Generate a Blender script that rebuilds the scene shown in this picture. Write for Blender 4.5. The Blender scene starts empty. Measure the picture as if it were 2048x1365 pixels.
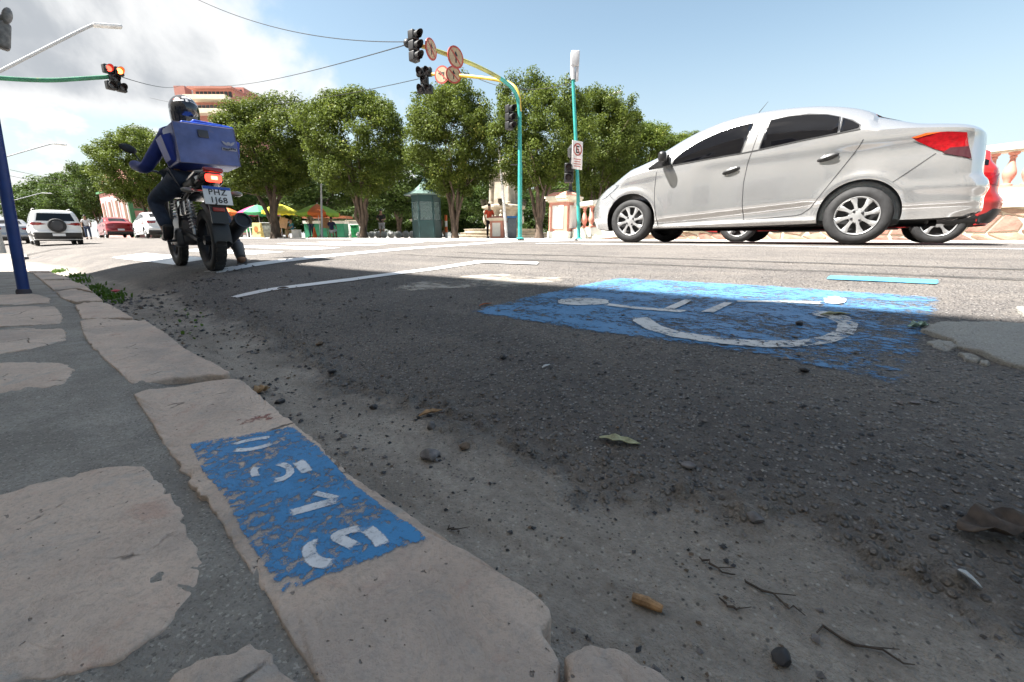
import bpy, bmesh, math, random
import numpy as np
from mathutils import Vector, Matrix
from mathutils.bvhtree import BVHTree
R_ = math.radians
PI = math.pi
random.seed(7)
rng = np.random.default_rng(11)
scene = bpy.context.scene
COL = scene.collection

# ------------------------------------------------------------------ camera
FPX, HORIZON, YAW, CAMZ = 860.0, 473.5, R_(52.0), 0.42
PITCH = math.atan((682.5 - HORIZON) / FPX)
cam_d = bpy.data.cameras.new('camera')
cam_d.sensor_width = 36.0
cam_d.lens = FPX / 2048 * 36.0
cam_d.clip_start = 0.02
cam_d.clip_end = 3000
cam = bpy.data.objects.new('camera', cam_d)
COL.objects.link(cam)
cam.location = (0, 0, CAMZ)
cam.rotation_euler = (PI / 2 - PITCH, 0, -YAW)
scene.camera = cam
CAM = np.array([0, 0, CAMZ])
C_R = np.array([math.cos(YAW), -math.sin(YAW), 0.0])
C_F = np.array([math.sin(YAW), math.cos(YAW), 0.0])
C_A = C_F * math.cos(PITCH) - np.array([0, 0, 1]) * math.sin(PITCH)
C_U = C_F * math.sin(PITCH) + np.array([0, 0, 1]) * math.cos(PITCH)


def ray(u, v):
    return C_A + C_R * (u - 1024) / FPX + C_U * (682.5 - v) / FPX


def at_z(u, v, z):          # photo point seen on a level plane
    d = ray(u, v)
    return CAM + d * ((z - CAM[2]) / d[2])


def at_d(u, v, hd):         # photo point at a distance ahead
    d = ray(u, v)
    return CAM + d * (hd / (d @ C_F))


def at_q(u, v, q):          # photo point on a wall parallel to the street
    d = ray(u, v)
    return CAM + d * (q / d[0])


# ------------------------------------------------------------------ sky, sun, exposure
SUN_EL = R_(57)
SUN_AZ = math.atan2(-0.77, 0.64)
world = bpy.data.worlds.new('World')
scene.world = world
world.use_nodes = True


class NG:
    """tiny node graph helper"""
    def __init__(s, nt):
        s.nt = nt
        nt.nodes.clear()

    def n(s, t, ins=None, **attr):
        nd = s.nt.nodes.new(t)
        for k, v in attr.items():
            setattr(nd, k, v)
        for k, v in (ins or {}).items():
            sk = nd.inputs[k]
            if isinstance(v, bpy.types.NodeSocket):
                s.nt.links.new(v, sk)
            elif isinstance(v, bpy.types.Node):
                s.nt.links.new(v.outputs[0], sk)
            else:
                if hasattr(sk.default_value, '__len__') and isinstance(v, (tuple, list)) and len(sk.default_value) == 4 and len(v) == 3:
                    v = (*v, 1)
                sk.default_value = v
        return nd

    def m(s, op, a, b=0.5, c=None, clamp=False):
        ins = {0: a, 1: b}
        if c is not None:
            ins[2] = c
        nd = s.n('ShaderNodeMath', ins, operation=op)
        nd.use_clamp = clamp
        return nd.outputs[0]

    def vm(s, op, a, b=(0, 0, 0)):
        nd = s.n('ShaderNodeVectorMath', {0: a, 1: b}, operation=op)
        return nd.outputs[1] if op in ('DOT_PRODUCT', 'LENGTH', 'DISTANCE') else nd.outputs[0]

    def sstep(s, x, lo, hi, a=0.0, b=1.0):
        nd = s.n('ShaderNodeMapRange', {0: x, 1: lo, 2: hi, 3: a, 4: b}, interpolation_type='SMOOTHSTEP')
        return nd.outputs[0]

    def mix(s, f, a, b, mode='MIX'):
        nd = s.n('ShaderNodeMix', data_type='RGBA', blend_type=mode)
        for k, v in ((0, f), (6, a), (7, b)):
            sk = nd.inputs[k]
            if isinstance(v, bpy.types.NodeSocket):
                s.nt.links.new(v, sk)
            else:
                sk.default_value = (*v, 1) if isinstance(v, (tuple, list)) and len(v) == 3 else v
        return nd.outputs[2]

    def noise(s, vec, scale, detail=4, rough=0.55, dist=0.0):
        return s.n('ShaderNodeTexNoise', {'Vector': vec, 'Scale': scale, 'Detail': detail, 'Roughness': rough, 'Distortion': dist}).outputs[0]


def build_world():
    g = NG(world.node_tree)
    sky = g.n('ShaderNodeTexSky', sky_type='NISHITA')
    sky.sun_disc = False
    sky.sun_elevation = SUN_EL
    sky.sun_rotation = SUN_AZ
    sky.air_density = 1.0
    sky.dust_density = 0.9
    sky.ozone_density = 1.2
    d = g.n('ShaderNodeTexCoord').outputs['Generated']
    sp = g.n('ShaderNodeSeparateXYZ', {0: d})
    z = g.m('MAXIMUM', sp.outputs[2], 0.0)
    den = g.m('ADD', z, 0.16)
    px = g.m('DIVIDE', sp.outputs[0], den)
    py = g.m('DIVIDE', sp.outputs[1], den)
    v = g.n('ShaderNodeCombineXYZ', {0: px, 1: py, 2: 0.0}).outputs[0]
    v = g.vm('ADD', v, (SKY_OFF[0], SKY_OFF[1], 0))
    dd = g.vm('ADD', d, (SKY_OFF[0], SKY_OFF[1], 0.0))
    n1 = g.noise(dd, 3.0, 9, 0.56, 0.35)
    n2 = g.noise(g.vm('ADD', dd, (3.1, 7.7, 0)), 4.5, 8, 0.55, 0.3)
    # the cloud bank stands over the street's far end, clear sky to the other side
    side = g.vm('DOT_PRODUCT', d, (-0.66, 0.75, 0.0))
    bank = g.m('MULTIPLY', g.sstep(side, 0.02, 0.62), g.sstep(z, 0.12, 0.23))
    low = g.sstep(z, 0.0, 0.40, 1.0, 0.0)
    cov = g.m('ADD', n1, g.m('MULTIPLY', bank, 0.42))
    # cumulus low over the horizon, heavier under the bank
    cl = g.n('ShaderNodeCombineXYZ', {0: sp.outputs[0], 1: sp.outputs[1], 2: g.m('MULTIPLY', sp.outputs[2], 1.7)}).outputs[0]
    n3 = g.noise(g.vm('ADD', cl, (CUM_OFF[0], CUM_OFF[1], CUM_OFF[2])), 4.2, 7, 0.55)
    lift = g.m('ADD', g.m('MULTIPLY', low, 0.16), g.m('MULTIPLY', g.sstep(side, 0.1, 0.8), g.m('MULTIPLY', low, 0.22)))
    cum = g.sstep(g.m('ADD', n3, lift), 0.70, 0.745)
    c1 = g.sstep(cov, 0.66, 0.80)
    cloud = g.m('MAXIMUM', c1, g.m('MULTIPLY', cum, 0.93), clamp=True)
    thick = g.m('MULTIPLY', g.sstep(g.m('ADD', g.m('MULTIPLY', bank, 0.42), g.m('MULTIPLY', n2, 0.9)), 0.66, 0.90), g.sstep(cov, 0.72, 0.92))
    lit = g.mix(thick, (2.15, 2.16, 2.16), (1.08, 1.15, 1.24))
    haze = g.mix(g.m('MULTIPLY', low, 0.75), g.vm('MULTIPLY', sky.outputs[0], (0.575, 0.54, 0.44)), (1.34, 1.48, 1.58))
    c = g.mix(cloud, haze, lit)
    bg = g.n('ShaderNodeBackground', {0: c, 1: SKY_STRENGTH})
    g.n('ShaderNodeOutputWorld', {0: bg})


SKY_OFF = (9.3, 2.7)
CUM_OFF = (0.0, 0.0, 0.0)
SKY_STRENGTH = 0.078
build_world()
sun_d = bpy.data.lights.new('sun', 'SUN')
sun_d.energy = 3.1
sun_d.angle = R_(0.53)
sun_d.color = (1.0, 0.965, 0.91)
sun = bpy.data.objects.new('sun', sun_d)
COL.objects.link(sun)
to_sun = Vector((math.sin(SUN_AZ) * math.cos(SUN_EL), math.cos(SUN_AZ) * math.cos(SUN_EL), math.sin(SUN_EL)))
sun.rotation_euler = (-to_sun).to_track_quat('-Z', 'Y').to_euler()
sun.location = (0, 0, 40)
vs = scene.view_settings
vs.view_transform = 'Standard'
vs.look = 'None'
vs.gamma = 1.0
vs.exposure = 2.7
vs.use_curve_mapping = False
scene.cycles.max_bounces = 8
scene.cycles.transparent_max_bounces = 16


# ------------------------------------------------------------------ mesh helpers
class MB:
    """collects shapes, then links them as one mesh object"""
    def __init__(s):
        s.v = []
        s.f = []
        s.mi = []
        s.cur = 0

    def add(s, vs_, fs):
        o = len(s.v)
        s.v += [tuple(map(float, p)) for p in vs_]
        s.f += [tuple(i + o for i in f) for f in fs]
        s.mi += [s.cur] * len(fs)
        return s

    def box(s, c, d, rz=0.0, mtx=None, taper=1.0):
        x, y, z = d[0] / 2, d[1] / 2, d[2] / 2
        P = [Vector((sx * x * (taper if sz > 0 else 1), sy * y * (taper if sz > 0 else 1), sz * z)) for sz in (-1, 1) for sy in (-1, 1) for sx in (-1, 1)]
        m = Matrix.Translation(Vector(c)) @ (mtx.to_4x4() if mtx else Matrix.Rotation(rz, 4, 'Z'))
        return s.add([m @ p for p in P], [(0, 2, 3, 1), (4, 5, 7, 6), (0, 1, 5, 4), (2, 6, 7, 3), (0, 4, 6, 2), (1, 3, 7, 5)])

    def rbox(s, c, d, r=0.02, rz=0.0, mtx=None, seg=3):
        """rounded box"""
        hx, hy, hz = d[0] / 2, d[1] / 2, d[2] / 2
        r = min(r, hx * .98, hy * .98, hz * .98)
        m = Matrix.Translation(Vector(c)) @ (mtx.to_4x4() if mtx else Matrix.Rotation(rz, 4, 'Z'))
        lat = [(-PI / 2 + PI / 2 * i / seg, -1) for i in range(seg + 1)] + [(PI / 2 * i / seg, 1) for i in range(seg + 1)]
        az = []
        for k, (sx, sy) in enumerate(((1, 1), (-1, 1), (-1, -1), (1, -1))):
            az += [(PI / 2 * k + PI / 2 * i / seg, sx, sy) for i in range(seg + 1)]
        vs_, fs = [], []
        for la, sz in lat:
            for a, sx, sy in az:
                vs_.append(m @ Vector((sx * (hx - r) + r * math.cos(la) * math.cos(a), sy * (hy - r) + r * math.cos(la) * math.sin(a), sz * (hz - r) + r * math.sin(la))))
        n = len(az)
        for i in range(len(lat) - 1):
            for j in range(n):
                fs.append((i * n + j, i * n + (j + 1) % n, (i + 1) * n + (j + 1) % n, (i + 1) * n + j))
        fs.append(tuple(range(n))[::-1])
        fs.append(tuple(range((len(lat) - 1) * n, len(lat) * n)))
        return s.add(vs_, fs)

    def tube(s, pts, rad, n=10, cap=True):
        pts = [Vector(p) for p in pts]
        if not hasattr(rad, '__len__'):
            rad = [rad] * len(pts)
        t0 = (pts[1] - pts[0]).normalized()
        ref = Vector((0, 0, 1)) if abs(t0.z) < 0.9 else Vector((1, 0, 0))
        nx = t0.cross(ref).normalized()
        vs_, fs = [], []
        for i, p in enumerate(pts):
            t = (pts[min(i + 1, len(pts) - 1)] - pts[max(i - 1, 0)]).normalized()
            nx = (nx - t * nx.dot(t)).normalized()
            b = t.cross(nx)
            for k in range(n):
                a = 2 * PI * k / n
                vs_.append(p + (nx * math.cos(a) + b * math.sin(a)) * rad[i])
        for i in range(len(pts) - 1):
            for k in range(n):
                fs.append((i * n + k, i * n + (k + 1) % n, (i + 1) * n + (k + 1) % n, (i + 1) * n + k))
        if cap:
            fs.append(tuple(range(n))[::-1])
            fs.append(tuple(range((len(pts) - 1) * n, len(pts) * n)))
        return s.add(vs_, fs)

    def lathe(s, prof, n=24, o=(0, 0, 0), mtx=None, cap=True):
        """profile of (radius, height) turned about z"""
        m = Matrix.Translation(Vector(o)) @ (mtx.to_4x4() if mtx else Matrix.Identity(4))
        vs_, fs = [], []
        for r, z in prof:
            for k in range(n):
                a = 2 * PI * k / n
                vs_.append(m @ Vector((r * math.cos(a), r * math.sin(a), z)))
        for i in range(len(prof) - 1):
            for k in range(n):
                fs.append((i * n + k, i * n + (k + 1) % n, (i + 1) * n + (k + 1) % n, (i + 1) * n + k))
        if cap:
            fs.append(tuple(range(n))[::-1])
            fs.append(tuple(range((len(prof) - 1) * n, len(prof) * n)))
        return s.add(vs_, fs)

    def prism(s, poly, h, mtx, both=True):
        """polygon in local xy extruded along local z by h"""
        n = len(poly)
        vs_ = [mtx @ Vector((x, y, 0)) for x, y in poly] + [mtx @ Vector((x, y, h)) for x, y in poly]
        fs = [tuple(range(n))[::-1], tuple(range(n, 2 * n))]
        fs += [(i, (i + 1) % n, n + (i + 1) % n, n + i) for i in range(n)]
        return s.add(vs_, fs)

    def ell(s, c, r, n=16, m_=10, mtx=None):
        m = Matrix.Translation(Vector(c)) @ (mtx.to_4x4() if mtx else Matrix.Identity(4))
        vs_, fs = [], []
        for i in range(m_ + 1):
            la = -PI / 2 + PI * i / m_
            la = max(-PI / 2 + 1e-3, min(PI / 2 - 1e-3, la))
            for k in range(n):
                a = 2 * PI * k / n
                vs_.append(m @ Vector((r[0] * math.cos(la) * math.cos(a), r[1] * math.cos(la) * math.sin(a), r[2] * math.sin(la))))
        for i in range(m_):
            for k in range(n):
                fs.append((i * n + k, i * n + (k + 1) % n, (i + 1) * n + (k + 1) % n, (i + 1) * n + k))
        return s.add(vs_, fs)

    def mesh(s, name, mats, smooth=True, angle=35):
        me = bpy.data.meshes.new(name)
        me.from_pydata(s.v, [], s.f)
        for m in (mats if isinstance(mats, (list, tuple)) else [mats]):
            me.materials.append(m)
        me.polygons.foreach_set('material_index', s.mi)
        if smooth:
            me.polygons.foreach_set('use_smooth', [True] * len(s.f))
            me.set_sharp_from_angle(angle=R_(angle))
        me.update()
        return me

    def build(s, name, mats, parent=None, smooth=True, angle=35, loc=None):
        return link(name, s.mesh(name, mats, smooth, angle), parent, loc)


def link(name, me, parent=None, loc=None):
    o = bpy.data.objects.new(name, me)
    COL.objects.link(o)
    if parent:
        o.parent = parent
    if loc is not None:
        o.location = loc
    return o


def tag(o, label, cat, group=None, kind=None):
    if label:
        o['label'] = label
    if cat:
        o['category'] = cat
    if group:
        o['group'] = group
    if kind:
        o['kind'] = kind
    return o


def structure(o, label=None):
    o['kind'] = 'structure'
    if label:
        o['label'] = label
    return o


def thing(name, label, cat, loc=(0, 0, 0), rz=0.0, group=None):
    o = bpy.data.objects.new(name, None)
    o.empty_display_size = 0.1
    COL.objects.link(o)
    o.location = [float(x) for x in loc]
    o.rotation_euler = (0, 0, rz)
    return tag(o, label, cat, group)


def copy_tree(o, parent=None):
    c = o.copy()
    COL.objects.link(c)
    c.parent = parent
    for ch in o.children:
        copy_tree(ch, c)
    return c


def rot_to(v):
    """rotation that takes local z to v"""
    return Vector(v).normalized().to_track_quat('Z', 'Y').to_matrix()


def frame(x, y, z=None):
    """matrix with local x,y along given directions"""
    x = Vector(x).normalized()
    y = Vector(y)
    y = (y - x * y.dot(x)).normalized()
    return Matrix((x, y, x.cross(y))).transposed()


def text_mesh(name, cu, m):
    tmp = bpy.data.objects.new(name, cu)
    COL.objects.link(tmp)
    dg = bpy.context.evaluated_depsgraph_get()
    me = bpy.data.meshes.new_from_object(tmp.evaluated_get(dg))
    bpy.data.objects.remove(tmp)
    me.materials.clear()
    me.materials.append(m)
    return link(name, me)


# ------------------------------------------------------------------ numpy noise
def _hash(ix, iy, seed):
    h = (ix.astype(np.int64) * 374761393 + iy.astype(np.int64) * 668265263 + seed * 974634777) & 0xFFFFFFFF
    h = ((h ^ (h >> 13)) * 1274126177) & 0xFFFFFFFF
    return ((h ^ (h >> 16)) & 0xFFFF) / 65535.0


def vnoise(x, y, seed=0):
    x = np.asarray(x, float)
    y = np.asarray(y, float)
    ix, iy = np.floor(x), np.floor(y)
    fx, fy = x - ix, y - iy
    fx = fx * fx * (3 - 2 * fx)
    fy = fy * fy * (3 - 2 * fy)
    a, b = _hash(ix, iy, seed), _hash(ix + 1, iy, seed)
    c, d = _hash(ix, iy + 1, seed), _hash(ix + 1, iy + 1, seed)
    return (a * (1 - fx) + b * fx) * (1 - fy) + (c * (1 - fx) + d * fx) * fy - 0.5


def fbm(x, y, seed=0, oct_=4, gain=0.5):
    r, a = 0, 1.0
    for i in range(oct_):
        r = r + a * vnoise(np.asarray(x) * 2 ** i, np.asarray(y) * 2 ** i, seed + i * 17)
        a *= gain
    return r


def worley(x, y, seed=0):
    """distance to the nearest feature point and that cell's random number"""
    ix, iy = np.floor(x), np.floor(y)
    best = np.full(np.shape(x), 9.0)
    val = np.zeros(np.shape(x))
    for dx in (-1, 0, 1):
        for dy in (-1, 0, 1):
            cx, cy = ix + dx, iy + dy
            px = cx + _hash(cx, cy, seed)
            py = cy + _hash(cx, cy, seed + 5)
            d = np.hypot(px - x, py - y)
            m = d < best
            best = np.where(m, d, best)
            val = np.where(m, _hash(cx, cy, seed + 9), val)
    return best, val


def sm(x, a, b):
    t = np.clip((np.asarray(x, float) - a) / (b - a), 0, 1)
    return t * t * (3 - 2 * t)
# ------------------------------------------------------------------ materials
MATS = {}


def mat(name, col, rough=0.6, metal=0.0, var=0.14, vs=5.0, bump=0.0, bs=40.0, coat=0.0, spec=0.5, emit=None, es=0.0, dirt=None, dirt_amt=0.0, stretch=None):
    if name in MATS:
        return MATS[name]
    m = bpy.data.materials.new(name)
    m.use_nodes = True
    g = NG(m.node_tree)
    v = g.n('ShaderNodeTexCoord').outputs['Object']
    if stretch:
        v = g.vm('MULTIPLY', v, stretch)
    n1 = g.noise(v, vs, 5, 0.6)
    lo = tuple(max(0, c * (1 - var * 1.6)) for c in col)
    hi = tuple(min(1, c * (1 + var * 1.6)) for c in col)
    c = g.mix(g.sstep(n1, 0.25, 0.75), lo, hi)
    if dirt:
        n2 = g.noise(g.vm('ADD', v, (5.2, 1.3, 8.8)), vs * 1.7, 7, 0.68)
        c = g.mix(g.sstep(n2, 0.72 - dirt_amt * 0.4, 0.80 - dirt_amt * 0.22), c, dirt)
    ins = {'Base Color': c, 'Roughness': g.m('ADD', rough - 0.06, g.m('MULTIPLY', n1, 0.12)), 'Metallic': metal, 'Coat Weight': coat, 'Specular IOR Level': spec, 'Coat Roughness': 0.06}
    if emit:
        ins['Emission Color'] = emit
        ins['Emission Strength'] = es
    if bump:
        nb = g.noise(v, bs, 5, 0.65)
        ins['Normal'] = g.n('ShaderNodeBump', {'Strength': min(1, bump * 40), 'Distance': bump, 'Height': nb})
    b = g.n('ShaderNodeBsdfPrincipled', ins)
    g.n('ShaderNodeOutputMaterial', {0: b})
    MATS[name] = m
    return m


def glass_mat(name, col=(0.02, 0.025, 0.03), rough=0.04):
    if name in MATS:
        return MATS[name]
    m = bpy.data.materials.new(name)
    m.use_nodes = True
    g = NG(m.node_tree)
    v = g.n('ShaderNodeTexCoord').outputs['Object']
    n1 = g.noise(v, 3.0, 3)
    b = g.n('ShaderNodeBsdfPrincipled', {'Base Color': col, 'Roughness': g.m('MULTIPLY', n1, rough * 2), 'IOR': 1.5, 'Specular IOR Level': 0.5})
    g.n('ShaderNodeOutputMaterial', {0: b})
    MATS[name] = m
    return m


def clear_glass(name, tint=(0.75, 0.85, 0.82), opac=0.35):
    m = bpy.data.materials.new(name)
    m.use_nodes = True
    g = NG(m.node_tree)
    v = g.n('ShaderNodeTexCoord').outputs['Object']
    n1 = g.noise(v, 2.0, 5)
    t = g.n('ShaderNodeBsdfTransparent', {0: tint})
    b = g.n('ShaderNodeBsdfPrincipled', {'Base Color': (0.25, 0.32, 0.33), 'Roughness': 0.12})
    f = g.m('ADD', opac - 0.15, g.m('MULTIPLY', n1, 0.3))
    s = g.n('ShaderNodeMixShader', {0: f, 1: t, 2: b})
    g.n('ShaderNodeOutputMaterial', {0: s})
    return m


def road_mat():
    m = bpy.data.materials.new('asphalt_and_silt')
    m.use_nodes = True
    g = NG(m.node_tree)
    v = g.n('ShaderNodeTexCoord').outputs['Object']
    sand = g.n('ShaderNodeAttribute', attribute_name='sand').outputs['Fac']
    # asphalt: binder, dust film, light and dark aggregate
    big = g.noise(g.vm('MULTIPLY', v, (1.6, 0.7, 1.0)), 1.5, 8, 0.66, 0.5)
    mid = g.noise(v, 22, 5, 0.65)
    fine = g.noise(v, 210, 3, 0.6)
    vor = g.n('ShaderNodeTexVoronoi', {'Vector': v, 'Scale': 66.0, 'Randomness': 1.0})
    vor2 = g.n('ShaderNodeTexVoronoi', {'Vector': v, 'Scale': 150.0, 'Randomness': 1.0})
    cr = g.n('ShaderNodeSeparateColor', {0: vor.outputs['Color']})
    cr2 = g.n('ShaderNodeSeparateColor', {0: vor2.outputs['Color']})
    a = g.mix(g.sstep(big, 0.36, 0.66), (0.125, 0.113, 0.106), (0.265, 0.237, 0.210))
    a = g.mix(g.m('MULTIPLY', g.sstep(mid, 0.35, 0.75), 0.6), a, (0.195, 0.178, 0.163))
    core = g.sstep(vor.outputs['Distance'], 0.20, 0.46, 1.0, 0.0)
    core2 = g.sstep(vor2.outputs['Distance'], 0.20, 0.50, 1.0, 0.0)
    a = g.mix(g.m('MULTIPLY', g.sstep(vor.outputs['Distance'], 0.36, 0.64), 0.6), a, (0.072, 0.066, 0.064))
    a = g.mix(g.m('MULTIPLY', core, g.sstep(cr.outputs[0], 0.45, 0.85)), a, (0.30, 0.28, 0.265))
    a = g.mix(g.m('MULTIPLY', core, g.sstep(cr.outputs[1], 0.72, 0.92)), a, (0.035, 0.035, 0.042))
    a = g.mix(g.m('MULTIPLY', core2, g.sstep(cr2.outputs[0], 0.70, 0.95)), a, (0.40, 0.375, 0.35))
    a = g.mix(g.m('MULTIPLY', core2, g.sstep(cr2.outputs[1], 0.74, 0.95)), a, (0.03, 0.029, 0.03))
    # silt in the gutter
    st = g.vm('MULTIPLY', v, (1.0, 0.30, 1.0))
    s1 = g.noise(st, 6.5, 8, 0.68, 0.6)
    s2 = g.noise(v, 75, 5, 0.7)
    s = g.mix(g.sstep(s1, 0.28, 0.72), (0.225, 0.195, 0.165), (0.46, 0.405, 0.345))
    s = g.mix(g.m('MULTIPLY', g.sstep(s2, 0.30, 0.74), 0.55), s, (0.19, 0.167, 0.143))
    s = g.mix(g.m('MULTIPLY', g.m('MULTIPLY', core2, g.sstep(cr2.outputs[1], 0.90, 0.95)), 0.7), s, (0.50, 0.46, 0.40))
    s = g.mix(g.m('MULTIPLY', g.m('MULTIPLY', core2, g.sstep(cr2.outputs[2], 0.86, 0.93)), 0.75), s, (0.06, 0.055, 0.05))
    nz = g.m('ADD', g.m('MULTIPLY', mid, 0.8), g.m('MULTIPLY', g.noise(v, 7, 6, 0.65), 0.9))
    f = g.sstep(g.m('ADD', sand, g.m('SUBTRACT', nz, 0.85)), 0.26, 0.84)
    film = g.m('MULTIPLY', g.sstep(g.m('ADD', sand, g.m('SUBTRACT', nz, 0.85)), -0.22, 0.40), 0.55)
    c = g.mix(film, a, (0.20, 0.175, 0.150))
    c = g.mix(f, c, s)
    hb = g.m('ADD', g.m('MULTIPLY', g.m('MULTIPLY', core, g.m('SUBTRACT', 1.0, f)), 1.0), g.m('MULTIPLY', g.m('ADD', fine, mid), 0.7))
    bmp = g.n('ShaderNodeBump', {'Strength': 1.0, 'Distance': 0.011, 'Height': hb})
    b = g.n('ShaderNodeBsdfPrincipled', {'Base Color': c, 'Roughness': g.mix(f, (0.80,) * 3, (0.92,) * 3), 'Normal': bmp, 'Specular IOR Level': 0.35})
    g.n('ShaderNodeOutputMaterial', {0: b})
    return m


def concrete_mat(name, c1, c2, c3, scale=3.0, bump=0.003):
    m = bpy.data.materials.new(name)
    m.use_nodes = True
    g = NG(m.node_tree)
    v = g.n('ShaderNodeTexCoord').outputs['Object']
    n1 = g.noise(v, scale, 7, 0.62)
    n2 = g.noise(v, scale * 26, 5, 0.7)
    vor = g.n('ShaderNodeTexVoronoi', {'Vector': v, 'Scale': 330.0})
    cr = g.n('ShaderNodeSeparateColor', {0: vor.outputs['Color']})
    c = g.mix(g.sstep(n1, 0.3, 0.7), c1, c2)
    c = g.mix(g.m('MULTIPLY', g.sstep(n2, 0.38, 0.72), 0.55), c, c3)
    c = g.mix(g.m('MULTIPLY', g.sstep(cr.outputs[0], 0.90, 0.98), 0.35), c, tuple(min(1, x * 1.7) for x in c2))
    c = g.mix(g.m('MULTIPLY', g.sstep(cr.outputs[1], 0.88, 0.97), 0.55), c, tuple(x * 0.4 for x in c1))
    h = g.m('ADD', g.m('MULTIPLY', n2, 1.0), g.m('MULTIPLY', g.noise(v, 240, 3), 0.5))
    b = g.n('ShaderNodeBsdfPrincipled', {'Base Color': c, 'Roughness': 0.88, 'Normal': g.n('ShaderNodeBump', {'Strength': 0.9, 'Distance': bump, 'Height': h}), 'Specular IOR Level': 0.3})
    g.n('ShaderNodeOutputMaterial', {0: b})
    return m


def stone_mat():
    """pinkish limestone slabs: clouds of pink and buff, pits, chisel marks, cracks, grime"""
    m = bpy.data.materials.new('pink_limestone')
    m.use_nodes = True
    g = NG(m.node_tree)
    v = g.n('ShaderNodeTexCoord').outputs['Object']
    n1 = g.noise(v, 3.2, 7, 0.62, 0.8)
    n2 = g.noise(g.vm('ADD', v, (4, 9, 2)), 9.0, 8, 0.70, 1.2)
    n3 = g.noise(v, 120.0, 4, 0.7)
    n5 = g.noise(g.vm('ADD', v, (1, 3, 7)), 34.0, 6, 0.7, 0.5)
    rot = g.n('ShaderNodeMapping', {'Vector': v, 'Rotation': (0, 0, 0.9), 'Scale': (2.6, 9.0, 1.0)}).outputs[0]
    scr = g.noise(rot, 2.4, 7, 0.72, 0.9)
    pit = g.noise(g.vm('MULTIPLY', v, (1.0, 0.7, 1.0)), 115.0, 2, 0.5, 0.0)
    vor = g.n('ShaderNodeTexVoronoi', {'Vector': g.vm('ADD', v, g.vm('MULTIPLY', g.n('ShaderNodeTexNoise', {'Vector': v, 'Scale': 7.0, 'Detail': 5.0}).outputs['Color'], (0.16, 0.16, 0.0))), 'Scale': 3.4}, feature='DISTANCE_TO_EDGE')
    crack = g.m('MULTIPLY', g.sstep(vor.outputs['Distance'], 0.0, 0.012, 1.0, 0.0), g.sstep(n1, 0.50, 0.58))
    c = g.mix(g.sstep(n1, 0.32, 0.68), (0.56, 0.43, 0.345), (0.66, 0.52, 0.42))
    c = g.mix(g.m('MULTIPLY', g.sstep(n2, 0.54, 0.70), 0.65), c, (0.54, 0.34, 0.26))
    c = g.mix(g.m('MULTIPLY', g.sstep(n2, 0.46, 0.30), 0.65), c, (0.40, 0.385, 0.36))
    c = g.mix(g.m('MULTIPLY', g.sstep(n5, 0.52, 0.74), 0.42), c, (0.31, 0.265, 0.23))
    c = g.mix(g.m('MULTIPLY', g.sstep(n3, 0.45, 0.70), 0.40), c, (0.29, 0.25, 0.215))
    c = g.mix(g.m('MULTIPLY', g.sstep(scr, 0.66, 0.76), 0.30), c, (0.24, 0.21, 0.185))
    st0 = g.noise(g.vm('ADD', v, (7, 2, 5)), 1.7, 6, 0.65, 0.7)
    c = g.mix(g.m('MULTIPLY', g.sstep(st0, 0.48, 0.66), 0.45), c, (0.27, 0.245, 0.225))
    c = g.mix(g.m('MULTIPLY', g.sstep(st0, 0.44, 0.30), 0.35), c, (0.56, 0.47, 0.39))
    pm = g.sstep(pit, 0.70, 0.75)
    c = g.mix(g.m('MULTIPLY', pm, 0.6), c, (0.10, 0.092, 0.088))
    c = g.mix(g.m('MULTIPLY', crack, 0.85), c, (0.06, 0.052, 0.045))
    h = g.m('ADD', g.m('MULTIPLY', n3, 0.22), g.m('ADD', g.m('MULTIPLY', n2, 0.9), g.m('MULTIPLY', n5, 0.5)))
    h = g.m('SUBTRACT', h, g.m('ADD', g.m('MULTIPLY', pm, 0.55), g.m('ADD', g.m('MULTIPLY', g.sstep(scr, 0.62, 0.78), 0.16), g.m('MULTIPLY', crack, 0.7))))
    b = g.n('ShaderNodeBsdfPrincipled', {'Base Color': c, 'Roughness': 0.74, 'Normal': g.n('ShaderNodeBump', {'Strength': 1.0, 'Distance': 0.010, 'Height': h}), 'Specular IOR Level': 0.35})
    g.n('ShaderNodeOutputMaterial', {0: b})
    return m


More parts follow.
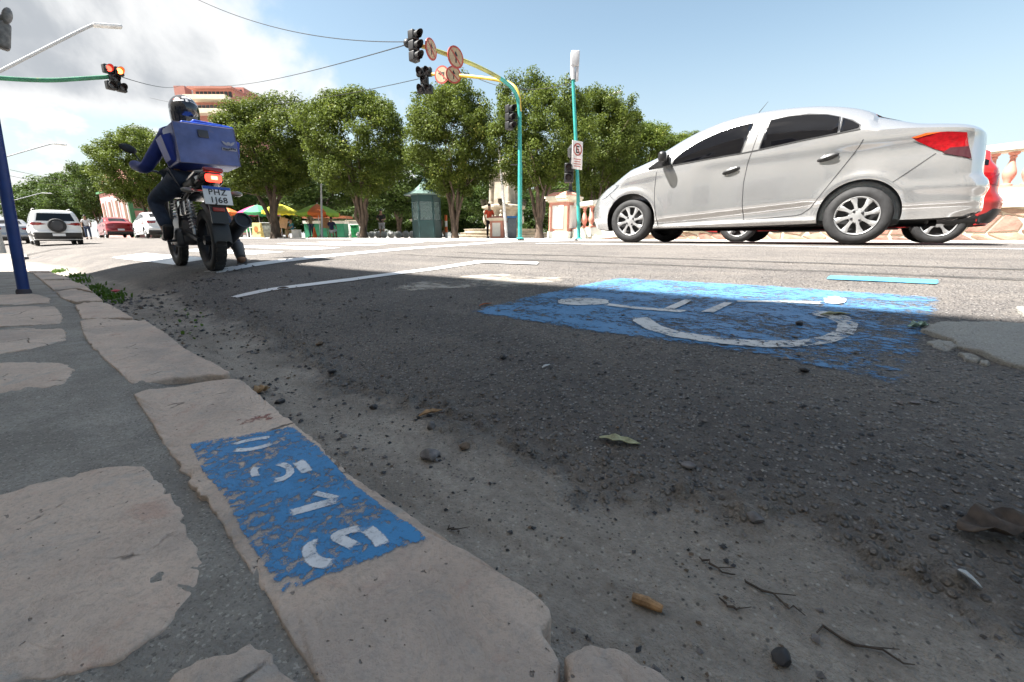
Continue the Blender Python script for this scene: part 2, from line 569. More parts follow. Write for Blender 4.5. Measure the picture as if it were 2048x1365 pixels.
def paint_mat(name, col, wear=0.4, scale=20.0, stretch=(1, 1, 1), edge=0.06, col_var=0.12, wear_dir=None, soft=0.05, rough=0.6):
    """road paint with worn-through patches and ragged edges (edge distance kept in the UV map)"""
    m = bpy.data.materials.new(name)
    m.use_nodes = True
    g = NG(m.node_tree)
    tc = g.n('ShaderNodeTexCoord')
    v = tc.outputs['Object']
    uv = g.n('ShaderNodeSeparateXYZ', {0: tc.outputs['UV']})
    vv = g.vm('MULTIPLY', v, stretch)
    n1 = g.noise(vv, scale, 9, 0.74, 0.4)
    n2 = g.noise(vv, scale * 0.16, 4, 0.6)
    n4 = g.noise(vv, scale * 6.0, 3, 0.7)
    x = g.m('ADD', g.m('MULTIPLY', n1, 0.70), g.m('ADD', g.m('MULTIPLY', n2, 0.30), g.m('MULTIPLY', g.m('SUBTRACT', n4, 0.5), 0.14)))
    eu = g.m('MINIMUM', uv.outputs[0], g.m('SUBTRACT', 1.0, uv.outputs[0]))
    ev = g.m('MINIMUM', uv.outputs[1], g.m('SUBTRACT', 1.0, uv.outputs[1]))
    e = g.m('MINIMUM', eu, ev)
    em = g.sstep(e, 0.0, edge, 0.30, 0.0)
    thr = 0.28 + wear * 0.36
    x = g.m('SUBTRACT', x, em)
    if wear_dir:
        a, lo, hi, amt = wear_dir
        sp = g.vm('DOT_PRODUCT', v, a)
        x = g.m('SUBTRACT', x, g.m('MULTIPLY', g.sstep(sp, lo, hi), amt))
    keep = g.sstep(x, thr - soft, thr + soft)
    cl = tuple(c * (1 - col_var) for c in col)
    ch = tuple(min(1, c * (1 + col_var)) for c in col)
    c = g.mix(g.sstep(n2, 0.3, 0.7), cl, ch)
    b = g.n('ShaderNodeBsdfPrincipled', {'Base Color': c, 'Roughness': rough, 'Specular IOR Level': 0.4, 'Normal': g.n('ShaderNodeBump', {'Strength': 0.5, 'Distance': 0.002, 'Height': n4})})
    t = g.n('ShaderNodeBsdfTransparent')
    s = g.n('ShaderNodeMixShader', {0: keep, 1: t, 2: b})
    g.n('ShaderNodeOutputMaterial', {0: s})
    return m


def leaf_mat(name, dark, light, dry=None):
    m = bpy.data.materials.new(name)
    m.use_nodes = True
    g = NG(m.node_tree)
    tint = g.n('ShaderNodeAttribute', attribute_name='tint').outputs['Fac']
    oi = g.n('ShaderNodeObjectInfo').outputs['Random']
    v = g.n('ShaderNodeTexCoord').outputs['Object']
    n1 = g.noise(v, 0.8, 3)
    f = g.m('ADD', g.m('MULTIPLY', tint, 0.75), g.m('MULTIPLY', g.m('SUBTRACT', n1, 0.4), 0.7), clamp=True)
    c = g.mix(f, dark, light)
    c = g.mix(g.m('MULTIPLY', oi, 0.25), c, tuple(x * y for x, y in zip(light, (0.75, 0.9, 0.8))))
    if dry:
        c = g.mix(g.sstep(tint, 0.94, 0.97), c, dry)
    b = g.n('ShaderNodeBsdfPrincipled', {'Base Color': c, 'Roughness': 0.55, 'Specular IOR Level': 0.22})
    t = g.n('ShaderNodeBsdfTranslucent', {0: g.mix(0.5, c, light)})
    s = g.n('ShaderNodeMixShader', {0: 0.34, 1: b, 2: t})
    g.n('ShaderNodeOutputMaterial', {0: s})
    return m


black = mat('black_plastic', (0.015, 0.015, 0.016), 0.45, var=0.2)
rubber = mat('tyre_rubber', (0.022, 0.022, 0.023), 0.75, var=0.25, vs=20, bump=0.001, bs=90)
steel = mat('bare_steel', (0.45, 0.45, 0.46), 0.35, 0.9, var=0.15)
dark_steel = mat('dark_steel', (0.06, 0.06, 0.065), 0.4, 0.7)
white_paint = mat('white_enamel', (0.78, 0.78, 0.77), 0.45, var=0.05)
red_lens = mat('red_lens', (0.24, 0.003, 0.006), 0.12, coat=0.6, var=0.2, vs=30)
# ------------------------------------------------------------------ ground heights (x = across the street, y = along it)
_Q = np.array([-80, .26, .34, .46, .60, .72, .86, 1.0, 1.15, 1.35, 1.65, 2.0, 2.65, 4, 6.0, 8, 10.5, 12.2, 90.0])
_Z = np.array([-.078, -.078, -.076, -.070, -.055, -.036, .002, .034, .064, .094, .128, .158, .202, .272, .333, .337, .312, .285, .28])
_qd = np.linspace(-2, 14, 3201)
_zd = np.interp(_qd, _Q, _Z)
_k = np.exp(-np.linspace(-2.2, 2.2, 45) ** 2)
_zd[22:-22] = np.convolve(_zd, _k / _k.sum(), 'valid')
_KT = np.array([-30, 0, .2, .41, .955, 1.43, 2.1, 2.85, 5, 8.2, 18, 40, 90.0])
_KQ = np.array([.33, .348, .352, .361, .413, .468, .515, .557, .63, .74, 1.0, 1.3, 1.6])


def kerb_q(t):
    return np.interp(t, _KT, _KQ)


def base_z(q, t):
    q = np.asarray(q, float)
    t = np.asarray(t, float)
    qq = q - (kerb_q(t) - .36) * (1 - sm(q, .9, 2.2))
    z = np.interp(qq, _qd, _zd)
    z = z - .24 * sm(t, 11, 31) * (1 - sm(q, 4.5, 8.5))
    z = z + .010 * fbm(q * .9, t * .7, 3, 3) * (1 - sm(np.hypot(q, t), 8, 16))
    return z


def sand_mask(q, t):
    w = .65 + .24 * sm(t, .4, 3) + .16 * fbm(t * 1.6, q * .8, 21, 3) + .05 * fbm(t * 9, q * 9, 22, 2)
    w = w + .35 * sm(t, 2.5, 6) * (1 - sm(t, 9, 14)) * .5
    return 1 - sm(q - w, -.16, .20)


def road_z(q, t):
    r = np.hypot(q, t)
    z = base_z(q, t)
    s = sand_mask(q, t)
    near = np.exp(-(r / 1.25) ** 2)
    near2 = 1 - sm(r, 2.5, 7)
    d1, v1 = worley(q * 62, t * 62, 4)
    d2, v2 = worley(q * 30, t * 30, 8)
    edge = np.clip(1 - np.abs(s - .35) / .38, 0, 1)
    asp = (1 - s) * near * (.0048 * (1 - d1) * v1) + (1 - s) * near2 * .0012 * fbm(q * 30, t * 30, 5, 2)
    lump = edge * near2 * (.022 * np.clip(1 - d2 * 1.5, 0, 1) * sm(v2, .25, .9) + .022 * fbm(q * 9, t * 6, 31, 4))
    snd = s * near2 * (.007 * fbm(q * 8, t * 2.2, 41, 4) + .0035 * fbm(q * 26, t * 22, 42, 3))
    d3, v3 = worley(q * 38, t * 38, 51)
    peb = s * near * .005 * np.clip(1 - d3 * 2.6, 0, 1) * sm(v3, .72, .95)
    return z + asp + lump + snd + peb


def at_road(u, v):
    d = ray(u, v)
    s = np.geomspace(.25, 90, 6000)
    P = CAM + d * s[:, None]
    k = np.argmax(P[:, 2] < base_z(P[:, 0], P[:, 1]))
    return P[k]


def walk_z(q, t):
    r = np.hypot(q, t)
    n = 1 - sm(r, 3, 9)
    z = -.0050 - .022 * sm(q - kerb_q(t), -.20, -.13) + n * (.005 * fbm(q * 6, t * 6, 61, 4) + .0022 * fbm(q * 45, t * 45, 62, 2))
    return z


def polar(az0, az1, naz, r0, r1, nr):
    az = np.linspace(az0, az1, naz)
    r = np.geomspace(r0, r1, nr)
    A, Rr = np.meshgrid(az, r)
    h = YAW + A
    x, y = Rr * np.sin(h), Rr * np.cos(h)
    i = np.arange(nr - 1)[:, None] * naz + np.arange(naz - 1)[None, :]
    F = np.stack([i, i + naz, i + naz + 1, i + 1], -1).reshape(-1, 4)
    return x.ravel(), y.ravel(), F


def grid_mesh(name, parts, mats, attr=True):
    V, F, S, off = [], [], [], 0
    for x, y, z, f, s in parts:
        used = np.unique(f)
        mp = np.full(len(x), -1)
        mp[used] = np.arange(len(used))
        V.append(np.stack([x[used], y[used], z[used]], 1))
        S.append(s[used])
        F.append(mp[f] + off)
        off += len(used)
    V, F, S = np.concatenate(V), np.concatenate(F), np.concatenate(S)
    me = bpy.data.meshes.new(name)
    me.vertices.add(len(V))
    me.vertices.foreach_set('co', V.astype(np.float32).ravel())
    me.loops.add(F.size)
    me.loops.foreach_set('vertex_index', F.astype(np.int32).ravel())
    me.polygons.add(len(F))
    me.polygons.foreach_set('loop_start', np.arange(0, F.size, F.shape[1], dtype=np.int32))
    me.polygons.foreach_set('use_smooth', np.ones(len(F), bool))
    me.materials.append(mats)
    if attr:
        a = me.attributes.new('sand', 'FLOAT', 'POINT')
        a.data.foreach_set('value', S.astype(np.float32))
    me.update(calc_edges=True)
    me.validate()
    return me


road_parts, walk_parts = [], []
HALF = R_(66)
for az0, az1, naz, r0, r1, nr in ((-HALF, HALF, 760, .27, 15, 620), (HALF, 2 * PI - HALF, 60, .27, 15, 60), (-PI, PI, 200, 14.9, 1500, 110)):
    x, y, F = polar(az0, az1, naz, r0, r1, nr)
    kq = kerb_q(y)
    cx = x[F].mean(1)
    ck = kq[F].mean(1)
    rz = road_z(x, y) if naz > 500 else base_z(x, y)
    road_parts.append((x, y, rz, F[cx > ck - .14], sand_mask(x, y)))
    walk_parts.append((x, y, walk_z(x, y), F[cx < ck - .03], x * 0))
ROAD = road_mat()
structure(link('road', grid_mesh('road', road_parts, ROAD)), 'worn asphalt street with silt in the gutter beside the kerb')
WALKC = concrete_mat('worn_concrete', (0.28, 0.255, 0.224), (0.47, 0.43, 0.38), (0.22, 0.20, 0.176), 4.2, 0.012)
walk = structure(link('sidewalk', grid_mesh('sidewalk', walk_parts, WALKC, False)), 'grey concrete pavement set with stone slabs')

# square across the street: raised paving with a kerb
PLZ = .335
pm_ = concrete_mat('square_paving', (0.40, 0.37, 0.34), (0.46, 0.43, 0.39), (0.34, 0.31, 0.29), 1.2, 0.002)
b = MB()
b.box((12.5 + 60, 0, PLZ - .2), (120, 160, .4))
structure(b.build('square_pavement', pm_, smooth=False), 'pale paved square beyond the street')
b = MB()
b.rbox((12.42, 0, PLZ - .155), (.16, 160, .33), .02)
structure(b.build('square_kerb', concrete_mat('pale_kerb', (0.5, 0.48, 0.45), (0.56, 0.54, 0.5), (0.42, 0.4, 0.38))), 'pale kerb edging the square')

# ------------------------------------------------------------------ kerb stones and slabs
STONE = stone_mat()


def stone_top(q, t):
    return .004 * fbm(q * 5, t * 5, 71, 3) + .0012 * fbm(q * 30, t * 30, 72, 2)


def slab(name, poly_px, z0=.0, depth=.12, rough=.010, edge_r=.012, seed=0, rag=1.0):
    P = np.array([at_z(u, v, 0.0)[:2] for u, v in poly_px])
    # resample outline
    Q = np.vstack([P, P[:1]])
    L = np.r_[0, np.cumsum(np.linalg.norm(np.diff(Q, axis=0), axis=1))]
    n = int(np.clip(L[-1] / .008, 60, 300))
    s = np.linspace(0, L[-1], n, endpoint=False)
    O = np.stack([np.interp(s, L, Q[:, 0]), np.interp(s, L, Q[:, 1])], 1)
    for _ in range(2):
        O = (np.roll(O, 1, 0) + 2 * O + np.roll(O, -1, 0)) / 4
    c = O.mean(0)
    d = O - c
    nrm = d / np.linalg.norm(d, axis=1)[:, None]
    O = O + nrm * (rag * rough * (.55 * fbm(O[:, 0] * 14, O[:, 1] * 14, 80 + seed, 2) + .75 * fbm(O[:, 0] * 70, O[:, 1] * 70, 81 + seed, 3)))[:, None]
    size = np.linalg.norm(O - c, axis=1).mean()
    rings = []
    drops = [(1.0, depth), (1.0, .028), (1.0, edge_r)]
    for a in (25, 50, 70, 90):
        drops.append((1 - edge_r * (1 - math.cos(R_(a))) / size, edge_r * (1 - math.sin(R_(a)))))
    V = []
    for f, dz in drops:
        o = c + (O - c) * f
        ero = .008 * np.clip(fbm(O[:, 0] * 26, O[:, 1] * 26, 90 + seed, 4), -.1, 1) * rag
        V.append(np.c_[o, z0 + stone_top(o[:, 0], o[:, 1]) - dz - np.where(dz < depth, ero * 1.2, 0)])
    f0 = drops[-1][0]
    nin = max(6, int(size / .012))
    for k in range(1, nin + 1):
        f = f0 * (1 - k / (nin + .02))
        o = c + (O - c) * f
        dec = math.exp(-k * size / nin / .03)
        ero = .008 * np.clip(fbm(O[:, 0] * 26, O[:, 1] * 26, 90 + seed, 4), -.1, 1) * rag * dec
        V.append(np.c_[o, z0 + stone_top(o[:, 0], o[:, 1]) - ero * 1.2])
    nr = len(V)
    V = np.concatenate(V)
    i = np.arange(nr - 1)[:, None] * n + np.arange(n)[None, :]
    j = np.arange(nr - 1)[:, None] * n + (np.arange(n)[None, :] + 1) % n
    F = np.stack([i, j, j + n, i + n], -1).reshape(-1, 4)
    sg = np.sum(O[:, 0] * np.roll(O[:, 1], -1) - O[:, 1] * np.roll(O[:, 0], -1))
    if sg < 0:
        F = F[:, ::-1]
    me = bpy.data.meshes.new(name)
    me.from_pydata(V.tolist(), [], F.tolist())
    me.polygons.foreach_set('use_smooth', [True] * len(F))
    me.materials.append(STONE)
    me.update()
    return link(name, me)


KERB = [
    ([(1136, 1298), (1158, 1280), (1180, 1276), (1250, 1302), (1330, 1345), (1420, 1400), (1500, 1460), (1300, 1480), (1140, 1440), (1130, 1370), (1128, 1320)], 'nearest kerb stone past the broken gap, pale and mostly out of frame'),
    ([(265, 786), (300, 776), (400, 763), (478, 755), (505, 775), (545, 812), (590, 850), (640, 892), (700, 948), (800, 1012), (880, 1068), (960, 1120), (1040, 1170), (1095, 1204), (1110, 1219), (1109, 1236), (1064, 1246), (1092, 1270), (1116, 1302), (1118, 1350), (1110, 1440), (700, 1460), (640, 1365), (590, 1290), (545, 1215), (500, 1140), (470, 1090), (420, 1010), (380, 960), (350, 915), (330, 890), (295, 832)], 'long kerb stone painted blue with white stencilled 0515'),
    ([(160, 641), (200, 637), (290, 640), (330, 665), (372, 700), (440, 732), (462, 745), (350, 753), (262, 766), (235, 740), (205, 715), (180, 690), (165, 665)], 'worn kerb stone next beyond the painted one'),
    ([(150, 610), (172, 604), (212, 605), (242, 622), (266, 635), (215, 636), (163, 636)], 'short kerb stone with a dark cracked corner, third from the painted end'),
    ([(112, 583), (150, 578), (188, 587), (205, 601), (150, 602), (125, 597)], 'small kerb stone beside the weeds near the blue pole'),
    ([(84, 561), (140, 560), (172, 572), (184, 583), (150, 576), (108, 580)], 'kerb stone level with the foot of the blue pole'),
    ([(66, 546), (105, 546), (140, 557), (82, 559)], 'kerb stone just beyond the blue pole'),
    ([(52, 536), (80, 535), (103, 544), (62, 545)], 'farthest kerb stone before the sunlit corner'),
]
for k, (pl, lab) in enumerate(KERB):
    o = slab('kerb_stone', pl, 0.0, .14, .012 if k < 3 else .02, .007, k)
    tag(o, lab, 'kerb stone', 'kerb stones along the gutter')
SLABS = [
    [(-420, 1090), (-150, 1030), (0, 992), (60, 973), (130, 950), (200, 938), (290, 932), (312, 966), (345, 1005), (372, 1045), (381, 1072), (393, 1100), (405, 1132), (388, 1180), (362, 1212), (352, 1246), (280, 1290), (200, 1332), (100, 1352), (0, 1364), (-200, 1380), (-420, 1300)],
    [(350, 1350), (430, 1311), (510, 1289), (545, 1320), (588, 1365), (620, 1420), (560, 1500), (300, 1480)],
    [(-160, 733), (-60, 728), (60, 724), (135, 726), (146, 743), (130, 765), (60, 783), (-60, 792), (-160, 796)],
    [(-160, 668), (-60, 662), (60, 656), (128, 658), (132, 680), (60, 698), (-60, 716), (-160, 722)],
    [(-160, 622), (-60, 618), (60, 612), (110, 614), (124, 632), (122, 646), (60, 651), (-60, 656), (-160, 660)],
    [(-100, 588), (0, 590), (70, 588), (100, 597), (98, 606), (40, 609), (-100, 612)],
]
for k, pl in enumerate(SLABS):
    o = slab('paving_slab', pl, .0, .05, .014, .003, 20 + k, 1.0)
    o.parent = walk

# ------------------------------------------------------------------ paint on the road
def sheet(name, A, B, mat_, zf, off, nu, nv, wob=0.0):
    """strip between polylines A and B (lists of (q,t)), following zf"""
    A, B = np.array(A, float), np.array(B, float)

    def res(P, n):
        L = np.r_[0, np.cumsum(np.linalg.norm(np.diff(P, axis=0), axis=1))]
        s = np.linspace(0, L[-1], n)
        return np.stack([np.interp(s, L, P[:, 0]), np.interp(s, L, P[:, 1])], 1)
    A, B = res(A, nu), res(B, nu)
    w = np.linspace(0, 1, nv)[:, None, None]
    P = A[None] * (1 - w) + B[None] * w
    if wob:
        P[0] += wob * np.stack([vnoise(P[0][:, 0] * 40, P[0][:, 1] * 40, 3), vnoise(P[0][:, 1] * 40, P[0][:, 0] * 40, 4)], 1)
        P[-1] += wob * np.stack([vnoise(P[-1][:, 0] * 40, P[-1][:, 1] * 40, 5), vnoise(P[-1][:, 1] * 40, P[-1][:, 0] * 40, 6)], 1)
    q, t = P[..., 0].ravel(), P[..., 1].ravel()
    z = zf(q, t) + off
    i = np.arange(nv - 1)[:, None] * nu + np.arange(nu - 1)[None, :]
    F = np.stack([i, i + 1, i + nu + 1, i + nu], -1).reshape(-1, 4)
    a, b_, c = [np.array([q[F[0, k]], t[F[0, k]]]) for k in (0, 1, 2)]
    if (b_ - a)[0] * (c - b_)[1] - (b_ - a)[1] * (c - b_)[0] < 0:
        F = F[:, ::-1]
    me = bpy.data.meshes.new(name)
    me.from_pydata(np.stack([q, t, z], 1).tolist(), [], F.tolist())
    uv = me.uv_layers.new(name='UVMap')
    U, Vv = np.meshgrid(np.linspace(0, 1, nu), np.linspace(0, 1, nv))
    UV = np.stack([U.ravel(), Vv.ravel()], 1)[F.ravel()]
    uv.data.foreach_set('uv', UV.astype(np.float32).ravel())
    me.polygons.foreach_set('use_smooth', [True] * len(F))
    me.materials.append(mat_)
    me.update()
    return link(name, me)


W_FRESH = paint_mat('white_road_paint', (0.74, 0.74, 0.74), 0.05, 26, edge=.02, col_var=.06)
W_WORN = paint_mat('worn_white_road_paint', (0.56, 0.56, 0.55), 0.46, 60, (1, .6, 1), .10, wear_dir=((0, -1, 0), -.55, .05, .04))
W_ZEB = paint_mat('zebra_paint', (0.70, 0.70, 0.69), 0.16, 12, edge=.04)
B_ISA = paint_mat('worn_blue_road_paint', (0.075, 0.205, 0.385), 0.52, 64, (1, .5, 1), .06, wear_dir=((-.35, -1, 0), -1.15, .0, .07))
B_FRESH = paint_mat('blue_road_paint', (0.08, 0.27, 0.42), 0.12, 22, edge=.06)
rz_ = lambda q, t: base_z(q, t)


def mark(o, label, cat='road marking', group=None):
    return tag(o, label, cat, group)


mark(sheet('stop_line', [(1.40, 4.56), (11.6, 4.40)], [(1.40, 4.93), (11.6, 4.77)], W_FRESH, rz_, .005, 220, 6), 'thick white stop line under the motorcycle rear wheel')
e = [at_road(u, v)[:2] for u, v in ((455, 597), (490, 588), (530, 579.5), (620, 568), (700, 558), (800, 545), (880, 534.5), (945, 524.5), (962, 523.5))]
e2 = [at_road(u, v)[:2] for u, v in ((470, 598), (500, 592), (535, 584.5), (625, 573), (705, 563.5), (805, 549.5), (885, 539), (958, 528), (976, 528))]
mark(sheet('bay_end_line', e, e2, W_FRESH, rz_, .005, 90, 4), 'thin curved white line closing the parking bay')
e = [at_road(u, v)[:2] for u, v in ((945, 523.5), (1000, 524), (1078, 527))]
e2 = [at_road(u, v)[:2] for u, v in ((962, 528), (1010, 529), (1075, 531.5))]
mark(sheet('bay_side_line', e, e2, W_FRESH, rz_, .009, 40, 4), 'short white line along the far side of the parking bay')
e = [at_road(u, v)[:2] for u, v in ((1656, 552.5), (1760, 556.5), (1884, 562))]
e2 = [at_road(u, v)[:2] for u, v in ((1648, 560.5), (1760, 565.5), (1878, 571))]
mark(sheet('blue_bay_dash', e, e2, B_FRESH, rz_, .005, 60, 10), 'pale blue painted dash in sunlight beyond the wheelchair symbol')
o = sheet('blue_symbol_panel', [(1.34, 1.40), (1.31, .65), (1.31, .18), (1.22, -.20)], [(2.40, 1.10), (2.44, .39), (2.42, -.36)], B_ISA, rz_, .003, 170, 110)
mark(o, 'large worn blue painted panel under the wheelchair symbol')
sym = thing('wheelchair_symbol', 'worn white wheelchair symbol painted on the blue panel', 'road marking')


def pxstrip(name, A, B, nu, nv, off=.0055):
    o = sheet(name, [at_road(u, v)[:2] for u, v in A], [at_road(u, v)[:2] for u, v in B], W_WORN, rz_, off, nu, nv)
    o.parent = sym


pxstrip('wheel_arc', [(1262, 628), (1263, 645), (1290, 662), (1340, 677), (1400, 687), (1470, 695), (1540, 700), (1610, 698), (1670, 690), (1712, 672), (1720, 652), (1700, 636), (1660, 625), (1590, 618)],
        [(1295, 628), (1305, 642), (1325, 655), (1360, 666), (1410, 674), (1470, 681), (1540, 684), (1600, 683), (1640, 676), (1668, 664), (1672, 650), (1650, 640), (1620, 632), (1575, 624)], 160, 12)
pxstrip('head', [(1112, 606), (1122, 600.5), (1150, 597.5), (1185, 597.5), (1212, 601), (1221, 606)], [(1112, 607), (1122, 611), (1150, 614), (1185, 614), (1212, 611), (1221, 607)], 40, 16)
pxstrip('body_line', [(1208, 608), (1270, 616), (1340, 621), (1390, 624)], [(1200, 612.5), (1270, 621), (1340, 626.5), (1370, 629)], 60, 6)
pxstrip('arm_bar', [(1322, 622), (1350, 610), (1372, 601)], [(1345, 624), (1372, 612), (1388, 601.5)], 30, 8, .007)
pxstrip('arm_bar', [(1396, 629), (1430, 615), (1450, 607)], [(1425, 631), (1452, 617), (1468, 608)], 30, 8, .007)
pxstrip('leg_line', [(1462, 603.5), (1560, 604), (1655, 606)], [(1462, 606.5), (1560, 608.5), (1655, 612)], 60, 6)
pxstrip('foot', [(1640, 598), (1668, 594.5), (1686, 597), (1694, 603)], [(1645, 610), (1668, 613), (1686, 611), (1693, 606)], 30, 10, .007)
# zebra crossing
for k in range(13):
    q0 = 1.55 + .84 * k
    o = sheet('zebra_stripe', [(q0, 6.1), (q0, 9.3)], [(q0 + .44, 6.1), (q0 + .44, 9.3)], W_ZEB, rz_, .005, 60, 8)
    ORD = ('nearest the kerb, half in the shade', 'second from the kerb', 'third from the kerb', 'fourth from the kerb', 'fifth from the kerb', 'sixth from the kerb', 'middle one of the crossing', 'sixth from the square', 'fifth from the square', 'fourth from the square', 'third from the square', 'second from the square', 'nearest the square')
    lab = 'white zebra crossing stripe, ' + ORD[k]
    mark(o, lab, 'zebra stripe', 'zebra stripes across the street')
o = sheet('lane_line', [(5.36, 3.9), (5.36, -14)], [(5.46, 3.9), (5.46, -14)], W_FRESH, rz_, .005, 260, 4)
mark(o, 'thin white lane line in front of the silver car')

# stencilled number on the kerb
K_BLUE = paint_mat('kerb_blue_paint', (0.042, 0.212, 0.44), 0.50, 62, edge=.05, wear_dir=((1, 0, 0), .30, .18, .04), soft=.05)
K_WHITE = paint_mat('stencil_white_paint', (0.70, 0.71, 0.73), 0.33, 170, edge=.20, soft=.12)
KZ = lambda q, t: stone_top(q, t)
kz = lambda u, v: at_z(u, v, .001)[:2]
A = [kz(*p) for p in ((368, 884), (395, 945), (440, 1000), (470, 1060), (520, 1140), (565, 1214))]
B = [kz(*p) for p in ((585, 848), (640, 890), (705, 956), (790, 1020), (880, 1082))]
o = sheet('kerb_number_panel', A, B, K_BLUE, KZ, .0012, 150, 60)
mark(o, 'peeling blue paint panel on the near kerb stone', 'painted panel')
num = thing('kerb_number', 'white stencilled number 0515 on blue kerb paint', 'painted number')


def stencil(name, pts, w0, w1=None):
    P = np.array([kz(350 + x / 3.175, 820 + y / 3.175) for x, y in pts])
    # smooth the centre line
    for _ in range(3):
        M_ = [P[0]]
        for a, b_ in zip(P[:-1], P[1:]):
            M_ += [a * .75 + b_ * .25, a * .25 + b_ * .75]
        P = np.array(M_ + [P[-1]])
    d = np.gradient(P, axis=0)
    d /= np.linalg.norm(d, axis=1)[:, None]
    nrm = np.stack([-d[:, 1], d[:, 0]], 1)
    w = np.linspace(w0, w1 or w0, len(P))[:, None] / 2
    o = sheet(name, P + nrm * w, P - nrm * w, K_WHITE, KZ, .0022, 60, 8)
    o.parent = num


stencil('digit_zero', [(628, 178), (520, 190), (400, 214), (345, 240)], .019)
stencil('digit_zero', [(640, 208), (560, 245), (450, 265), (352, 262)], .020)
stencil('digit_five', [(848, 410), (815, 365), (770, 330)], .026)
stencil('digit_five', [(630, 345), (715, 362), (742, 405), (690, 448), (590, 458)], .017)
stencil('digit_five', [(535, 365), (495, 395), (520, 440)], .016)
stencil('digit_one', [(1072, 558), (900, 605), (690, 660)], .026, .023)
stencil('digit_one', [(1050, 560), (940, 538), (868, 522)], .016)
stencil('digit_five', [(1335, 875), (1270, 800), (1205, 748)], .025)
stencil('digit_five', [(1235, 748), (1110, 768), (1000, 800), (1100, 850), (1185, 893)], .021)
stencil('digit_five', [(950, 840), (850, 850), (855, 935), (920, 985), (1040, 985)], .023)
o = sheet('red_paint_trace', [kz(*p) for p in ((455, 860), (540, 846), (585, 842))], [kz(*p) for p in ((440, 842), (500, 828), (560, 822))], paint_mat('red_trace', (.30, .10, .075), .66, 60, edge=.3, soft=.05), KZ, .0010, 40, 14)
mark(o, 'faint red paint flecks above the blue kerb panel', 'paint trace')
DUST = paint_mat('pale_dust', (.40, .355, .30), .60, 9, (1, .45, 1), .22, soft=.10)
o = sheet('pale_dust_patch', [at_road(u, v)[:2] for u, v in ((700, 598), (850, 590), (1020, 592))], [at_road(u, v)[:2] for u, v in ((800, 560), (1000, 545), (1230, 556))], DUST, rz_, .004, 90, 40)
mark(o, 'pale dried cement dust smeared on the asphalt left of the blue panel', 'dust patch')
TYRE = paint_mat('tyre_mark', (.06, .055, .05), .60, 30, (1, .12, 1), .25, soft=.12)
for k, (qa, qb, nm) in enumerate(((3.02, 3.16, 'nearer of the two'), (3.48, 3.60, 'farther of the two'))):
    o = sheet('tyre_mark', [(qa, 6.0), (qa - .05, 1.0), (qa, -8)], [(qb, 6.0), (qb - .05, 1.0), (qb, -8)], TYRE, rz_, .0035, 200, 5)
    mark(o, 'faint dark tyre streak along the sunlit lane, ' + nm, 'tyre mark', 'tyre streaks')
# ------------------------------------------------------------------ building behind the pavement that shades the near side
CREAM = mat('cream_render', (0.50, 0.45, 0.37), 0.85, var=.12, vs=.8, dirt=(.25, .22, .18), dirt_amt=.1)
win_glass = glass_mat('window_glass', (.03, .035, .04), .05)
bl = thing('shade_building', 'cream town building along the near pavement that shades the kerb', 'building', (-7.6, -6.9, 0))
b = MB()
b.box((0, 0, 5.0), (9.0, 36.2, 10.04))
b.build('wall', CREAM, bl, smooth=False)
b = MB()
b.box((0, 0, 10.10), (9.24, 36.44, .2))
b.build('cornice', white_paint, bl, smooth=False)
wb = MB()
wb.box((0, 0, 0), (.06, 1.2, 2.0))
wme = wb.mesh('window', win_glass, False)
fb = MB()
for yy in (-.66, .66):
    fb.box((.03, yy, 0), (.10, .12, 2.24))
for zz in (-1.06, 1.06):
    fb.box((.03, 0, zz), (.10, 1.2, .12))
fme = fb.mesh('window_frame', white_paint, False)
for k in range(11):
    for z in (2.0, 6.4):
        w = link('window', wme, bl, (4.53, -16.2 + 3.2 * k, z))
        link('window_frame', fme, w, (0, 0, 0))
# ------------------------------------------------------------------ cars: a lofted body, then glass, lamps and seams laid on its surface
def interp_smooth(xs, ys):
    """shape-preserving cubic through control points"""
    xs, ys = np.array(xs, float), np.array(ys, float)
    o = np.argsort(xs)
    xs, ys = xs[o], ys[o]
    h = np.diff(xs)
    d = np.diff(ys) / h
    m = np.zeros_like(ys)
    m[1:-1] = np.where(d[:-1] * d[1:] > 0, 2 * d[:-1] * d[1:] / (d[:-1] + d[1:] + 1e-12), 0)
    m[0], m[-1] = d[0], d[-1]

    def f(x):
        x = np.clip(np.asarray(x, float), xs[0], xs[-1])
        i = np.clip(np.searchsorted(xs, x) - 1, 0, len(xs) - 2)
        t = (x - xs[i]) / h[i]
        t2, t3 = t * t, t * t * t
        return (2 * t3 - 3 * t2 + 1) * ys[i] + (t3 - 2 * t2 + t) * h[i] * m[i] + (-2 * t3 + 3 * t2) * ys[i + 1] + (t3 - t2) * h[i] * m[i + 1]
    return f


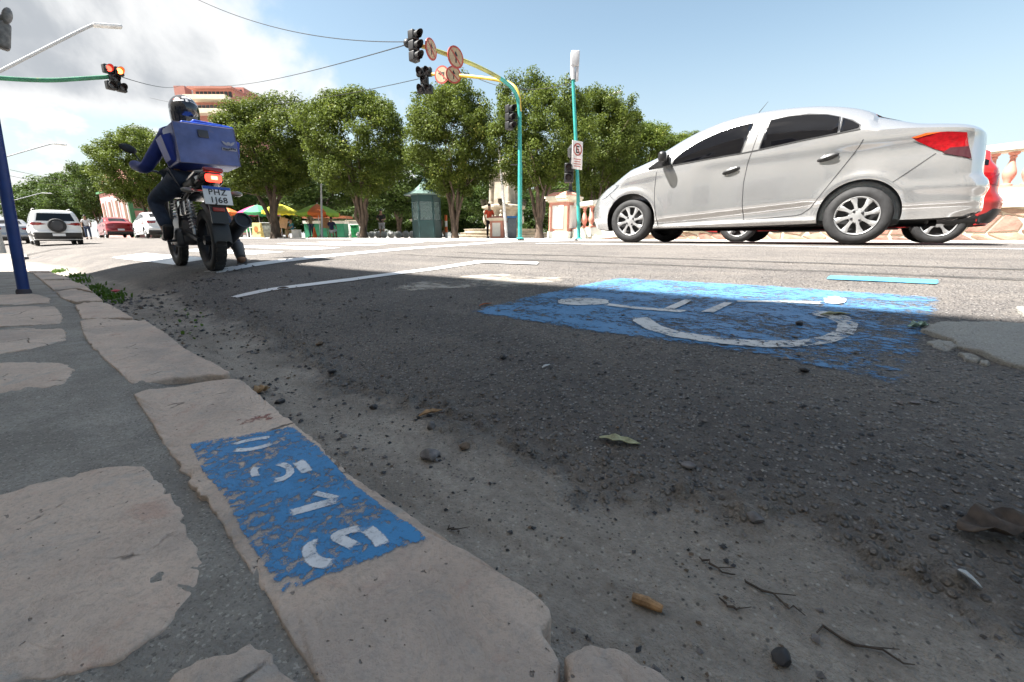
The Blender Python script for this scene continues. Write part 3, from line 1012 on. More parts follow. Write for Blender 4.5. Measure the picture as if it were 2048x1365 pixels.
class Car:
    """local axes: x right, y forward with the rear axle at 0, z up from the ground"""
    def __init__(s, spec, root, paint, detail=1.0):
        s.sp, s.root, s.paint, s.det = spec, root, paint, detail
        s.W = spec['w']
        s.surface()

    def surface(s):
        sp = s.sp
        zt, zb, zs = interp_smooth(*zip(*sp['top'])), interp_smooth(*zip(*sp['belt'])), interp_smooth(*zip(*sp['sill']))
        wr = interp_smooth(*zip(*sp['roofw']))
        yR, yF = interp_smooth(*[c for c in zip(*[(z, y) for y, z in sp['rear']])]), interp_smooth(*[c for c in zip(*[(z, y) for y, z in sp['front']])])
        y0, y1, c0, c1 = sp['y0'], sp['y1'], sp['c0'], sp['c1']
        nd = lambda n: max(4, int(n * s.det))
        st = []
        for k in range(nd(16) + 1):
            a = PI / 2 * (1 - k / nd(16))
            st.append((c0 - (c0 - y0) * math.sin(a) ** (2 / sp['nr']), max(0.0, math.cos(a)) ** (2 / sp['nr'])))
        n = nd(80)
        st += [(c0 + (c1 - c0) * k / n, 1.0) for k in range(1, n)]
        for k in range(nd(16) + 1):
            a = PI / 2 * k / nd(16)
            st.append((c1 + (y1 - c1) * math.sin(a) ** (2 / sp['nf']), max(0.0, math.cos(a)) ** (2 / sp['nf'])))
        ns, ng, nr = nd(52), nd(14), nd(8)
        rows = []
        for yn, wf in st:
            yc = min(max(yn, y0), y1)
            T, B, S = float(zt(yc)), float(zb(yc)), float(zs(yc))
            B = min(B, T - .03)
            w = s.W * wf
            wroof = min(float(wr(yc)) * wf, w)
            pts = [(0, S + .03), (w * .55, S + .02), (w * .90, S)]
            for k in range(ns + 1):
                f = k / ns
                z = S + .015 + (B - S - .015) * f
                x = w * (.955 + .045 * math.sin(PI * (.12 + .70 * f)) ** .8) * (1 - .035 * f ** 3)
                x += s.relief(yc, z) * min(1, wf * 1.5)
                pts.append((x, z))
            xb = pts[-1][0]
            zr = T - (.045 if T - B > .25 else .3 * (T - B))
            for k in range(1, ng + 1):
                f = k / ng
                pts.append((xb + (wroof - xb) * (f ** 1.25 if T - B > .25 else f), B + (zr - B) * (math.sin(f * PI / 2) ** .94)))
            for k in range(1, nr + 1):
                a = k / nr
                pts.append((wroof * (1 - a), zr + (T - zr) * (1 - (1 - a) ** 2.6)))
            row = []
            for x, z in pts:
                y = yn
                if yn < c0:
                    y = c0 + (yn - c0) * (float(yR(z)) - c0) / (y0 - c0)
                elif yn > c1:
                    y = c1 + (yn - c1) * (float(yF(z)) - c1) / (y1 - c1)
                row.append((x, y, z))
            rows.append(row)
        m = len(rows[0])
        V, F = [], []
        for sx in (1, -1):
            o = len(V)
            for r in rows:
                V += [(sx * x, y, z) for x, y, z in r]
            for i in range(len(rows) - 1):
                for j in range(m - 1):
                    f = (o + i * m + j, o + (i + 1) * m + j, o + (i + 1) * m + j + 1, o + i * m + j + 1)
                    F.append(f if sx < 0 else f[::-1])
        bm = bmesh.new()
        vs_ = [bm.verts.new(v) for v in V]
        for f in F:
            try:
                bm.faces.new([vs_[i] for i in f])
            except ValueError:
                pass
        bmesh.ops.remove_doubles(bm, verts=bm.verts, dist=.0008)
        bmesh.ops.dissolve_degenerate(bm, edges=bm.edges, dist=.0005)
        bmesh.ops.recalc_face_normals(bm, faces=bm.faces)
        s.bvh = BVHTree.FromBMesh(bm)
        me = bpy.data.meshes.new('body')
        bm.to_mesh(me)
        bm.free()
        # wheel arches cut out
        cb = MB()
        for wy in (0, sp['wb']):
            for sx in (-1, 1):
                prof = [(sp['arch'], 0), (sp['arch'], .36)]
                cb.lathe(prof, 56, (sx * (s.W + .06), wy, sp['wheel'] + .01), rot_to((-sx, 0, 0)))
        cut = cb.build('cutter', black)
        tmp = link('body', me)
        md = tmp.modifiers.new('b', 'BOOLEAN')
        md.operation, md.object, md.solver = 'DIFFERENCE', cut, 'EXACT'
        dg = bpy.context.evaluated_depsgraph_get()
        me2 = bpy.data.meshes.new_from_object(tmp.evaluated_get(dg))
        cm = cut.data
        bpy.data.objects.remove(tmp)
        bpy.data.objects.remove(cut)
        bpy.data.meshes.remove(cm)
        me2.materials.clear()
        me2.materials.append(s.paint)
        me2.materials.append(black)
        # inner arch faces and floor are black
        mi = []
        for p in me2.polygons:
            c, n_ = p.center, p.normal
            dark = (n_.z < -.75 and c.z < .32)
            for wy in (0, sp['wb']):
                r = math.hypot(c.y - wy, c.z - sp['wheel'] - .01)
                if abs(n_.x) < .4 and r < sp['arch'] + .004 and abs(c.x) > .3:
                    dark = True
            mi.append(1 if dark else 0)
        me2.polygons.foreach_set('material_index', mi)
        me2.polygons.foreach_set('use_smooth', [True] * len(mi))
        me2.set_sharp_from_angle(angle=R_(28))
        s.body = link('body', me2, s.root)

    def relief(s, y, z):
        sp = s.sp
        r = 0.0
        for wy in (0, sp['wb']):
            d = math.hypot(y - wy, z - sp['wheel'] - .01)
            r += .016 * math.exp(-((d - sp['arch'] - .03) / .045) ** 2)
        for kind, pts, amp, wid in sp.get('crease', []):
            ya, za, yb, zb_ = pts
            lo, hi = min(ya, yb), max(ya, yb)
            if lo - .25 < y < hi + .25:
                fade = min(1, max(0, (y - lo + .25) / .25)) * min(1, max(0, (hi + .25 - y) / .25))
                zl = za + (zb_ - za) * (y - ya) / (yb - ya)
                d = z - zl
                if kind == 'step':      # surface tucks in below the line
                    r -= amp * fade * (1 / (1 + math.exp(d / (wid * .22))))
                    r += amp * fade * .9 * math.exp(-max(0, -d) / .16) * 0
                elif kind == 'ridge':
                    r += amp * fade * math.exp(-(d / wid) ** 2)
                elif kind == 'hollow':
                    r -= amp * fade * math.exp(-((d + wid) / wid) ** 2)
        return r

    # ---- pieces laid on the surface
    def patch(s, name, poly, m, side=-1, off=.004, parent=None, cuts=3, view='side', thick=0.0):
        """poly in (y,z) for side, (x,z) for rear, front"""
        bm = bmesh.new()
        if view == 'side':
            mk, d = lambda a, b_: Vector((side * 3, a, b_)), Vector((-side, 0, 0))
        elif view == 'rear':
            mk, d = lambda a, b_: Vector((a, -4, b_)), Vector((0, 1, 0))
        elif view == 'top':
            mk, d = lambda a, b_: Vector((a, b_, 4)), Vector((0, 0, -1))
        else:
            mk, d = lambda a, b_: Vector((a, 8, b_)), Vector((0, -1, 0))
        P = []
        n = len(poly)
        for i in range(n):
            a, b_ = poly[i], poly[(i + 1) % n]
            L = math.hypot(b_[0] - a[0], b_[1] - a[1])
            k = max(1, int(L / .06))
            P += [(a[0] + (b_[0] - a[0]) * j / k, a[1] + (b_[1] - a[1]) * j / k) for j in range(k)]
        vs_ = [bm.verts.new(mk(a, b_)) for a, b_ in P]
        bm.faces.new(vs_)
        bmesh.ops.triangulate(bm, faces=bm.faces)
        for _ in range(cuts):
            ed = [e for e in bm.edges if e.calc_length() > .07]
            if ed:
                bmesh.ops.subdivide_edges(bm, edges=ed, cuts=1)
                bmesh.ops.triangulate(bm, faces=[f for f in bm.faces if len(f.verts) > 4])
        bad = []
        for v in bm.verts:
            h, nrm, _, _ = s.bvh.ray_cast(v.co, d)
            if h is None:
                bad.append(v)
                continue
            if nrm.dot(d) > 0:
                nrm = -nrm
            v.co = h + nrm * off
        bmesh.ops.delete(bm, geom=bad, context='VERTS')
        bmesh.ops.recalc_face_normals(bm, faces=bm.faces)
        if bm.faces and sum(f.normal.dot(d) * f.calc_area() for f in bm.faces) > 0:
            bmesh.ops.reverse_faces(bm, faces=bm.faces)
        me = bpy.data.meshes.new(name)
        bm.to_mesh(me)
        bm.free()
        me.polygons.foreach_set('use_smooth', [True] * len(me.polygons))
        me.materials.append(m)
        return link(name, me, parent or s.root)

    def seam(s, name, pts, m, w=.007, side=-1, off=.0025, view='side', parent=None):
        P = []
        f = list(zip(pts[:-1], pts[1:]))
        for a, b_ in f:
            k = max(1, int(math.hypot(b_[0] - a[0], b_[1] - a[1]) / .03))
            P += [(a[0] + (b_[0] - a[0]) * j / k, a[1] + (b_[1] - a[1]) * j / k) for j in range(k)]
        P.append(pts[-1])
        mb = MB()
        L = []
        for i, p in enumerate(P):
            a, c = P[max(0, i - 1)], P[min(len(P) - 1, i + 1)]
            tx, tz = c[0] - a[0], c[1] - a[1]
            l = math.hypot(tx, tz) or 1
            nx, nz = -tz / l * w / 2, tx / l * w / 2
            row = []
            for sg in (-1, 1):
                q = (p[0] + nx * sg, p[1] + nz * sg)
                if view == 'side':
                    o, d = Vector((side * 3, q[0], q[1])), Vector((-side, 0, 0))
                elif view == 'rear':
                    o, d = Vector((q[0], -4, q[1])), Vector((0, 1, 0))
                else:
                    o, d = Vector((q[0], q[1], 4)), Vector((0, 0, -1))
                h, nn_, _, _ = s.bvh.ray_cast(o, d)
                if h is None:
                    row = None
                    break
                if nn_.dot(d) > 0:
                    nn_ = -nn_
                row.append(h + nn_ * off)
            if row:
                L.append(row)
        if len(L) < 2:
            return
        vs_ = [v for r in L for v in r]
        mb.add(vs_, [(2 * i, 2 * i + 1, 2 * i + 3, 2 * i + 2) for i in range(len(L) - 1)])
        return mb.build(name, m, parent or s.root)

    def on(s, y, z, side=-1):
        h, n, _, _ = s.bvh.ray_cast(Vector((side * 3, y, z)), Vector((-side, 0, 0)))
        return h, n

    def wheels(s, rim_mat, style='hubcap', sides=(-1, 1), full=True):
        sp = s.sp
        for wy in (0, sp['wb']):
            for sx in sides:
                make_wheel(s.root, (sx * (s.W - .04), wy, sp['wheel']), sx, sp['wheel'], rim_mat, style, full)


def make_wheel(root, c, sx, r, rim_mat, style='hubcap', full=True, wid=.18):
    """wheel whose outer face looks along sx"""
    ax = rot_to((sx, 0, 0))
    rr = r * .655
    b = MB()
    pr = [(rr, -wid), (r * .90, -wid * .98), (r * .975, -wid * .88), (r, -wid * .72), (r * 1.0, -wid * .28), (r * .985, -wid * .14), (r * .94, -.012), (r * .86, .004), (r * .74, .006), (rr * 1.02, -.004), (rr, -.02)]
    b.lathe(pr, 56, c, ax, cap=False)
    for k in (.42, .58):      # tread grooves
        b.lathe([(r * 1.001, -wid * k - .006), (r * 1.003, -wid * k), (r * 1.001, -wid * k + .006)], 56, c, ax, cap=False)
    tyre = b.build('tyre', rubber, root, angle=50)
    b = MB()
    b.lathe([(rr * 1.0, -wid), (rr * .99, -.035), (rr * .3, -.05), (.001, -.05)], 40, c, ax, cap=False)
    b.build('wheel_barrel', black, tyre)
    b = MB()
    Mx = Matrix.Translation(Vector(c)) @ ax.to_4x4()
    n = 8 if style == 'hubcap' else 5
    b.lathe([(rr * 1.0, -.03), (rr * 1.01, -.002), (rr * .985, .004), (rr * .93, -.004), (rr * .92, -.016)], 56, c, ax, cap=False)
    b.lathe([(rr * .40, -.022), (rr * .36, .004), (rr * .18, .012), (.001, .014)], 32, c, ax, cap=False)
    for k in range(n):
        a = 2 * PI * k / n + .2
        rows = []
        for f, wa, z in ((.30, .20, .004), (.48, .165, .002), (.62, .19, -.002), (.80, .275, -.003), (.945, .33, -.004)):
            w = wa * (1.0 if n == 8 else .95) * rr
            tw = .14 * (f - .3)
            rows.append([(f * rr, -w * .5, z - .004, a + tw), (f * rr, -w * .38, z + .006, a + tw), (f * rr, w * .38, z + .006, a + tw), (f * rr, w * .5, z - .004, a + tw)])
        vs_ = []
        for r_ in rows:
            for x, y, z, aa in r_:
                vs_.append(Mx @ Vector((x * math.cos(aa) - y * math.sin(aa), x * math.sin(aa) + y * math.cos(aa), z)))
        fs = []
        for i in range(len(rows) - 1):
            for j in range(3):
                fs.append((i * 4 + j, (i + 1) * 4 + j, (i + 1) * 4 + j + 1, i * 4 + j + 1))
        b.add(vs_, fs)
    rim = b.build('wheel_cover' if style == 'hubcap' else 'rim', rim_mat, tyre, angle=60)
    if full:
        for k in range(4):
            a = 2 * PI * k / 4 + .6
            p = Mx @ Vector((rr * .27 * math.cos(a), rr * .27 * math.sin(a), .004))
            b = MB()
            b.lathe([(.013, 0), (.013, .010), (.007, .016), (.0005, .017)], 12, p, ax, cap=False)
            b.build('wheel_bolt', dark_steel, tyre)
    return tyre


SEDAN = dict(
    w=.855, wb=2.54, wheel=.30, arch=.358, y0=-.95, y1=3.36, c0=-.50, c1=2.62, nr=4.6, nf=2.5,
    top=[(-.95, 1.10), (-.86, 1.135), (-.75, 1.160), (-.62, 1.18), (-.49, 1.195), (-.36, 1.225), (-.21, 1.290), (-.06, 1.36), (.13, 1.452), (.33, 1.508), (.53, 1.543), (.75, 1.563), (.96, 1.570), (1.2, 1.564), (1.44, 1.536), (1.69, 1.474), (1.95, 1.366), (2.14, 1.262), (2.38, 1.135), (2.59, 1.052), (2.78, .985), (3.06, .875), (3.25, .78), (3.36, .70)],
    belt=[(-.95, 1.02), (-.75, 1.07), (-.5, 1.10), (-.2, 1.13), (.2, 1.145), (.6, 1.115), (1.0, 1.070), (1.5, 1.03), (2.0, .985), (2.3, .955), (2.6, .90), (2.9, .80), (3.2, .70), (3.36, .64)],
    sill=[(-.95, .27), (-.6, .245), (-.3, .235), (.3, .215), (1.2, .19), (2.2, .178), (2.9, .16), (3.2, .19), (3.36, .24)],
    roofw=[(-.95, .60), (-.6, .62), (-.3, .575), (.1, .56), (.6, .575), (1.1, .58), (1.6, .57), (2.0, .60), (2.4, .68), (2.8, .68), (3.36, .58)],
    rear=[(-.82, .12), (-.90, .27), (-.985, .34), (-.972, .46), (-.990, .55), (-.975, .61), (-.930, .67), (-.915, .80), (-.900, .95), (-.88, 1.05), (-.82, 1.20)],
    front=[(3.20, .10), (3.30, .22), (3.36, .36), (3.36, .5), (3.33, .6), (3.26, .7), (3.15, .80), (3.0, 1.0)],
    crease=[('step', (.1, .99, -.9, 1.025), .022, .07), ('hollow', (.1, .99, -.9, 1.025), .010, .10), ('step', (1.5, .935, .1, .99), .018, .10), ('step', (2.05, .300, .46, .448), .026, .05), ('hollow', (2.05, .300, .46, .448), .010, .06), ('ridge', (2.25, .215, .4, .262), .020, .028), ('step', (-.36, .375, -.95, .392), .018, .04), ('step', (2.25, .845, 2.95, .76), .016, .07), ('ridge', (-.40, .56, -.92, .55), .009, .05)],
)
silver = mat('silver_paint', (0.57, 0.57, 0.57), 0.17, 0.74, var=.015, vs=2.0, coat=0.8)
alloy = mat('wheel_silver', (0.50, 0.50, 0.50), 0.33, 0.6, var=.06)
tint = glass_mat('tinted_glass', (0.003, 0.003, 0.004), .015)
seam_m = mat('panel_gap', (0.03, 0.03, 0.032), 0.6, var=.1)
trim = mat('black_trim', (0.02, 0.02, 0.021), 0.35, var=.15)
lampclear = mat('clear_lamp', (0.34, 0.36, 0.38), 0.08, 0.5, var=.3, vs=30, coat=1.0)
plate_w = mat('plate_white', (0.72, 0.73, 0.74), 0.5, var=.04)
plate_b = mat('plate_blue', (0.02, 0.09, 0.42), 0.5, var=.06)


def side_handles(c, spots, side=-1, parent=None):
    for y, z, rise in spots:
        h, n = c.on(y, z, side)
        b = MB()
        d = Vector((0, -1, rise)).normalized()
        mt = frame(d, n if side < 0 else n)
        b.ell(h + n * .022, (.088, .016, .019), 16, 8, mtx=mt)
        b.ell(h + n * .002, (.102, .012, .034), 18, 8, mtx=mt)
        b.build('door_handle', trim, parent or c.root)


def silver_car():
    root = thing('silver_car', 'silver four-door sedan seen from the side with tinted windows', 'car', (6.845, .04, .335))
    c = Car(SEDAN, root, silver)
    for sd in (-1, 1):
        f = [(2.01, 1.000), (1.99, 1.062), (1.90, 1.145), (1.78, 1.215), (1.66, 1.272), (1.48, 1.336), (1.29, 1.374), (1.125, 1.388), (1.215, 1.062)]
        r = [(1.008, 1.082), (.945, 1.390), (.775, 1.404), (.59, 1.394), (.42, 1.366), (.30, 1.322), (.292, 1.160)]
        q = [(.262, 1.304), (.178, 1.258), (.118, 1.212), (.116, 1.19), (.128, 1.180), (.270, 1.160)]
        for poly, nm in ((f, 'front_window'), (r, 'rear_window'), (q, 'quarter_window')):
            cx = sum(p[0] for p in poly) / len(poly)
            cz = sum(p[1] for p in poly) / len(poly)
            big = []
            for y, z in poly:
                l = math.hypot(y - cx, z - cz)
                k = 1 + .016 / l
                big.append((cx + (y - cx) * k, cz + (z - cz) * k))
            w = c.patch(nm, poly, tint, sd, .0065)
            c.patch('window_trim', big, trim, sd, .003, parent=w)
        c.seam('belt_moulding', [(2.02, .985), (1.5, 1.028), (1.2, 1.048), (1.0, 1.068), (.6, 1.118), (.1, 1.166)], trim, .012, sd, .005)
        c.seam('door_gap', [(2.207, .93), (2.213, .851), (2.215, .7), (2.201, .56), (2.17, .38), (2.125, .20)], seam_m, .008, sd)
        c.seam('door_gap', [(1.03, 1.39), (1.085, 1.072), (1.118, .923), (1.134, .707), (1.122, .48), (1.091, .27)], seam_m, .008, sd)
        c.seam('door_gap', [(.06, 1.06), (.081, 1.002), (.209, .772), (.33, .561), (.425, .396), (.50, .335), (.558, .318), (1.09, .278)], seam_m, .008, sd)
        c.seam('bumper_gap', [(-.517, .865), (-.40, .76), (-.24, .62)], seam_m, .007, sd)
        c.seam('bumper_gap', [(2.95, .74), (2.86, .64), (2.80, .60)], seam_m, .006, sd)
        side_handles(c, [(1.29, .862, .30), (.338, .913, .30)], sd)
        t = c.patch('tail_light', [(-.315, 1.03), (-.417, 1.058), (-.567, 1.052), (-.70, 1.030), (-.735, .90), (-.765, .795), (-.663, .832), (-.503, .905), (-.367, .99)], red_lens, sd, .008)
        c.patch('smoked_lens', [(-.56, .862), (-.61, .905), (-.735, .905), (-.768, .80), (-.663, .828)], mat('smoked_lens', (.06, .02, .025), .1, coat=.8), sd, .0105, parent=t)
        c.patch('amber_lens', [(-.315, 1.03), (-.417, 1.056), (-.52, 1.053), (-.42, 1.038), (-.35, 1.020)], mat('amber_lens', (.60, .09, .015), .15, coat=.6), sd, .0105, parent=t)
        c.patch('headlight', [(3.04, .62), (3.02, .70), (2.98, .76), (2.90, .805), (2.74, .80), (2.80, .745), (2.88, .69), (2.96, .635)], lampclear, sd, .006)
        # mirror
        h, n = c.on(2.06, 1.03, sd)
        b = MB()
        b.prism([(0, 0), (.30, -.015), (.02, .14)], .035, Matrix.Translation(h + Vector((sd * -.01, -.02, -.035))) @ frame((0, 1, 0), (0, 0, 1)).to_4x4() if sd > 0 else Matrix.Translation(h + Vector((.012, -.02, -.035))) @ Matrix(((0, 0, -1, 0), (1, 0, 0, 0), (0, 1, 0, 0), (0, 0, 0, 1))))
        m_ = b.build('mirror_mount', trim, root)
        b = MB()
        b.rbox(h + Vector((sd * .125, .045, .055)), (.20, .105, .135), .045, mtx=Matrix.Rotation(sd * -.25, 3, 'Z'))
        b.tube([h + Vector((sd * -.01, .04, -.005)), h + Vector((sd * .07, .05, .01))], .022, 8)
        b.build('mirror_housing', trim, m_)
        # wheel arch lip
    c.wheels(alloy)
    # rear: deck lid gap, lamps, plate, badge
    c.seam('deck_lid_gap', [(-.60, 1.04), (-.60, .80), (-.45, .72), (.45, .72), (.60, .80), (.60, 1.04)], seam_m, .007, view='rear')
    c.patch('number_plate', [(-.2, .56), (.2, .56), (.2, .44), (-.2, .44)], plate_w, view='rear', off=.008)
    c.patch('rear_windscreen', [(-.52, -.32), (.52, -.32), (.46, .12), (-.46, .12)], tint, view='top', off=.005)
    c.patch('windscreen', [(-.62, 2.22), (.62, 2.22), (.50, 1.62), (-.50, 1.62)], tint, view='top', off=.005)
    b = MB()
    b.tube([(-.30, 1.20, 1.535), (-.30, 1.07, 1.70)], [.006, .002], 6)
    b.build('antenna', black, root)
    b = MB()      # underbody, axle beam, exhaust, so the gap under the sills reads as a car
    b.box((0, 1.25, .235), (1.35, 3.2, .05))
    b.tube([(-.72, 0, .28), (.72, 0, .28)], .035, 8)
    b.tube([(.3, 2.2, .2), (.3, .6, .2), (.45, -.75, .24)], .035, 8)
    b.rbox((.42, -.45, .27), (.22, .45, .14), .05)
    b.box((0, -.62, .30), (1.2, .5, .04))
    b.build('underbody', black, root)
    return c


silver_car()
# ------------------------------------------------------------------ other cars
def shifted(spec, **k):
    d = dict(spec)
    d.update(k)
    return d


RED = mat('red_car_paint', (0.42, 0.025, 0.025), 0.3, 0.2, var=.04, coat=.8)
MAROON = mat('maroon_car_paint', (0.26, 0.02, 0.025), 0.3, 0.2, var=.04, coat=.8)
WHITECAR = mat('white_car_paint', (0.74, 0.74, 0.74), 0.3, 0.0, var=.02, coat=.8)
GREYCAR = mat('grey_car_paint', (0.30, 0.31, 0.33), 0.3, 0.5, var=.03, coat=.8)
HATCH = shifted(SEDAN, w=.86, arch=.37, wheel=.325, y0=-.80, nr=3.0,
                top=[(-.80, 1.30), (-.70, 1.45), (-.4, 1.56), (.2, 1.62), (.8, 1.64), (1.3, 1.62), (1.7, 1.54), (2.05, 1.36), (2.35, 1.18), (2.6, 1.10), (2.9, 1.03), (3.2, .93), (3.36, .80)],
                belt=[(-.8, 1.10), (0, 1.12), (1, 1.06), (2.2, 1.0), (2.9, .92), (3.36, .74)],
                roofw=[(-.8, .56), (0, .58), (1.2, .58), (2.0, .62), (2.5, .70), (3.36, .6)],
                rear=[(-.62, .1), (-.68, .26), (-.80, .40), (-.83, .55), (-.74, .70), (-.72, .82), (-.74, 1.0), (-.66, 1.2), (-.50, 1.5)],
                crease=[('step', (2.2, .95, -.6, 1.0), .016, .1), ('step', (-.3, .62, -.85, .60), .02, .06), ('ridge', (-.3, .56, -.85, .54), .014, .05)])
SUV = shifted(HATCH, w=.885, wheel=.335, arch=.38,
              top=[(-.80, 1.40), (-.72, 1.58), (-.5, 1.66), (.2, 1.69), (.9, 1.69), (1.4, 1.65), (1.8, 1.54), (2.1, 1.36), (2.4, 1.2), (2.8, 1.12), (3.2, 1.0), (3.36, .85)],
              rear=[(-.66, .1), (-.76, .3), (-.82, .45), (-.82, .62), (-.76, .75), (-.75, 1.05), (-.68, 1.3), (-.58, 1.6)],
              roofw=[(-.8, .60), (0, .62), (1.2, .62), (2.0, .66), (2.5, .72), (3.36, .62)])
CAR2 = shifted(SEDAN, w=.87)


def plain_windows(c, spec, sides=(-1, 1), lift=0.0):
    zt = interp_smooth(*zip(*spec['top']))
    zb = interp_smooth(*zip(*spec['belt']))
    for sd in sides:
        for y0, y1, n in ((-.35, .95, 'rear_window'), (1.03, 1.9, 'front_window')):
            ys = np.linspace(y0, y1, 9)
            top = [(y, float(zt(y)) - .14 - .05 * (1.0 if y < 0 else 0)) for y in ys]
            bot = [(y, float(zb(y)) + .03) for y in ys]
            poly = [p for p in bot if True] + top[::-1]
            poly = [(y, max(z, float(zb(y)) + .035)) if i >= 9 else (y, z) for i, (y, z) in enumerate(poly)]
            c.patch(n, poly, tint, sd, .006)
        c.seam('door_gap', [(1.0, 1.05), (1.05, .7), (1.0, .3)], seam_m, .01, sd)
        side_handles(c, [(1.25, .92, .05), (.25, .95, .05)], sd)


# red hatchback beyond the silver car
root = thing('red_car', 'red hatchback mostly hidden behind the silver sedan', 'car', (9.36, -.86, .318))
RHATCH = shifted(HATCH, y0=-.62, c0=-.36, wheel=.30, arch=.345,
                 top=[(-.62, 1.02), (-.45, 1.2), (-.2, 1.33), (.2, 1.42), (.8, 1.47), (1.3, 1.45), (1.7, 1.36), (2.05, 1.2), (2.35, 1.06), (2.6, 1.0), (2.9, .94), (3.2, .85), (3.36, .75)],
                 rear=[(-.50, .1), (-.54, .26), (-.62, .40), (-.645, .55), (-.56, .68), (-.54, .82), (-.52, .95), (-.38, 1.15), (-.1, 1.5)],
                 belt=[(-.8, .93), (0, 1.0), (1, .98), (2.2, .95), (2.9, .86), (3.36, .7)])
c = Car(RHATCH, root, RED, .6)
plain_windows(c, RHATCH)
c.wheels(alloy, 'alloy', (-1, 1), False)
for sd in (-1, 1):
    c.patch('tail_light', [(-.54, .90), (-.30, .92), (-.28, .84), (-.42, .76), (-.56, .74)], red_lens, sd, .008)
    c.patch('lower_cladding', [(-.66, .42), (-.37, .38), (-.37, .24), (-.62, .24)], black, sd, .010)
c.patch('rear_bumper_cladding', [(-.84, .24), (-.84, .46), (.84, .46), (.84, .24)], black, view='rear', off=.010)
c.patch('number_plate', [(-.2, .80), (.2, .80), (.2, .68), (-.2, .68)], plate_w, view='rear', off=.008)
c.patch('rear_windscreen', [(-.52, .98), (.52, .98), (.44, 1.22), (-.44, 1.22)], tint, view='rear', off=.006)
b = MB()
b.box((0, 1.25, .27), (1.35, 3.2, .06))
b.tube([(-.74, 0, .31), (.74, 0, .31)], .035, 8)
b.build('underbody', black, root)


def road_at(q, t):
    return float(base_z(np.array([q]), np.array([t]))[0])


# white compact suv driving away, spare wheel on the tailgate
def far_suv():
    q, t = 3.42, 31.2
    root = thing('white_suv', 'white compact suv driving away with spare wheel on its tailgate', 'car', (q, t, road_at(q, t)), R_(-2))
    c = Car(SUV, root, WHITECAR, .5)
    plain_windows(c, SUV)
    c.wheels(alloy, 'alloy', (-1, 1), False)
    c.patch('rear_windscreen', [(-.66, 1.14), (.66, 1.14), (.56, 1.50), (-.56, 1.50)], tint, view='rear', off=.006)
    for sx in (-1, 1):
        c.patch('tail_light', [(sx * .86, 1.08), (sx * .50, 1.06), (sx * .46, .98), (sx * .86, .92)], red_lens, view='rear', off=.010)
        c.patch('tail_light', [(-.78, .92), (-.52, .98), (-.52, 1.05), (-.78, 1.08)], red_lens, sx, .010)
        b = MB()
        b.tube([(sx * .60, -.35, 1.69), (sx * .62, .2, 1.735), (sx * .62, 1.1, 1.73), (sx * .60, 1.4, 1.67)], .02, 6)
        b.build('roof_rail', steel, root)
    c.patch('bumper_cladding', [(-.88, .30), (-.88, .60), (.88, .60), (.88, .30)], black, view='rear', off=.012)
    c.patch('number_plate', [(-.22, .56), (.22, .56), (.22, .44), (-.22, .44)], plate_w, view='rear', off=.022)
    ax = rot_to((0, -1, 0))
    b = MB()
    b.lathe([(.20, 0), (.30, .02), (.325, .06), (.325, .14), (.30, .18), (.22, .19)], 40, (.0, -.74, .93), ax)
    sw = b.build('spare_wheel', rubber, root)
    b = MB()
    b.lathe([(.225, .185), (.21, .215), (.05, .225), (.001, .225)], 32, (.0, -.74, .93), ax, cap=False)
    b.build('spare_wheel_cover', dark_steel, sw)


far_suv()


def far_sedan(name, label, q, t, paint, red_glass=False):
    root = thing(name, label, 'car', (q, t, road_at(q, t)), R_(-1))
    c = Car(CAR2, root, paint, .45)
    plain_windows(c, CAR2)
    c.wheels(alloy, 'alloy', (-1, 1), False)
    c.patch('rear_windscreen', [(-.52, -.32), (.52, -.32), (.46, .14), (-.46, .14)], tint, view='top', off=.006)
    for sx in (-1, 1):
        c.patch('tail_light', [(sx * .84, .84), (sx * .84, 1.0), (sx * .40, .98), (sx * .44, .88)], red_lens, view='rear', off=.010)
    c.patch('bumper_cladding', [(-.8, .28), (-.8, .46), (.8, .46), (.8, .28)], black, view='rear', off=.012)
    c.patch('number_plate', [(-.2, .66), (.2, .66), (.2, .54), (-.2, .54)], plate_w, view='rear', off=.012)


far_sedan('red_sedan', 'dark red sedan far down the street beside the white sedan', 8.4, 45.5, MAROON)
far_sedan('white_sedan', 'white sedan down the street partly hidden by the motorcycle rider', 8.3, 34.0, WHITECAR)
far_sedan('grey_sedan', 'grey car partly hidden behind the blue pole and the white suv', 2.6, 42.0, GREYCAR)
# ------------------------------------------------------------------ people: a skinned body with clothing as its children
def skin_mesh(name, J, E, m, parent, root=None, sub=2, smooth=1.0):
    """J: {joint: (pos, radius or (rx, ry))}, E: edges"""
    names = list(J)
    me = bpy.data.meshes.new(name)
    me.from_pydata([J[n][0] for n in names], [(names.index(a), names.index(b_)) for a, b_ in E], [])
    me.materials.append(m)
    o = link(name, me, parent)
    md = o.modifiers.new('skin', 'SKIN')
    md.use_smooth_shade = True
    md.branch_smoothing = .6
    for i, n in enumerate(names):
        r = J[n][1]
        sv = me.skin_vertices[0].data[i]
        sv.radius = (r, r) if not hasattr(r, '__len__') else r
        sv.use_root = (n == root) if root else i == 0
    ss = o.modifiers.new('sub', 'SUBSURF')
    ss.levels = ss.render_levels = sub
    return o


SKIN = mat('skin_brown', (0.28, 0.155, 0.10), 0.55, var=.06)
HAIR = mat('dark_hair', (0.015, 0.012, 0.010), 0.6)


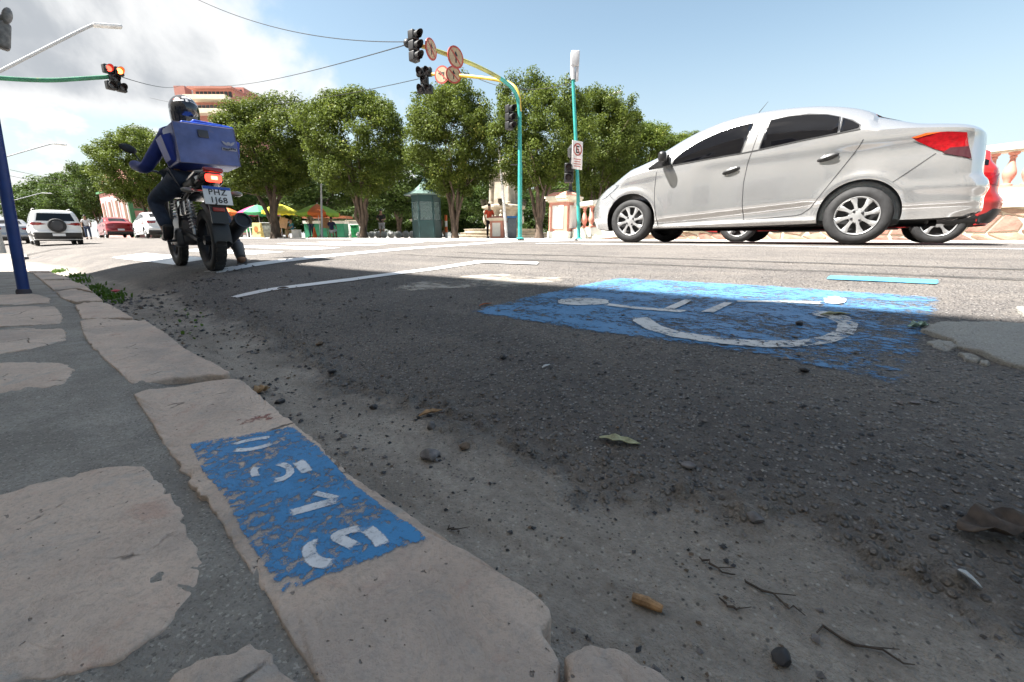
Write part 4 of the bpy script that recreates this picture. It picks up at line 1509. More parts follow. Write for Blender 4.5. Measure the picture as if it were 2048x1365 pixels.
def person(name, label, loc, rz, shirt, trousers, pose='stand', h=1.7, shoes=None, shorts=False, group=None, hair=None):
    """small background figure, faces local +y"""
    k = h / 1.7
    root = thing(name, label, 'person', loc, rz, group)
    S = lambda x, y, z: (x * k, y * k, z * k)
    if pose == 'sit':
        hip, kn, an = .48, .50, .06
        ky, fy = .42, .40
    else:
        hip, kn, an, ky, fy = .92, .50, .08, .02, 0
    ch = hip + .38
    J = {'pelvis': (S(0, 0, hip), (.145 * k, .11 * k)), 'waist': (S(0, 0, hip + .16), (.13 * k, .10 * k)), 'chest': (S(0, .01, ch), (.17 * k, .115 * k)), 'neck0': (S(0, .01, hip + .52), .07 * k), 'neck': (S(0, .02, hip + .58), .05 * k), 'head': (S(0, .04, hip + .69), .088 * k), 'crown': (S(0, .035, hip + .77), .07 * k)}
    E = [('pelvis', 'waist'), ('waist', 'chest'), ('chest', 'neck0'), ('neck0', 'neck'), ('neck', 'head'), ('head', 'crown')]
    arm = {'stand': ((.25, -.02, ch - .16), (.24, .08, ch - .38)), 'hold': ((.26, .0, ch - .16), (.10, .24, ch - .20)), 'sit': ((.24, .10, ch - .14), (.18, .32, ch - .24))}[pose]
    for s_, n in ((-1, 'l'), (1, 'r')):
        J['hip' + n] = (S(s_ * .09, 0, hip - .06), .088 * k)
        J['knee' + n] = (S(s_ * .11, ky, kn), .06 * k)
        J['ankle' + n] = (S(s_ * .11, fy, an + .02), .042 * k)
        J['toe' + n] = (S(s_ * .12, fy + .17, .035), .036 * k)
        J['sh' + n] = (S(s_ * .18, 0, hip + .46), .062 * k)
        e, w = arm
        J['el' + n] = (S(s_ * e[0], e[1], e[2]), .046 * k)
        J['wr' + n] = (S(s_ * w[0], w[1], w[2]), .034 * k)
        J['ha' + n] = (S(s_ * (w[0] - .01), w[1] + .07, w[2] - .05), .036 * k)
        E += [('pelvis', 'hip' + n), ('hip' + n, 'knee' + n), ('knee' + n, 'ankle' + n), ('ankle' + n, 'toe' + n), ('neck0', 'sh' + n), ('sh' + n, 'el' + n), ('el' + n, 'wr' + n), ('wr' + n, 'ha' + n)]
    skin_mesh('body', J, E, SKIN, root, 'pelvis')
    G = lambda q, f: (J[q][0], tuple(x * f for x in J[q][1]) if hasattr(J[q][1], '__len__') else J[q][1] * f)
    T = {q: G(q, 1.13) for q in ('pelvis', 'waist', 'chest', 'neck0', 'shl', 'shr')}
    T['pelvis'] = G('pelvis', 1.05)
    te = [('pelvis', 'waist'), ('waist', 'chest'), ('chest', 'neck0'), ('neck0', 'shl'), ('neck0', 'shr')]
    for n in 'lr':
        a, b_ = Vector(J['sh' + n][0]), Vector(J['el' + n][0])
        T['sl' + n] = (tuple(a.lerp(b_, .8)), .062 * k)
        te.append(('sh' + n, 'sl' + n))
    skin_mesh('shirt', T, te, shirt, root, 'pelvis')
    P = {q: G(q, 1.14) for q in ('pelvis', 'hipl', 'hipr', 'kneel', 'kneer', 'anklel', 'ankler')}
    for n in 'lr':
        if shorts:
            P['ankle' + n] = (J['knee' + n][0], .08 * k)
            P['knee' + n] = (tuple(Vector(J['hip' + n][0]).lerp(Vector(J['knee' + n][0]), .6)), .088 * k)
        else:
            P['ankle' + n] = (tuple(Vector(J['ankle' + n][0]) + Vector((0, 0, .04 * k))), .058 * k)
    skin_mesh('trousers', P, [('pelvis', 'hipl'), ('pelvis', 'hipr'), ('hipl', 'kneel'), ('hipr', 'kneer'), ('kneel', 'anklel'), ('kneer', 'ankler')], trousers, root, 'pelvis')
    b = MB()
    hx = Vector(J['crown'][0])
    b.ell(hx + Vector((0, -.012, -.015)) * k, (.088 * k, .098 * k, .085 * k), 14, 8)
    b.build('hair', hair or HAIR, root)
    b = MB()
    for n in 'lr':
        p = Vector(J['ankle' + n][0])
        b.rbox((p.x, p.y + .065 * k, .045 * k), (.10 * k, .27 * k, .085 * k), .035 * k)
    b.build('shoes', shoes or black, root)
    return root


# ------------------------------------------------------------------ motorcycle
def motorcycle():
    rb = at_road(432, 541)
    loc = Vector((1.53, 4.80, road_at(1.53, 4.80) + .004))
    root = thing('motorcycle', 'black delivery motorcycle seen from behind with lit red tail light', 'motorcycle', loc)
    root.rotation_euler = (0, R_(1.2), R_(-2.5))
    root.scale = (.93,) * 3
    gloss = mat('black_gloss', (0.012, 0.012, 0.013), 0.2, coat=.6, var=.1)
    greym = mat('engine_grey', (0.10, 0.10, 0.105), 0.4, .6, var=.2)
    wr, wb = .305, 1.28

    def wheel(c, wid, r):
        ax = rot_to((1, 0, 0))
        b = MB()
        prof = []
        for k in range(15):
            a = PI * k / 14
            prof.append((r - .075 + .075 * math.sin(a) ** .7, wid / 2 * -math.cos(a)))
        prof = [(r - .095, -wid * .42)] + prof + [(r - .095, wid * .42)]
        b.lathe(prof, 48, c, ax, cap=False)
        ty = b.build('tyre', rubber, root)
        b = MB()      # tread blocks
        for k in range(40):
            a = 2 * PI * k / 40
            for sx in (-1, 1):
                off = .5 if sx > 0 else 0
                aa = a + off * 2 * PI / 40
                p = Vector(c) + Vector((sx * wid * .20, math.cos(aa) * (r - .004), math.sin(aa) * (r - .004)))
                mt = frame((1, 0, 0), (0, -math.sin(aa), math.cos(aa)))
                b.box(p, (wid * .30, .030, .010), mtx=mt)
        t_ = b.build('tread', rubber, ty, smooth=False)
        t_['kind'] = 'stuff'
        b = MB()
        b.lathe([(r - .095, -wid * .40), (r - .115, -.02), (r - .115, .02), (r - .095, wid * .40)], 40, c, ax, cap=False)
        b.lathe([(.045, -.06), (.05, 0), (.045, .06)], 16, c, ax)
        for k in range(6):
            a = 2 * PI * k / 6
            b.tube([Vector(c) + Vector((0, math.cos(a) * .04, math.sin(a) * .04)), Vector(c) + Vector((0, math.cos(a + .15) * (r - .11), math.sin(a + .15) * (r - .11)))], [.018, .012], 8)
        b.build('rim', dark_steel, ty)
    wheel((0, 0, wr), .125, wr)
    wheel((0, wb, wr - .01), .10, wr - .01)
    b = MB()      # frame and swing arm
    for sx in (-1, 1):
        b.tube([(sx * .10, 0, wr), (sx * .10, .30, .36), (sx * .12, .52, .40)], [.022, .024, .026], 8)
        b.tube([(sx * .12, .52, .40), (sx * .13, .42, .62), (sx * .10, .05, .80), (sx * .09, -.22, .86)], .018, 8)
        b.tube([(sx * .09, .52, .40), (sx * .12, .85, .28), (sx * .08, 1.0, .60), (sx * .03, 1.02, .86)], .018, 8)
    b.build('frame', black, root)
    for sx in (-1, 1):
        b = MB()      # rear shock with coil
        p0, p1 = Vector((sx * .125, .03, .36)), Vector((sx * .12, .12, .70))
        b.tube([p0, p1], .012, 8)
        pts = []
        for k in range(90):
            f = k / 89
            a = f * 2 * PI * 8
            pts.append(p0.lerp(p1, .15 + .75 * f) + Vector((.026 * math.cos(a), .026 * math.sin(a), 0)))
        b.tube(pts, .006, 5)
        b.build('shock_absorber', steel, root)
    b = MB()
    b.rbox((0, .62, .40), (.26, .40, .30), .06)
    b.rbox((.13, .58, .33), (.10, .26, .20), .05)
    b.rbox((-.13, .58, .33), (.10, .26, .20), .05)
    b.tube([(0, .72, .50), (0, .80, .72)], [.09, .085], 14)
    for k in range(6):
        b.rbox((0, .74 + .012 * k, .54 + .03 * k), (.20, .18, .008), .003)
    b.build('engine', greym, root)
    b = MB()
    b.rbox((.0, .74, .86), (.28, .46, .22), .09)
    b.build('fuel_tank', gloss, root)
    b = MB()
    b.rbox((0, .20, .83), (.26, .66, .09), .04, mtx=Matrix.Rotation(R_(-4), 3, 'X'))
    b.build('seat', mat('seat_vinyl', (.014, .014, .014), .6, bump=.001), root)
    b = MB()      # tail fairing
    rows = []
    for y, w, z0, z1 in ((.35, .13, .70, .80), (.10, .125, .74, .84), (-.12, .11, .80, .90), (-.27, .085, .85, .93), (-.33, .05, .88, .925)):
        rows.append([(-w, y, z0 + .03), (-w * .7, y, z0), (w * .7, y, z0), (w, y, z0 + .03), (w * .9, y, z1), (w * .4, y, z1 + .02), (-w * .4, y, z1 + .02), (-w * .9, y, z1)])
    vs_ = [p for r in rows for p in r]
    fs = [(i * 8 + j, i * 8 + (j + 1) % 8, (i + 1) * 8 + (j + 1) % 8, (i + 1) * 8 + j) for i in range(4) for j in range(8)] + [tuple(range(8))[::-1], tuple(range(32, 40))]
    b.add(vs_, fs)
    b.build('tail_fairing', gloss, root, angle=50)
    b = MB()
    lm = mat('lit_tail_lamp', (0.6, .01, .01), .2, emit=(1.0, .035, .02), es=1.0)
    b.rbox((0, -.315, .875), (.135, .05, .075), .03)
    tl = b.build('tail_light', lm, root)
    b = MB()
    b.rbox((0, -.325, .945), (.17, .045, .045), .02)
    b.build('upper_reflector', red_lens, tl)
    b = MB()
    b.rbox((0, -.343, .875), (.05, .012, .030), .012)
    b.build('bulb_glow', mat('bulb_glow', (.9, .2, .05), .3, emit=(1, .22, .06), es=2.5), tl)
    # rear mudguard, plate and its writing
    b = MB()
    pts = []
    for k in range(9):
        a = R_(100 + 10 * k)
        pts.append((math.cos(a) * .37, .30 + math.sin(a) * .37))
    vs_ = []
    for y, z in pts:
        vs_ += [(-.075, y, z - .03), (-.05, y, z), (.05, y, z), (.075, y, z - .03)]
    b.add(vs_, [(4 * i + j, 4 * i + j + 1, 4 * i + j + 5, 4 * i + j + 4) for i in range(8) for j in range(3)])
    b.box((0, -.335, .60), (.14, .02, .28), mtx=Matrix.Rotation(R_(-10), 3, 'X'))
    b.build('mudguard', black, root)
    pmx = Matrix.Translation((0, -.375, .715)) @ Matrix.Rotation(R_(-12), 4, 'X') @ Matrix.Scale(.90, 4)
    b = MB()
    b.rbox((0, 0, 0), (.255, .006, .185), .003, seg=2)
    pl = b.build('number_plate', plate_w, root)
    pl.matrix_local = pmx
    b = MB()
    b.box((0, -.0045, .0765), (.247, .003, .028))
    b.build('plate_band', plate_b, pl)
    ink = mat('plate_ink', (.02, .02, .022), .5)
    for txt, z in (('PHZ', .006), ('1J68', -.075)):
        cu = bpy.data.curves.new('plate_text', 'FONT')
        cu.body = txt
        cu.size = .083
        cu.align_x = 'CENTER'
        cu.space_character = 1.12
        cu.extrude = .001
        cu.offset = .0012
        cu.materials.append(ink)
        t = text_mesh('plate_text', cu, ink)
        t.parent = pl
        t.location = (0, -.0062, z)
        t.rotation_euler = (PI / 2, 0, 0)
    b = MB()
    b.rbox((0, -.352, .59), (.10, .015, .035), .006)
    b.build('rear_reflector', mat('dull_red', (.32, .03, .025), .3), root)
    for sx in (-1, 1):
        b = MB()
        b.tube([(sx * .06, -.24, .76), (sx * .16, -.25, .755)], .010, 6)
        b.ell((sx * .20, -.25, .755), (.055, .032, .026))
        b.build('rear_indicator', mat('smoke_lens', (.16, .14, .12), .15, coat=.6), root)
    b = MB()      # exhaust on the right
    b.tube([(.10, .80, .40), (.16, .62, .22), (.17, .40, .22)], [.024, .024, .03], 12)
    b.tube([(.17, .42, .22), (.185, .25, .27), (.20, .05, .36), (.225, -.26, .505)], [.035, .062, .072, .074], 20)
    ex = b.build('exhaust', mat('exhaust_black', (.018, .018, .018), .4, .3), root)
    b = MB()
    d = (Vector((.225, -.26, .505)) - Vector((.20, .05, .36))).normalized()
    ax = rot_to(d)
    b.lathe([(.078, -.03), (.080, .012), (.066, .014), (.055, -.02), (.05, -.06), (.001, -.06)], 24, (.225, -.26, .505), ax, cap=False)
    b.build('exhaust_tip', dark_steel, ex)
    for sx in (-1, 1):      # fork, bars, mirror
        b = MB()
        b.tube([(sx * .085, wb, wr), (sx * .085, 1.03, .92)], [.026, .020], 10)
        b.build('fork_leg', dark_steel, root)
        b = MB()
        b.tube([(sx * .02, .98, .98), (sx * .16, .99, 1.03), (sx * .30, .90, 1.03), (sx * .36, .86, 1.03)], .012, 8)
        hb = b.build('handlebar', dark_steel, root)
        b = MB()
        b.tube([(sx * .28, .91, 1.03), (sx * .385, .85, 1.03)], .019, 10)
        b.build('grip', rubber, hb)
        b = MB()
        b.tube([(sx * .26, .93, 1.04), (sx * .31, .97, 1.16), (sx * .34, .95, 1.20)], .006, 6)
        b.ell((sx * .375, .94, 1.225), (.075, .016, .042), mtx=Matrix.Rotation(sx * R_(-18), 3, 'Y'))
        b.build('mirror', black, hb)
        b = MB()
        b.tube([(sx * .12, .50, .30), (sx * .26, .50, .29)], .013, 8)
        b.build('foot_peg', black, root)
    b = MB()
    b.rbox((0, 1.10, .92), (.20, .14, .20), .06)
    b.build('headlamp_nacelle', gloss, root)
    b = MB()
    vs_ = []
    for k in range(9):
        a = R_(35 + 13 * k)
        y, z = wb + math.cos(a) * .335, wr + math.sin(a) * .335
        vs_ += [(-.06, y, z - .02), (-.04, y, z), (.04, y, z), (.06, y, z - .02)]
    b.add(vs_, [(4 * i + j, 4 * i + j + 1, 4 * i + j + 5, 4 * i + j + 4) for i in range(8) for j in range(3)])
    b.build('front_mudguard', gloss, root)
    b = MB()
    b.rbox((-.12, .30, .62), (.04, .30, .16), .02)
    b.build('side_panel', gloss, root)
    # grab rail carrying the box
    b = MB()
    b.tube([(-.10, .12, .88), (-.11, -.20, .93), (0, -.30, .945), (.11, -.20, .93), (.10, .12, .88)], .013, 8)
    b.build('grab_rail', steel, root)
    return root, loc


BIKE, BL = motorcycle()


# ------------------------------------------------------------------ rider
def rider():
    root = thing('person', 'motorcycle rider in blue jacket, jeans and black helmet seen from behind', 'person', BL, R_(-2.5))
    root.rotation_euler[1] = R_(1.2)
    root.scale = (.93,) * 3
    jacket = mat('blue_jacket', (0.010, 0.026, 0.17), 0.6, var=.2, vs=9, bump=.004, bs=14)
    jeans = mat('dark_jeans', (0.022, 0.035, 0.065), 0.8, var=.25, vs=18, bump=.002, bs=60)
    boot = mat('rubber_boot', (0.10, 0.10, 0.105), 0.55, var=.2)
    sole = mat('boot_sole', (0.30, 0.07, 0.025), 0.6)
    hipz = .93
    J = {'pelvis': ((-.02, .38, hipz), (.16, .12)), 'waist': ((-.03, .42, hipz + .18), (.145, .11)), 'chest': ((.0, .46, hipz + .38), (.18, .13)), 'neck0': ((.04, .47, hipz + .50), .085), 'neck': ((.05, .48, hipz + .56), .06), 'head': ((.05, .50, hipz + .66), .09), 'crown': ((.05, .49, hipz + .73), .07)}
    E = [('pelvis', 'waist'), ('waist', 'chest'), ('chest', 'neck0'), ('neck0', 'neck'), ('neck', 'head'), ('head', 'crown')]
    L = {'l': dict(hip=(-.11, .38, .89), knee=(-.27, .72, .70), ankle=(-.23, .52, .36), toe=(-.24, .68, .315), sh=(-.13, .47, hipz + .40), el=(-.32, .63, hipz + .07), wr=(-.38, .83, 1.06), ha=(-.355, .88, 1.045)),
         'r': dict(hip=(.10, .38, .89), knee=(.30, .56, .55), ankle=(.335, .26, .105), toe=(.40, .44, .055), sh=(.24, .48, hipz + .43), el=(.36, .66, hipz + .18), wr=(.37, .83, 1.06), ha=(.345, .88, 1.045))}
    rad = dict(hip=.10, knee=.068, ankle=.048, toe=.04, sh=.07, el=.052, wr=.036, ha=.036)
    for n in 'lr':
        for k, p in L[n].items():
            J[k + n] = (p, rad[k])
        E += [('pelvis', 'hip' + n), ('hip' + n, 'knee' + n), ('knee' + n, 'ankle' + n), ('ankle' + n, 'toe' + n), ('neck0', 'sh' + n), ('sh' + n, 'el' + n), ('el' + n, 'wr' + n), ('wr' + n, 'ha' + n)]
        s_ = -1 if n == 'l' else 1      # fingers round the grip
        for q in range(4):
            x = s_ * (.300 + .022 * q)
            y0 = .905 - .018 * q
            J['fa%d' % q + n] = ((x, y0 - .0, 1.066), .0095)
            J['fb%d' % q + n] = ((x, y0 + .030, 1.052), .009)
            J['fc%d' % q + n] = ((x, y0 + .026, 1.018), .008)
            E += [('ha' + n, 'fa%d' % q + n), ('fa%d' % q + n, 'fb%d' % q + n), ('fb%d' % q + n, 'fc%d' % q + n)]
        J['th' + n] = ((s_ * .295, .865, 1.030), .010)
        J['ti' + n] = ((s_ * .290, .89, 1.010), .009)
        E += [('ha' + n, 'th' + n), ('th' + n, 'ti' + n)]
    skin_mesh('body', J, E, SKIN, root, 'pelvis')
    G = lambda q, f: (J[q][0], tuple(x * f for x in J[q][1]) if hasattr(J[q][1], '__len__') else J[q][1] * f)
    T = {q: G(q, 1.14) for q in ('pelvis', 'waist', 'chest', 'neck0', 'shl', 'shr', 'ell', 'elr')}
    for n in 'lr':
        T['wr' + n] = (J['wr' + n][0], .05)
        T['el' + n] = (J['el' + n][0], .058)
        T['sh' + n] = (J['sh' + n][0], .078)
    T['neck'] = (J['neck'][0], .078)
    skin_mesh('jacket', T, [('pelvis', 'waist'), ('waist', 'chest'), ('chest', 'neck0'), ('neck0', 'neck'), ('neck0', 'shl'), ('neck0', 'shr'), ('shl', 'ell'), ('shr', 'elr'), ('ell', 'wrl'), ('elr', 'wrr')], jacket, root, 'pelvis')
    P = {q: G(q, 1.16) for q in ('pelvis', 'hipl', 'hipr', 'kneel', 'kneer')}
    P['anklel'] = ((-.23, .53, .42), .062)
    P['ankler'] = ((.33, .30, .20), .058)
    skin_mesh('jeans', P, [('pelvis', 'hipl'), ('pelvis', 'hipr'), ('hipl', 'kneel'), ('hipr', 'kneer'), ('kneel', 'anklel'), ('kneer', 'ankler')], jeans, root, 'pelvis')
    Bt = {'a': ((.325, .31, .30), .066), 'b': ((.333, .27, .17), .056), 'c': ((.335, .25, .075), .05), 'd': ((.37, .35, .06), .046), 'e': ((.405, .45, .048), .036)}
    b1 = skin_mesh('boot', Bt, [('a', 'b'), ('b', 'c'), ('c', 'd'), ('d', 'e')], boot, root, 'c')
    b = MB()
    b.rbox((.366, .34, .015), (.088, .30, .028), .012, rz=R_(-20))
    b.build('boot_sole', sole, b1)
    Bt = {'a': ((-.23, .52, .46), .062), 'b': ((-.23, .50, .37), .052), 'c': ((-.235, .56, .335), .046), 'd': ((-.24, .70, .32), .036)}
    b2 = skin_mesh('boot', Bt, [('a', 'b'), ('b', 'c'), ('c', 'd')], black, root, 'b')
    # helmet
    hx = Vector((.05, .485, hipz + .675))
    b = MB()
    b.ell(hx, (.128, .155, .140), 28, 18)
    b.lathe([(.118, -.155), (.126, -.10), (.129, -.03)], 28, hx, cap=False)
    b.rbox(hx + Vector((0, .09, -.10)), (.17, .13, .10), .045)
    hm = b.build('helmet', mat('helmet_black', (.012, .012, .013), .18, coat=.8, var=.1), root)
    b = MB()
    b.lathe([(.100, -.165), (.119, -.160), (.120, -.150)], 28, hx, cap=False)
    b.build('helmet_rim', black, hm)
    white = mat('helmet_graphic', (.55, .55, .56), .25, coat=.6, var=.25, vs=30)
    redg = mat('helmet_graphic_red', (.35, .03, .03), .25, coat=.6)

    def on_helmet(pts, m):
        bm_ = MB()
        vs_ = []
        for az, el in pts:
            a, e = R_(az), R_(el)
            vs_.append(hx + Vector((.1295 * math.sin(a) * math.cos(e), -.1565 * math.cos(a) * math.cos(e), .1415 * math.sin(e))))
        n = len(vs_) // 2
        bm_.add(vs_, [(2 * i, 2 * i + 1, 2 * i + 3, 2 * i + 2) for i in range(n - 1)])
        bm_.build('helmet_stripe', m, hm)
    on_helmet([(-20 + 8 * k, (52 if j else 40) - abs(k - 3) * 1.5) for k in range(7) for j in (0, 1)], white)
    on_helmet([(-58 + 9 * k, (24 if j else 18) + k * 1.2) for k in range(6) for j in (0, 1)], white)
    on_helmet([(12 + 9 * k, (30 if j else 25) - k * 1.8) for k in range(6) for j in (0, 1)], white)
    on_helmet([(-60 + 8 * k, (30 if j else 26) + k) for k in range(5) for j in (0, 1)], redg)
    on_helmet([(-6 + 4 * k, (36 if j else 22)) for k in range(4) for j in (0, 1)], white)
    return root


RIDER = rider()


def delivery_bag():
    root = thing('delivery_bag', 'large blue insulated delivery box carried on the rider back', 'delivery bag', BL, R_(-2.5))
    root.rotation_euler[1] = R_(1.2)
    root.scale = (.93,) * 3
    blue = mat('bag_blue', (0.022, 0.045, 0.22), 0.45, var=.22, vs=5, bump=.006, bs=9)
    dull = mat('bag_front_vinyl', (0.085, 0.115, 0.31), 0.30, var=.22, vs=4, bump=.006, bs=10, dirt=(.17, .15, .23), dirt_amt=.30)
    pipe = mat('bag_piping', (0.16, .16, .26), .5)
    Mx = Matrix.Translation((.065, -.02, 1.205)) @ Matrix.Rotation(R_(-3), 4, 'Y') @ Matrix.Rotation(R_(-3), 4, 'X') @ Matrix.Diagonal((.88, .95, .81, 1))
    b = MB()
    b.rbox((0, .16, 0), (.585, .40, .445), .022)
    o = b.build('shell', blue, root)
    o.matrix_local = Mx
    b = MB()      # slightly slack rear panel
    n = 14
    vs_ = []
    for j in range(n + 1):
        for i in range(n + 1):
            x, z = -.285 + .57 * i / n, -.215 + .43 * j / n
            bul = .012 * math.sin(PI * i / n) * math.sin(PI * j / n) + .006 * float(fbm(np.array([i * .35]), np.array([j * .5]), 5, 3)[0])
            vs_.append((x, -.043 - bul, z))
    b.add(vs_, [(j * (n + 1) + i, j * (n + 1) + i + 1, (j + 1) * (n + 1) + i + 1, (j + 1) * (n + 1) + i) for j in range(n) for i in range(n)])
    o2 = b.build('rear_panel', dull, root)
    o2.matrix_local = Mx
    b = MB()
    fr = [(-.287, -.042, -.217), (.287, -.042, -.217), (.287, -.042, .217), (-.287, -.042, .217), (-.287, -.042, -.217)]
    b.tube(fr, .006, 6)
    b.build('piping', pipe, o2)
    b = MB()
    b.rbox((-.03, -.060, .115), (.098, .008, .085), .003)
    b.build('label_pocket', mat('label_dark', (.045, .045, .06), .4), o2)
    # printed mark: small winged crest over a ribbon
    ink = mat('print_grey', (.30, .30, .36), .5, var=.1)
    inkd = mat('print_dark', (.03, .03, .045), .5)
    b = MB()
    for sx in (-1, 1):
        b.prism([(0, 0), (.035, .02), (.055, .055), (.030, .050), (.012, .035)], .002, Matrix.Translation((.20 + sx * .012, -.062, .005)) @ Matrix(((sx, 0, 0, 0), (0, 0, -1, 0), (0, 1, 0, 0), (0, 0, 0, 1))))
    b.lathe([(.020, 0), (.020, .003)], 14, (.20, -.060, .035), rot_to((0, -1, 0)))
    b.build('printed_crest', ink, o2)
    b = MB()
    for k in range(7):
        x = .145 + .0185 * k
        b.box((x, -.0615, -.028 - .006 * math.sin(k)), (.014, .003, .020))
    b.build('printed_ribbon', inkd, o2)
    b = MB()
    b.rbox((.20, -.0590, -.030), (.150, .003, .034), .001)
    b.build('ribbon_ground', ink, o2)
    for sx in (-1, 1):      # side pockets standing off the bag
        b = MB()
        t_, w = (.12, .085) if sx < 0 else (.13, .085)
        vs_ = [(sx * .288, .07, -.19), (sx * .288, .34, -.20), (sx * .288, .07, t_), (sx * .288, .34, t_), (sx * (.29 + w * .5), .10, -.17), (sx * (.29 + w * .5), .30, -.17), (sx * (.29 + w), .09, t_ - .03), (sx * (.29 + w), .32, t_ - .03)]
        fs = [(0, 1, 3, 2), (4, 6, 7, 5), (0, 4, 5, 1), (2, 3, 7, 6), (0, 2, 6, 4), (1, 5, 7, 3)]
        b.add(vs_, fs if sx < 0 else [f[::-1] for f in fs])
        p = b.build('side_pocket', mat('pocket_blue', (.010, .035, .30), .5, var=.15, vs=7, bump=.004, bs=12), root, smooth=False)
        p.matrix_local = Mx
    b = MB()      # lid with a loose flap
    b.rbox((.05, .17, .232), (.50, .38, .035), .015)
    b.rbox((.10, .15, .262), (.36, .26, .035), .016, mtx=Matrix.Rotation(R_(4), 3, 'Y'))
    p = b.build('lid', mat('lid_blue', (.02, .07, .40), .4, var=.2, vs=8, bump=.006, bs=12), root)
    p.matrix_local = Mx
    b = MB()
    for sx in (-1, 1):
        b.tube([(sx * .17 - .05, .36, .18), (sx * .18 - .06, .44, .25), (sx * .19 - .06, .62, .22), (sx * .19 - .05, .66, .05), (sx * .18 - .04, .50, -.12), (sx * .17, .37, -.18)], .018, 6)
    p = b.build('shoulder_straps', black, root)
    p.matrix_local = Mx


delivery_bag()
# ------------------------------------------------------------------ trees
BARK = mat('ficus_bark', (0.10, 0.072, 0.052), 0.9, var=.35, vs=6, bump=.02, bs=14, stretch=(1, 1, .3))
LEAF = leaf_mat('ficus_leaf', (0.018, 0.036, 0.008), (0.158, 0.198, 0.030), dry=(0.34, 0.33, 0.08))
LEAF_DARK = leaf_mat('dark_leaf', (0.020, 0.045, 0.012), (0.10, 0.145, 0.028))


def tree_meshes(seed, H, R, base, crown_lo, n_clump, per, leaf, boxy=3.0, stems=5, size=.118, trunk_r=.17):
    """trunk splitting into steep limbs; crown of leaf clumps in an uneven superellipsoid"""
    r = np.random.default_rng(seed)
    b = MB()
    cz, ch = (H + crown_lo) / 2, (H - crown_lo) / 2
    limbs = []
    top0 = Vector((0, 0, base))
    b.tube([(0, 0, -.05), (.02, 0, base * .35), (r.uniform(-.05, .05), r.uniform(-.05, .05), base * .75), tuple(top0)], [trunk_r * 1.5, trunk_r * 1.08, trunk_r, trunk_r * .95], 12)
    for k in range(stems):
        a = 2 * PI * (k + r.uniform(-.25, .25)) / stems
        rr = R * r.uniform(.35, .75)
        tip = Vector((math.cos(a) * rr, math.sin(a) * rr, crown_lo + ch * r.uniform(.7, 1.5)))
        p0 = Vector((math.cos(a) * .10, math.sin(a) * .10, base * r.uniform(.45, .95)))
        pts = []
        for j in range(9):
            f = j / 8
            p = p0.lerp(tip, f)
            bow = math.sin(PI * f) * .18
            p += Vector((math.cos(a) * bow * -1.2, math.sin(a) * bow * -1.2, bow)) + Vector(r.normal(0, .05, 3)) * (1 if 0 < j else 0)
            pts.append(p)
        rad = [trunk_r * (.62 - .50 * j / 8) * r.uniform(.8, 1.1) for j in range(9)]
        b.tube(pts, rad, 8)
        limbs.append(pts)
        for q in range(4):
            i0 = int(r.integers(3, 8))
            s0 = pts[i0]
            d = Vector((math.cos(a + r.uniform(-1.3, 1.3)), math.sin(a + r.uniform(-1.3, 1.3)), r.uniform(.2, 1.0))) * R * r.uniform(.3, .55)
            br = [s0 + d * f + Vector(r.normal(0, .04, 3)) for f in (0, .33, .66, 1)]
            b.tube(br, [rad[i0] * .6, rad[i0] * .42, rad[i0] * .28, .012], 6)
    trunk = b.mesh('trunk', BARK)
    # clump centres
    C = []
    while len(C) < n_clump:
        p = r.uniform(-1, 1, 3)
        s_ = (abs(p[0]) ** boxy + abs(p[1]) ** boxy + abs(p[2]) ** boxy) ** (1 / boxy)
        if s_ > 1 or (s_ < .62 and r.random() < .72):
            continue
        wob = .92 + .38 * float(fbm(np.array([p[0] * 1.7 + seed]), np.array([p[2] * 1.7 + p[1]]), seed, 2)[0])
        tap = 1 - .22 * max(0, p[2]) - .10 * max(0, -p[2])
        C.append((p[0] * R * wob * tap, p[1] * R * wob * tap, cz + p[2] * ch * wob))
    C = np.array(C)
    n = n_clump * per
    cr = np.repeat(r.uniform(.34, .62, n_clump) * R / 2.6, per)
    d = r.normal(size=(n, 3))
    d /= np.linalg.norm(d, axis=1)[:, None]
    off = d * (r.random(n) ** .45 * cr)[:, None]
    off[:, 2] *= .8
    P = np.repeat(C, per, 0) + off
    # leaf frames: normals lean outward and up
    nv = d * .7 + r.normal(0, .55, (n, 3)) + np.array([0, 0, .45])
    nv /= np.linalg.norm(nv, axis=1)[:, None]
    t = np.cross(nv, r.normal(size=(n, 3)))
    t /= np.linalg.norm(t, axis=1)[:, None] + 1e-9
    bt = np.cross(nv, t)
    L = (size * r.uniform(.6, 1.25, n))[:, None]
    w = L * .30
    V = np.stack([P - t * L * .5, P + bt * w - nv * L * .05, P + t * L * .5 - nv * L * .10, P - bt * w - nv * L * .05], 1).reshape(-1, 3)
    F = np.arange(4 * n).reshape(-1, 4)
    me = bpy.data.meshes.new('crown')
    me.vertices.add(4 * n)
    me.vertices.foreach_set('co', V.astype(np.float32).ravel())
    me.loops.add(4 * n)
    me.loops.foreach_set('vertex_index', F.astype(np.int32).ravel())
    me.polygons.add(n)
    me.polygons.foreach_set('loop_start', np.arange(0, 4 * n, 4, dtype=np.int32))
    me.materials.append(leaf)
    tint_c = np.repeat(r.uniform(.0, .65, n_clump), per) + r.uniform(0, .38, n)
    a = me.attributes.new('tint', 'FLOAT', 'FACE')
    a.data.foreach_set('value', tint_c.astype(np.float32))
    me.update(calc_edges=True)
    return trunk, me


def plant_tree(name, label, loc, meshes, sc, rz, group='trees of the square'):
    root = thing(name, label, 'tree', loc, rz, group)
    root.scale = sc if hasattr(sc, '__len__') else (sc, sc, sc)
    link('trunk', meshes[0], root)
    link('crown', meshes[1], root)
    return root


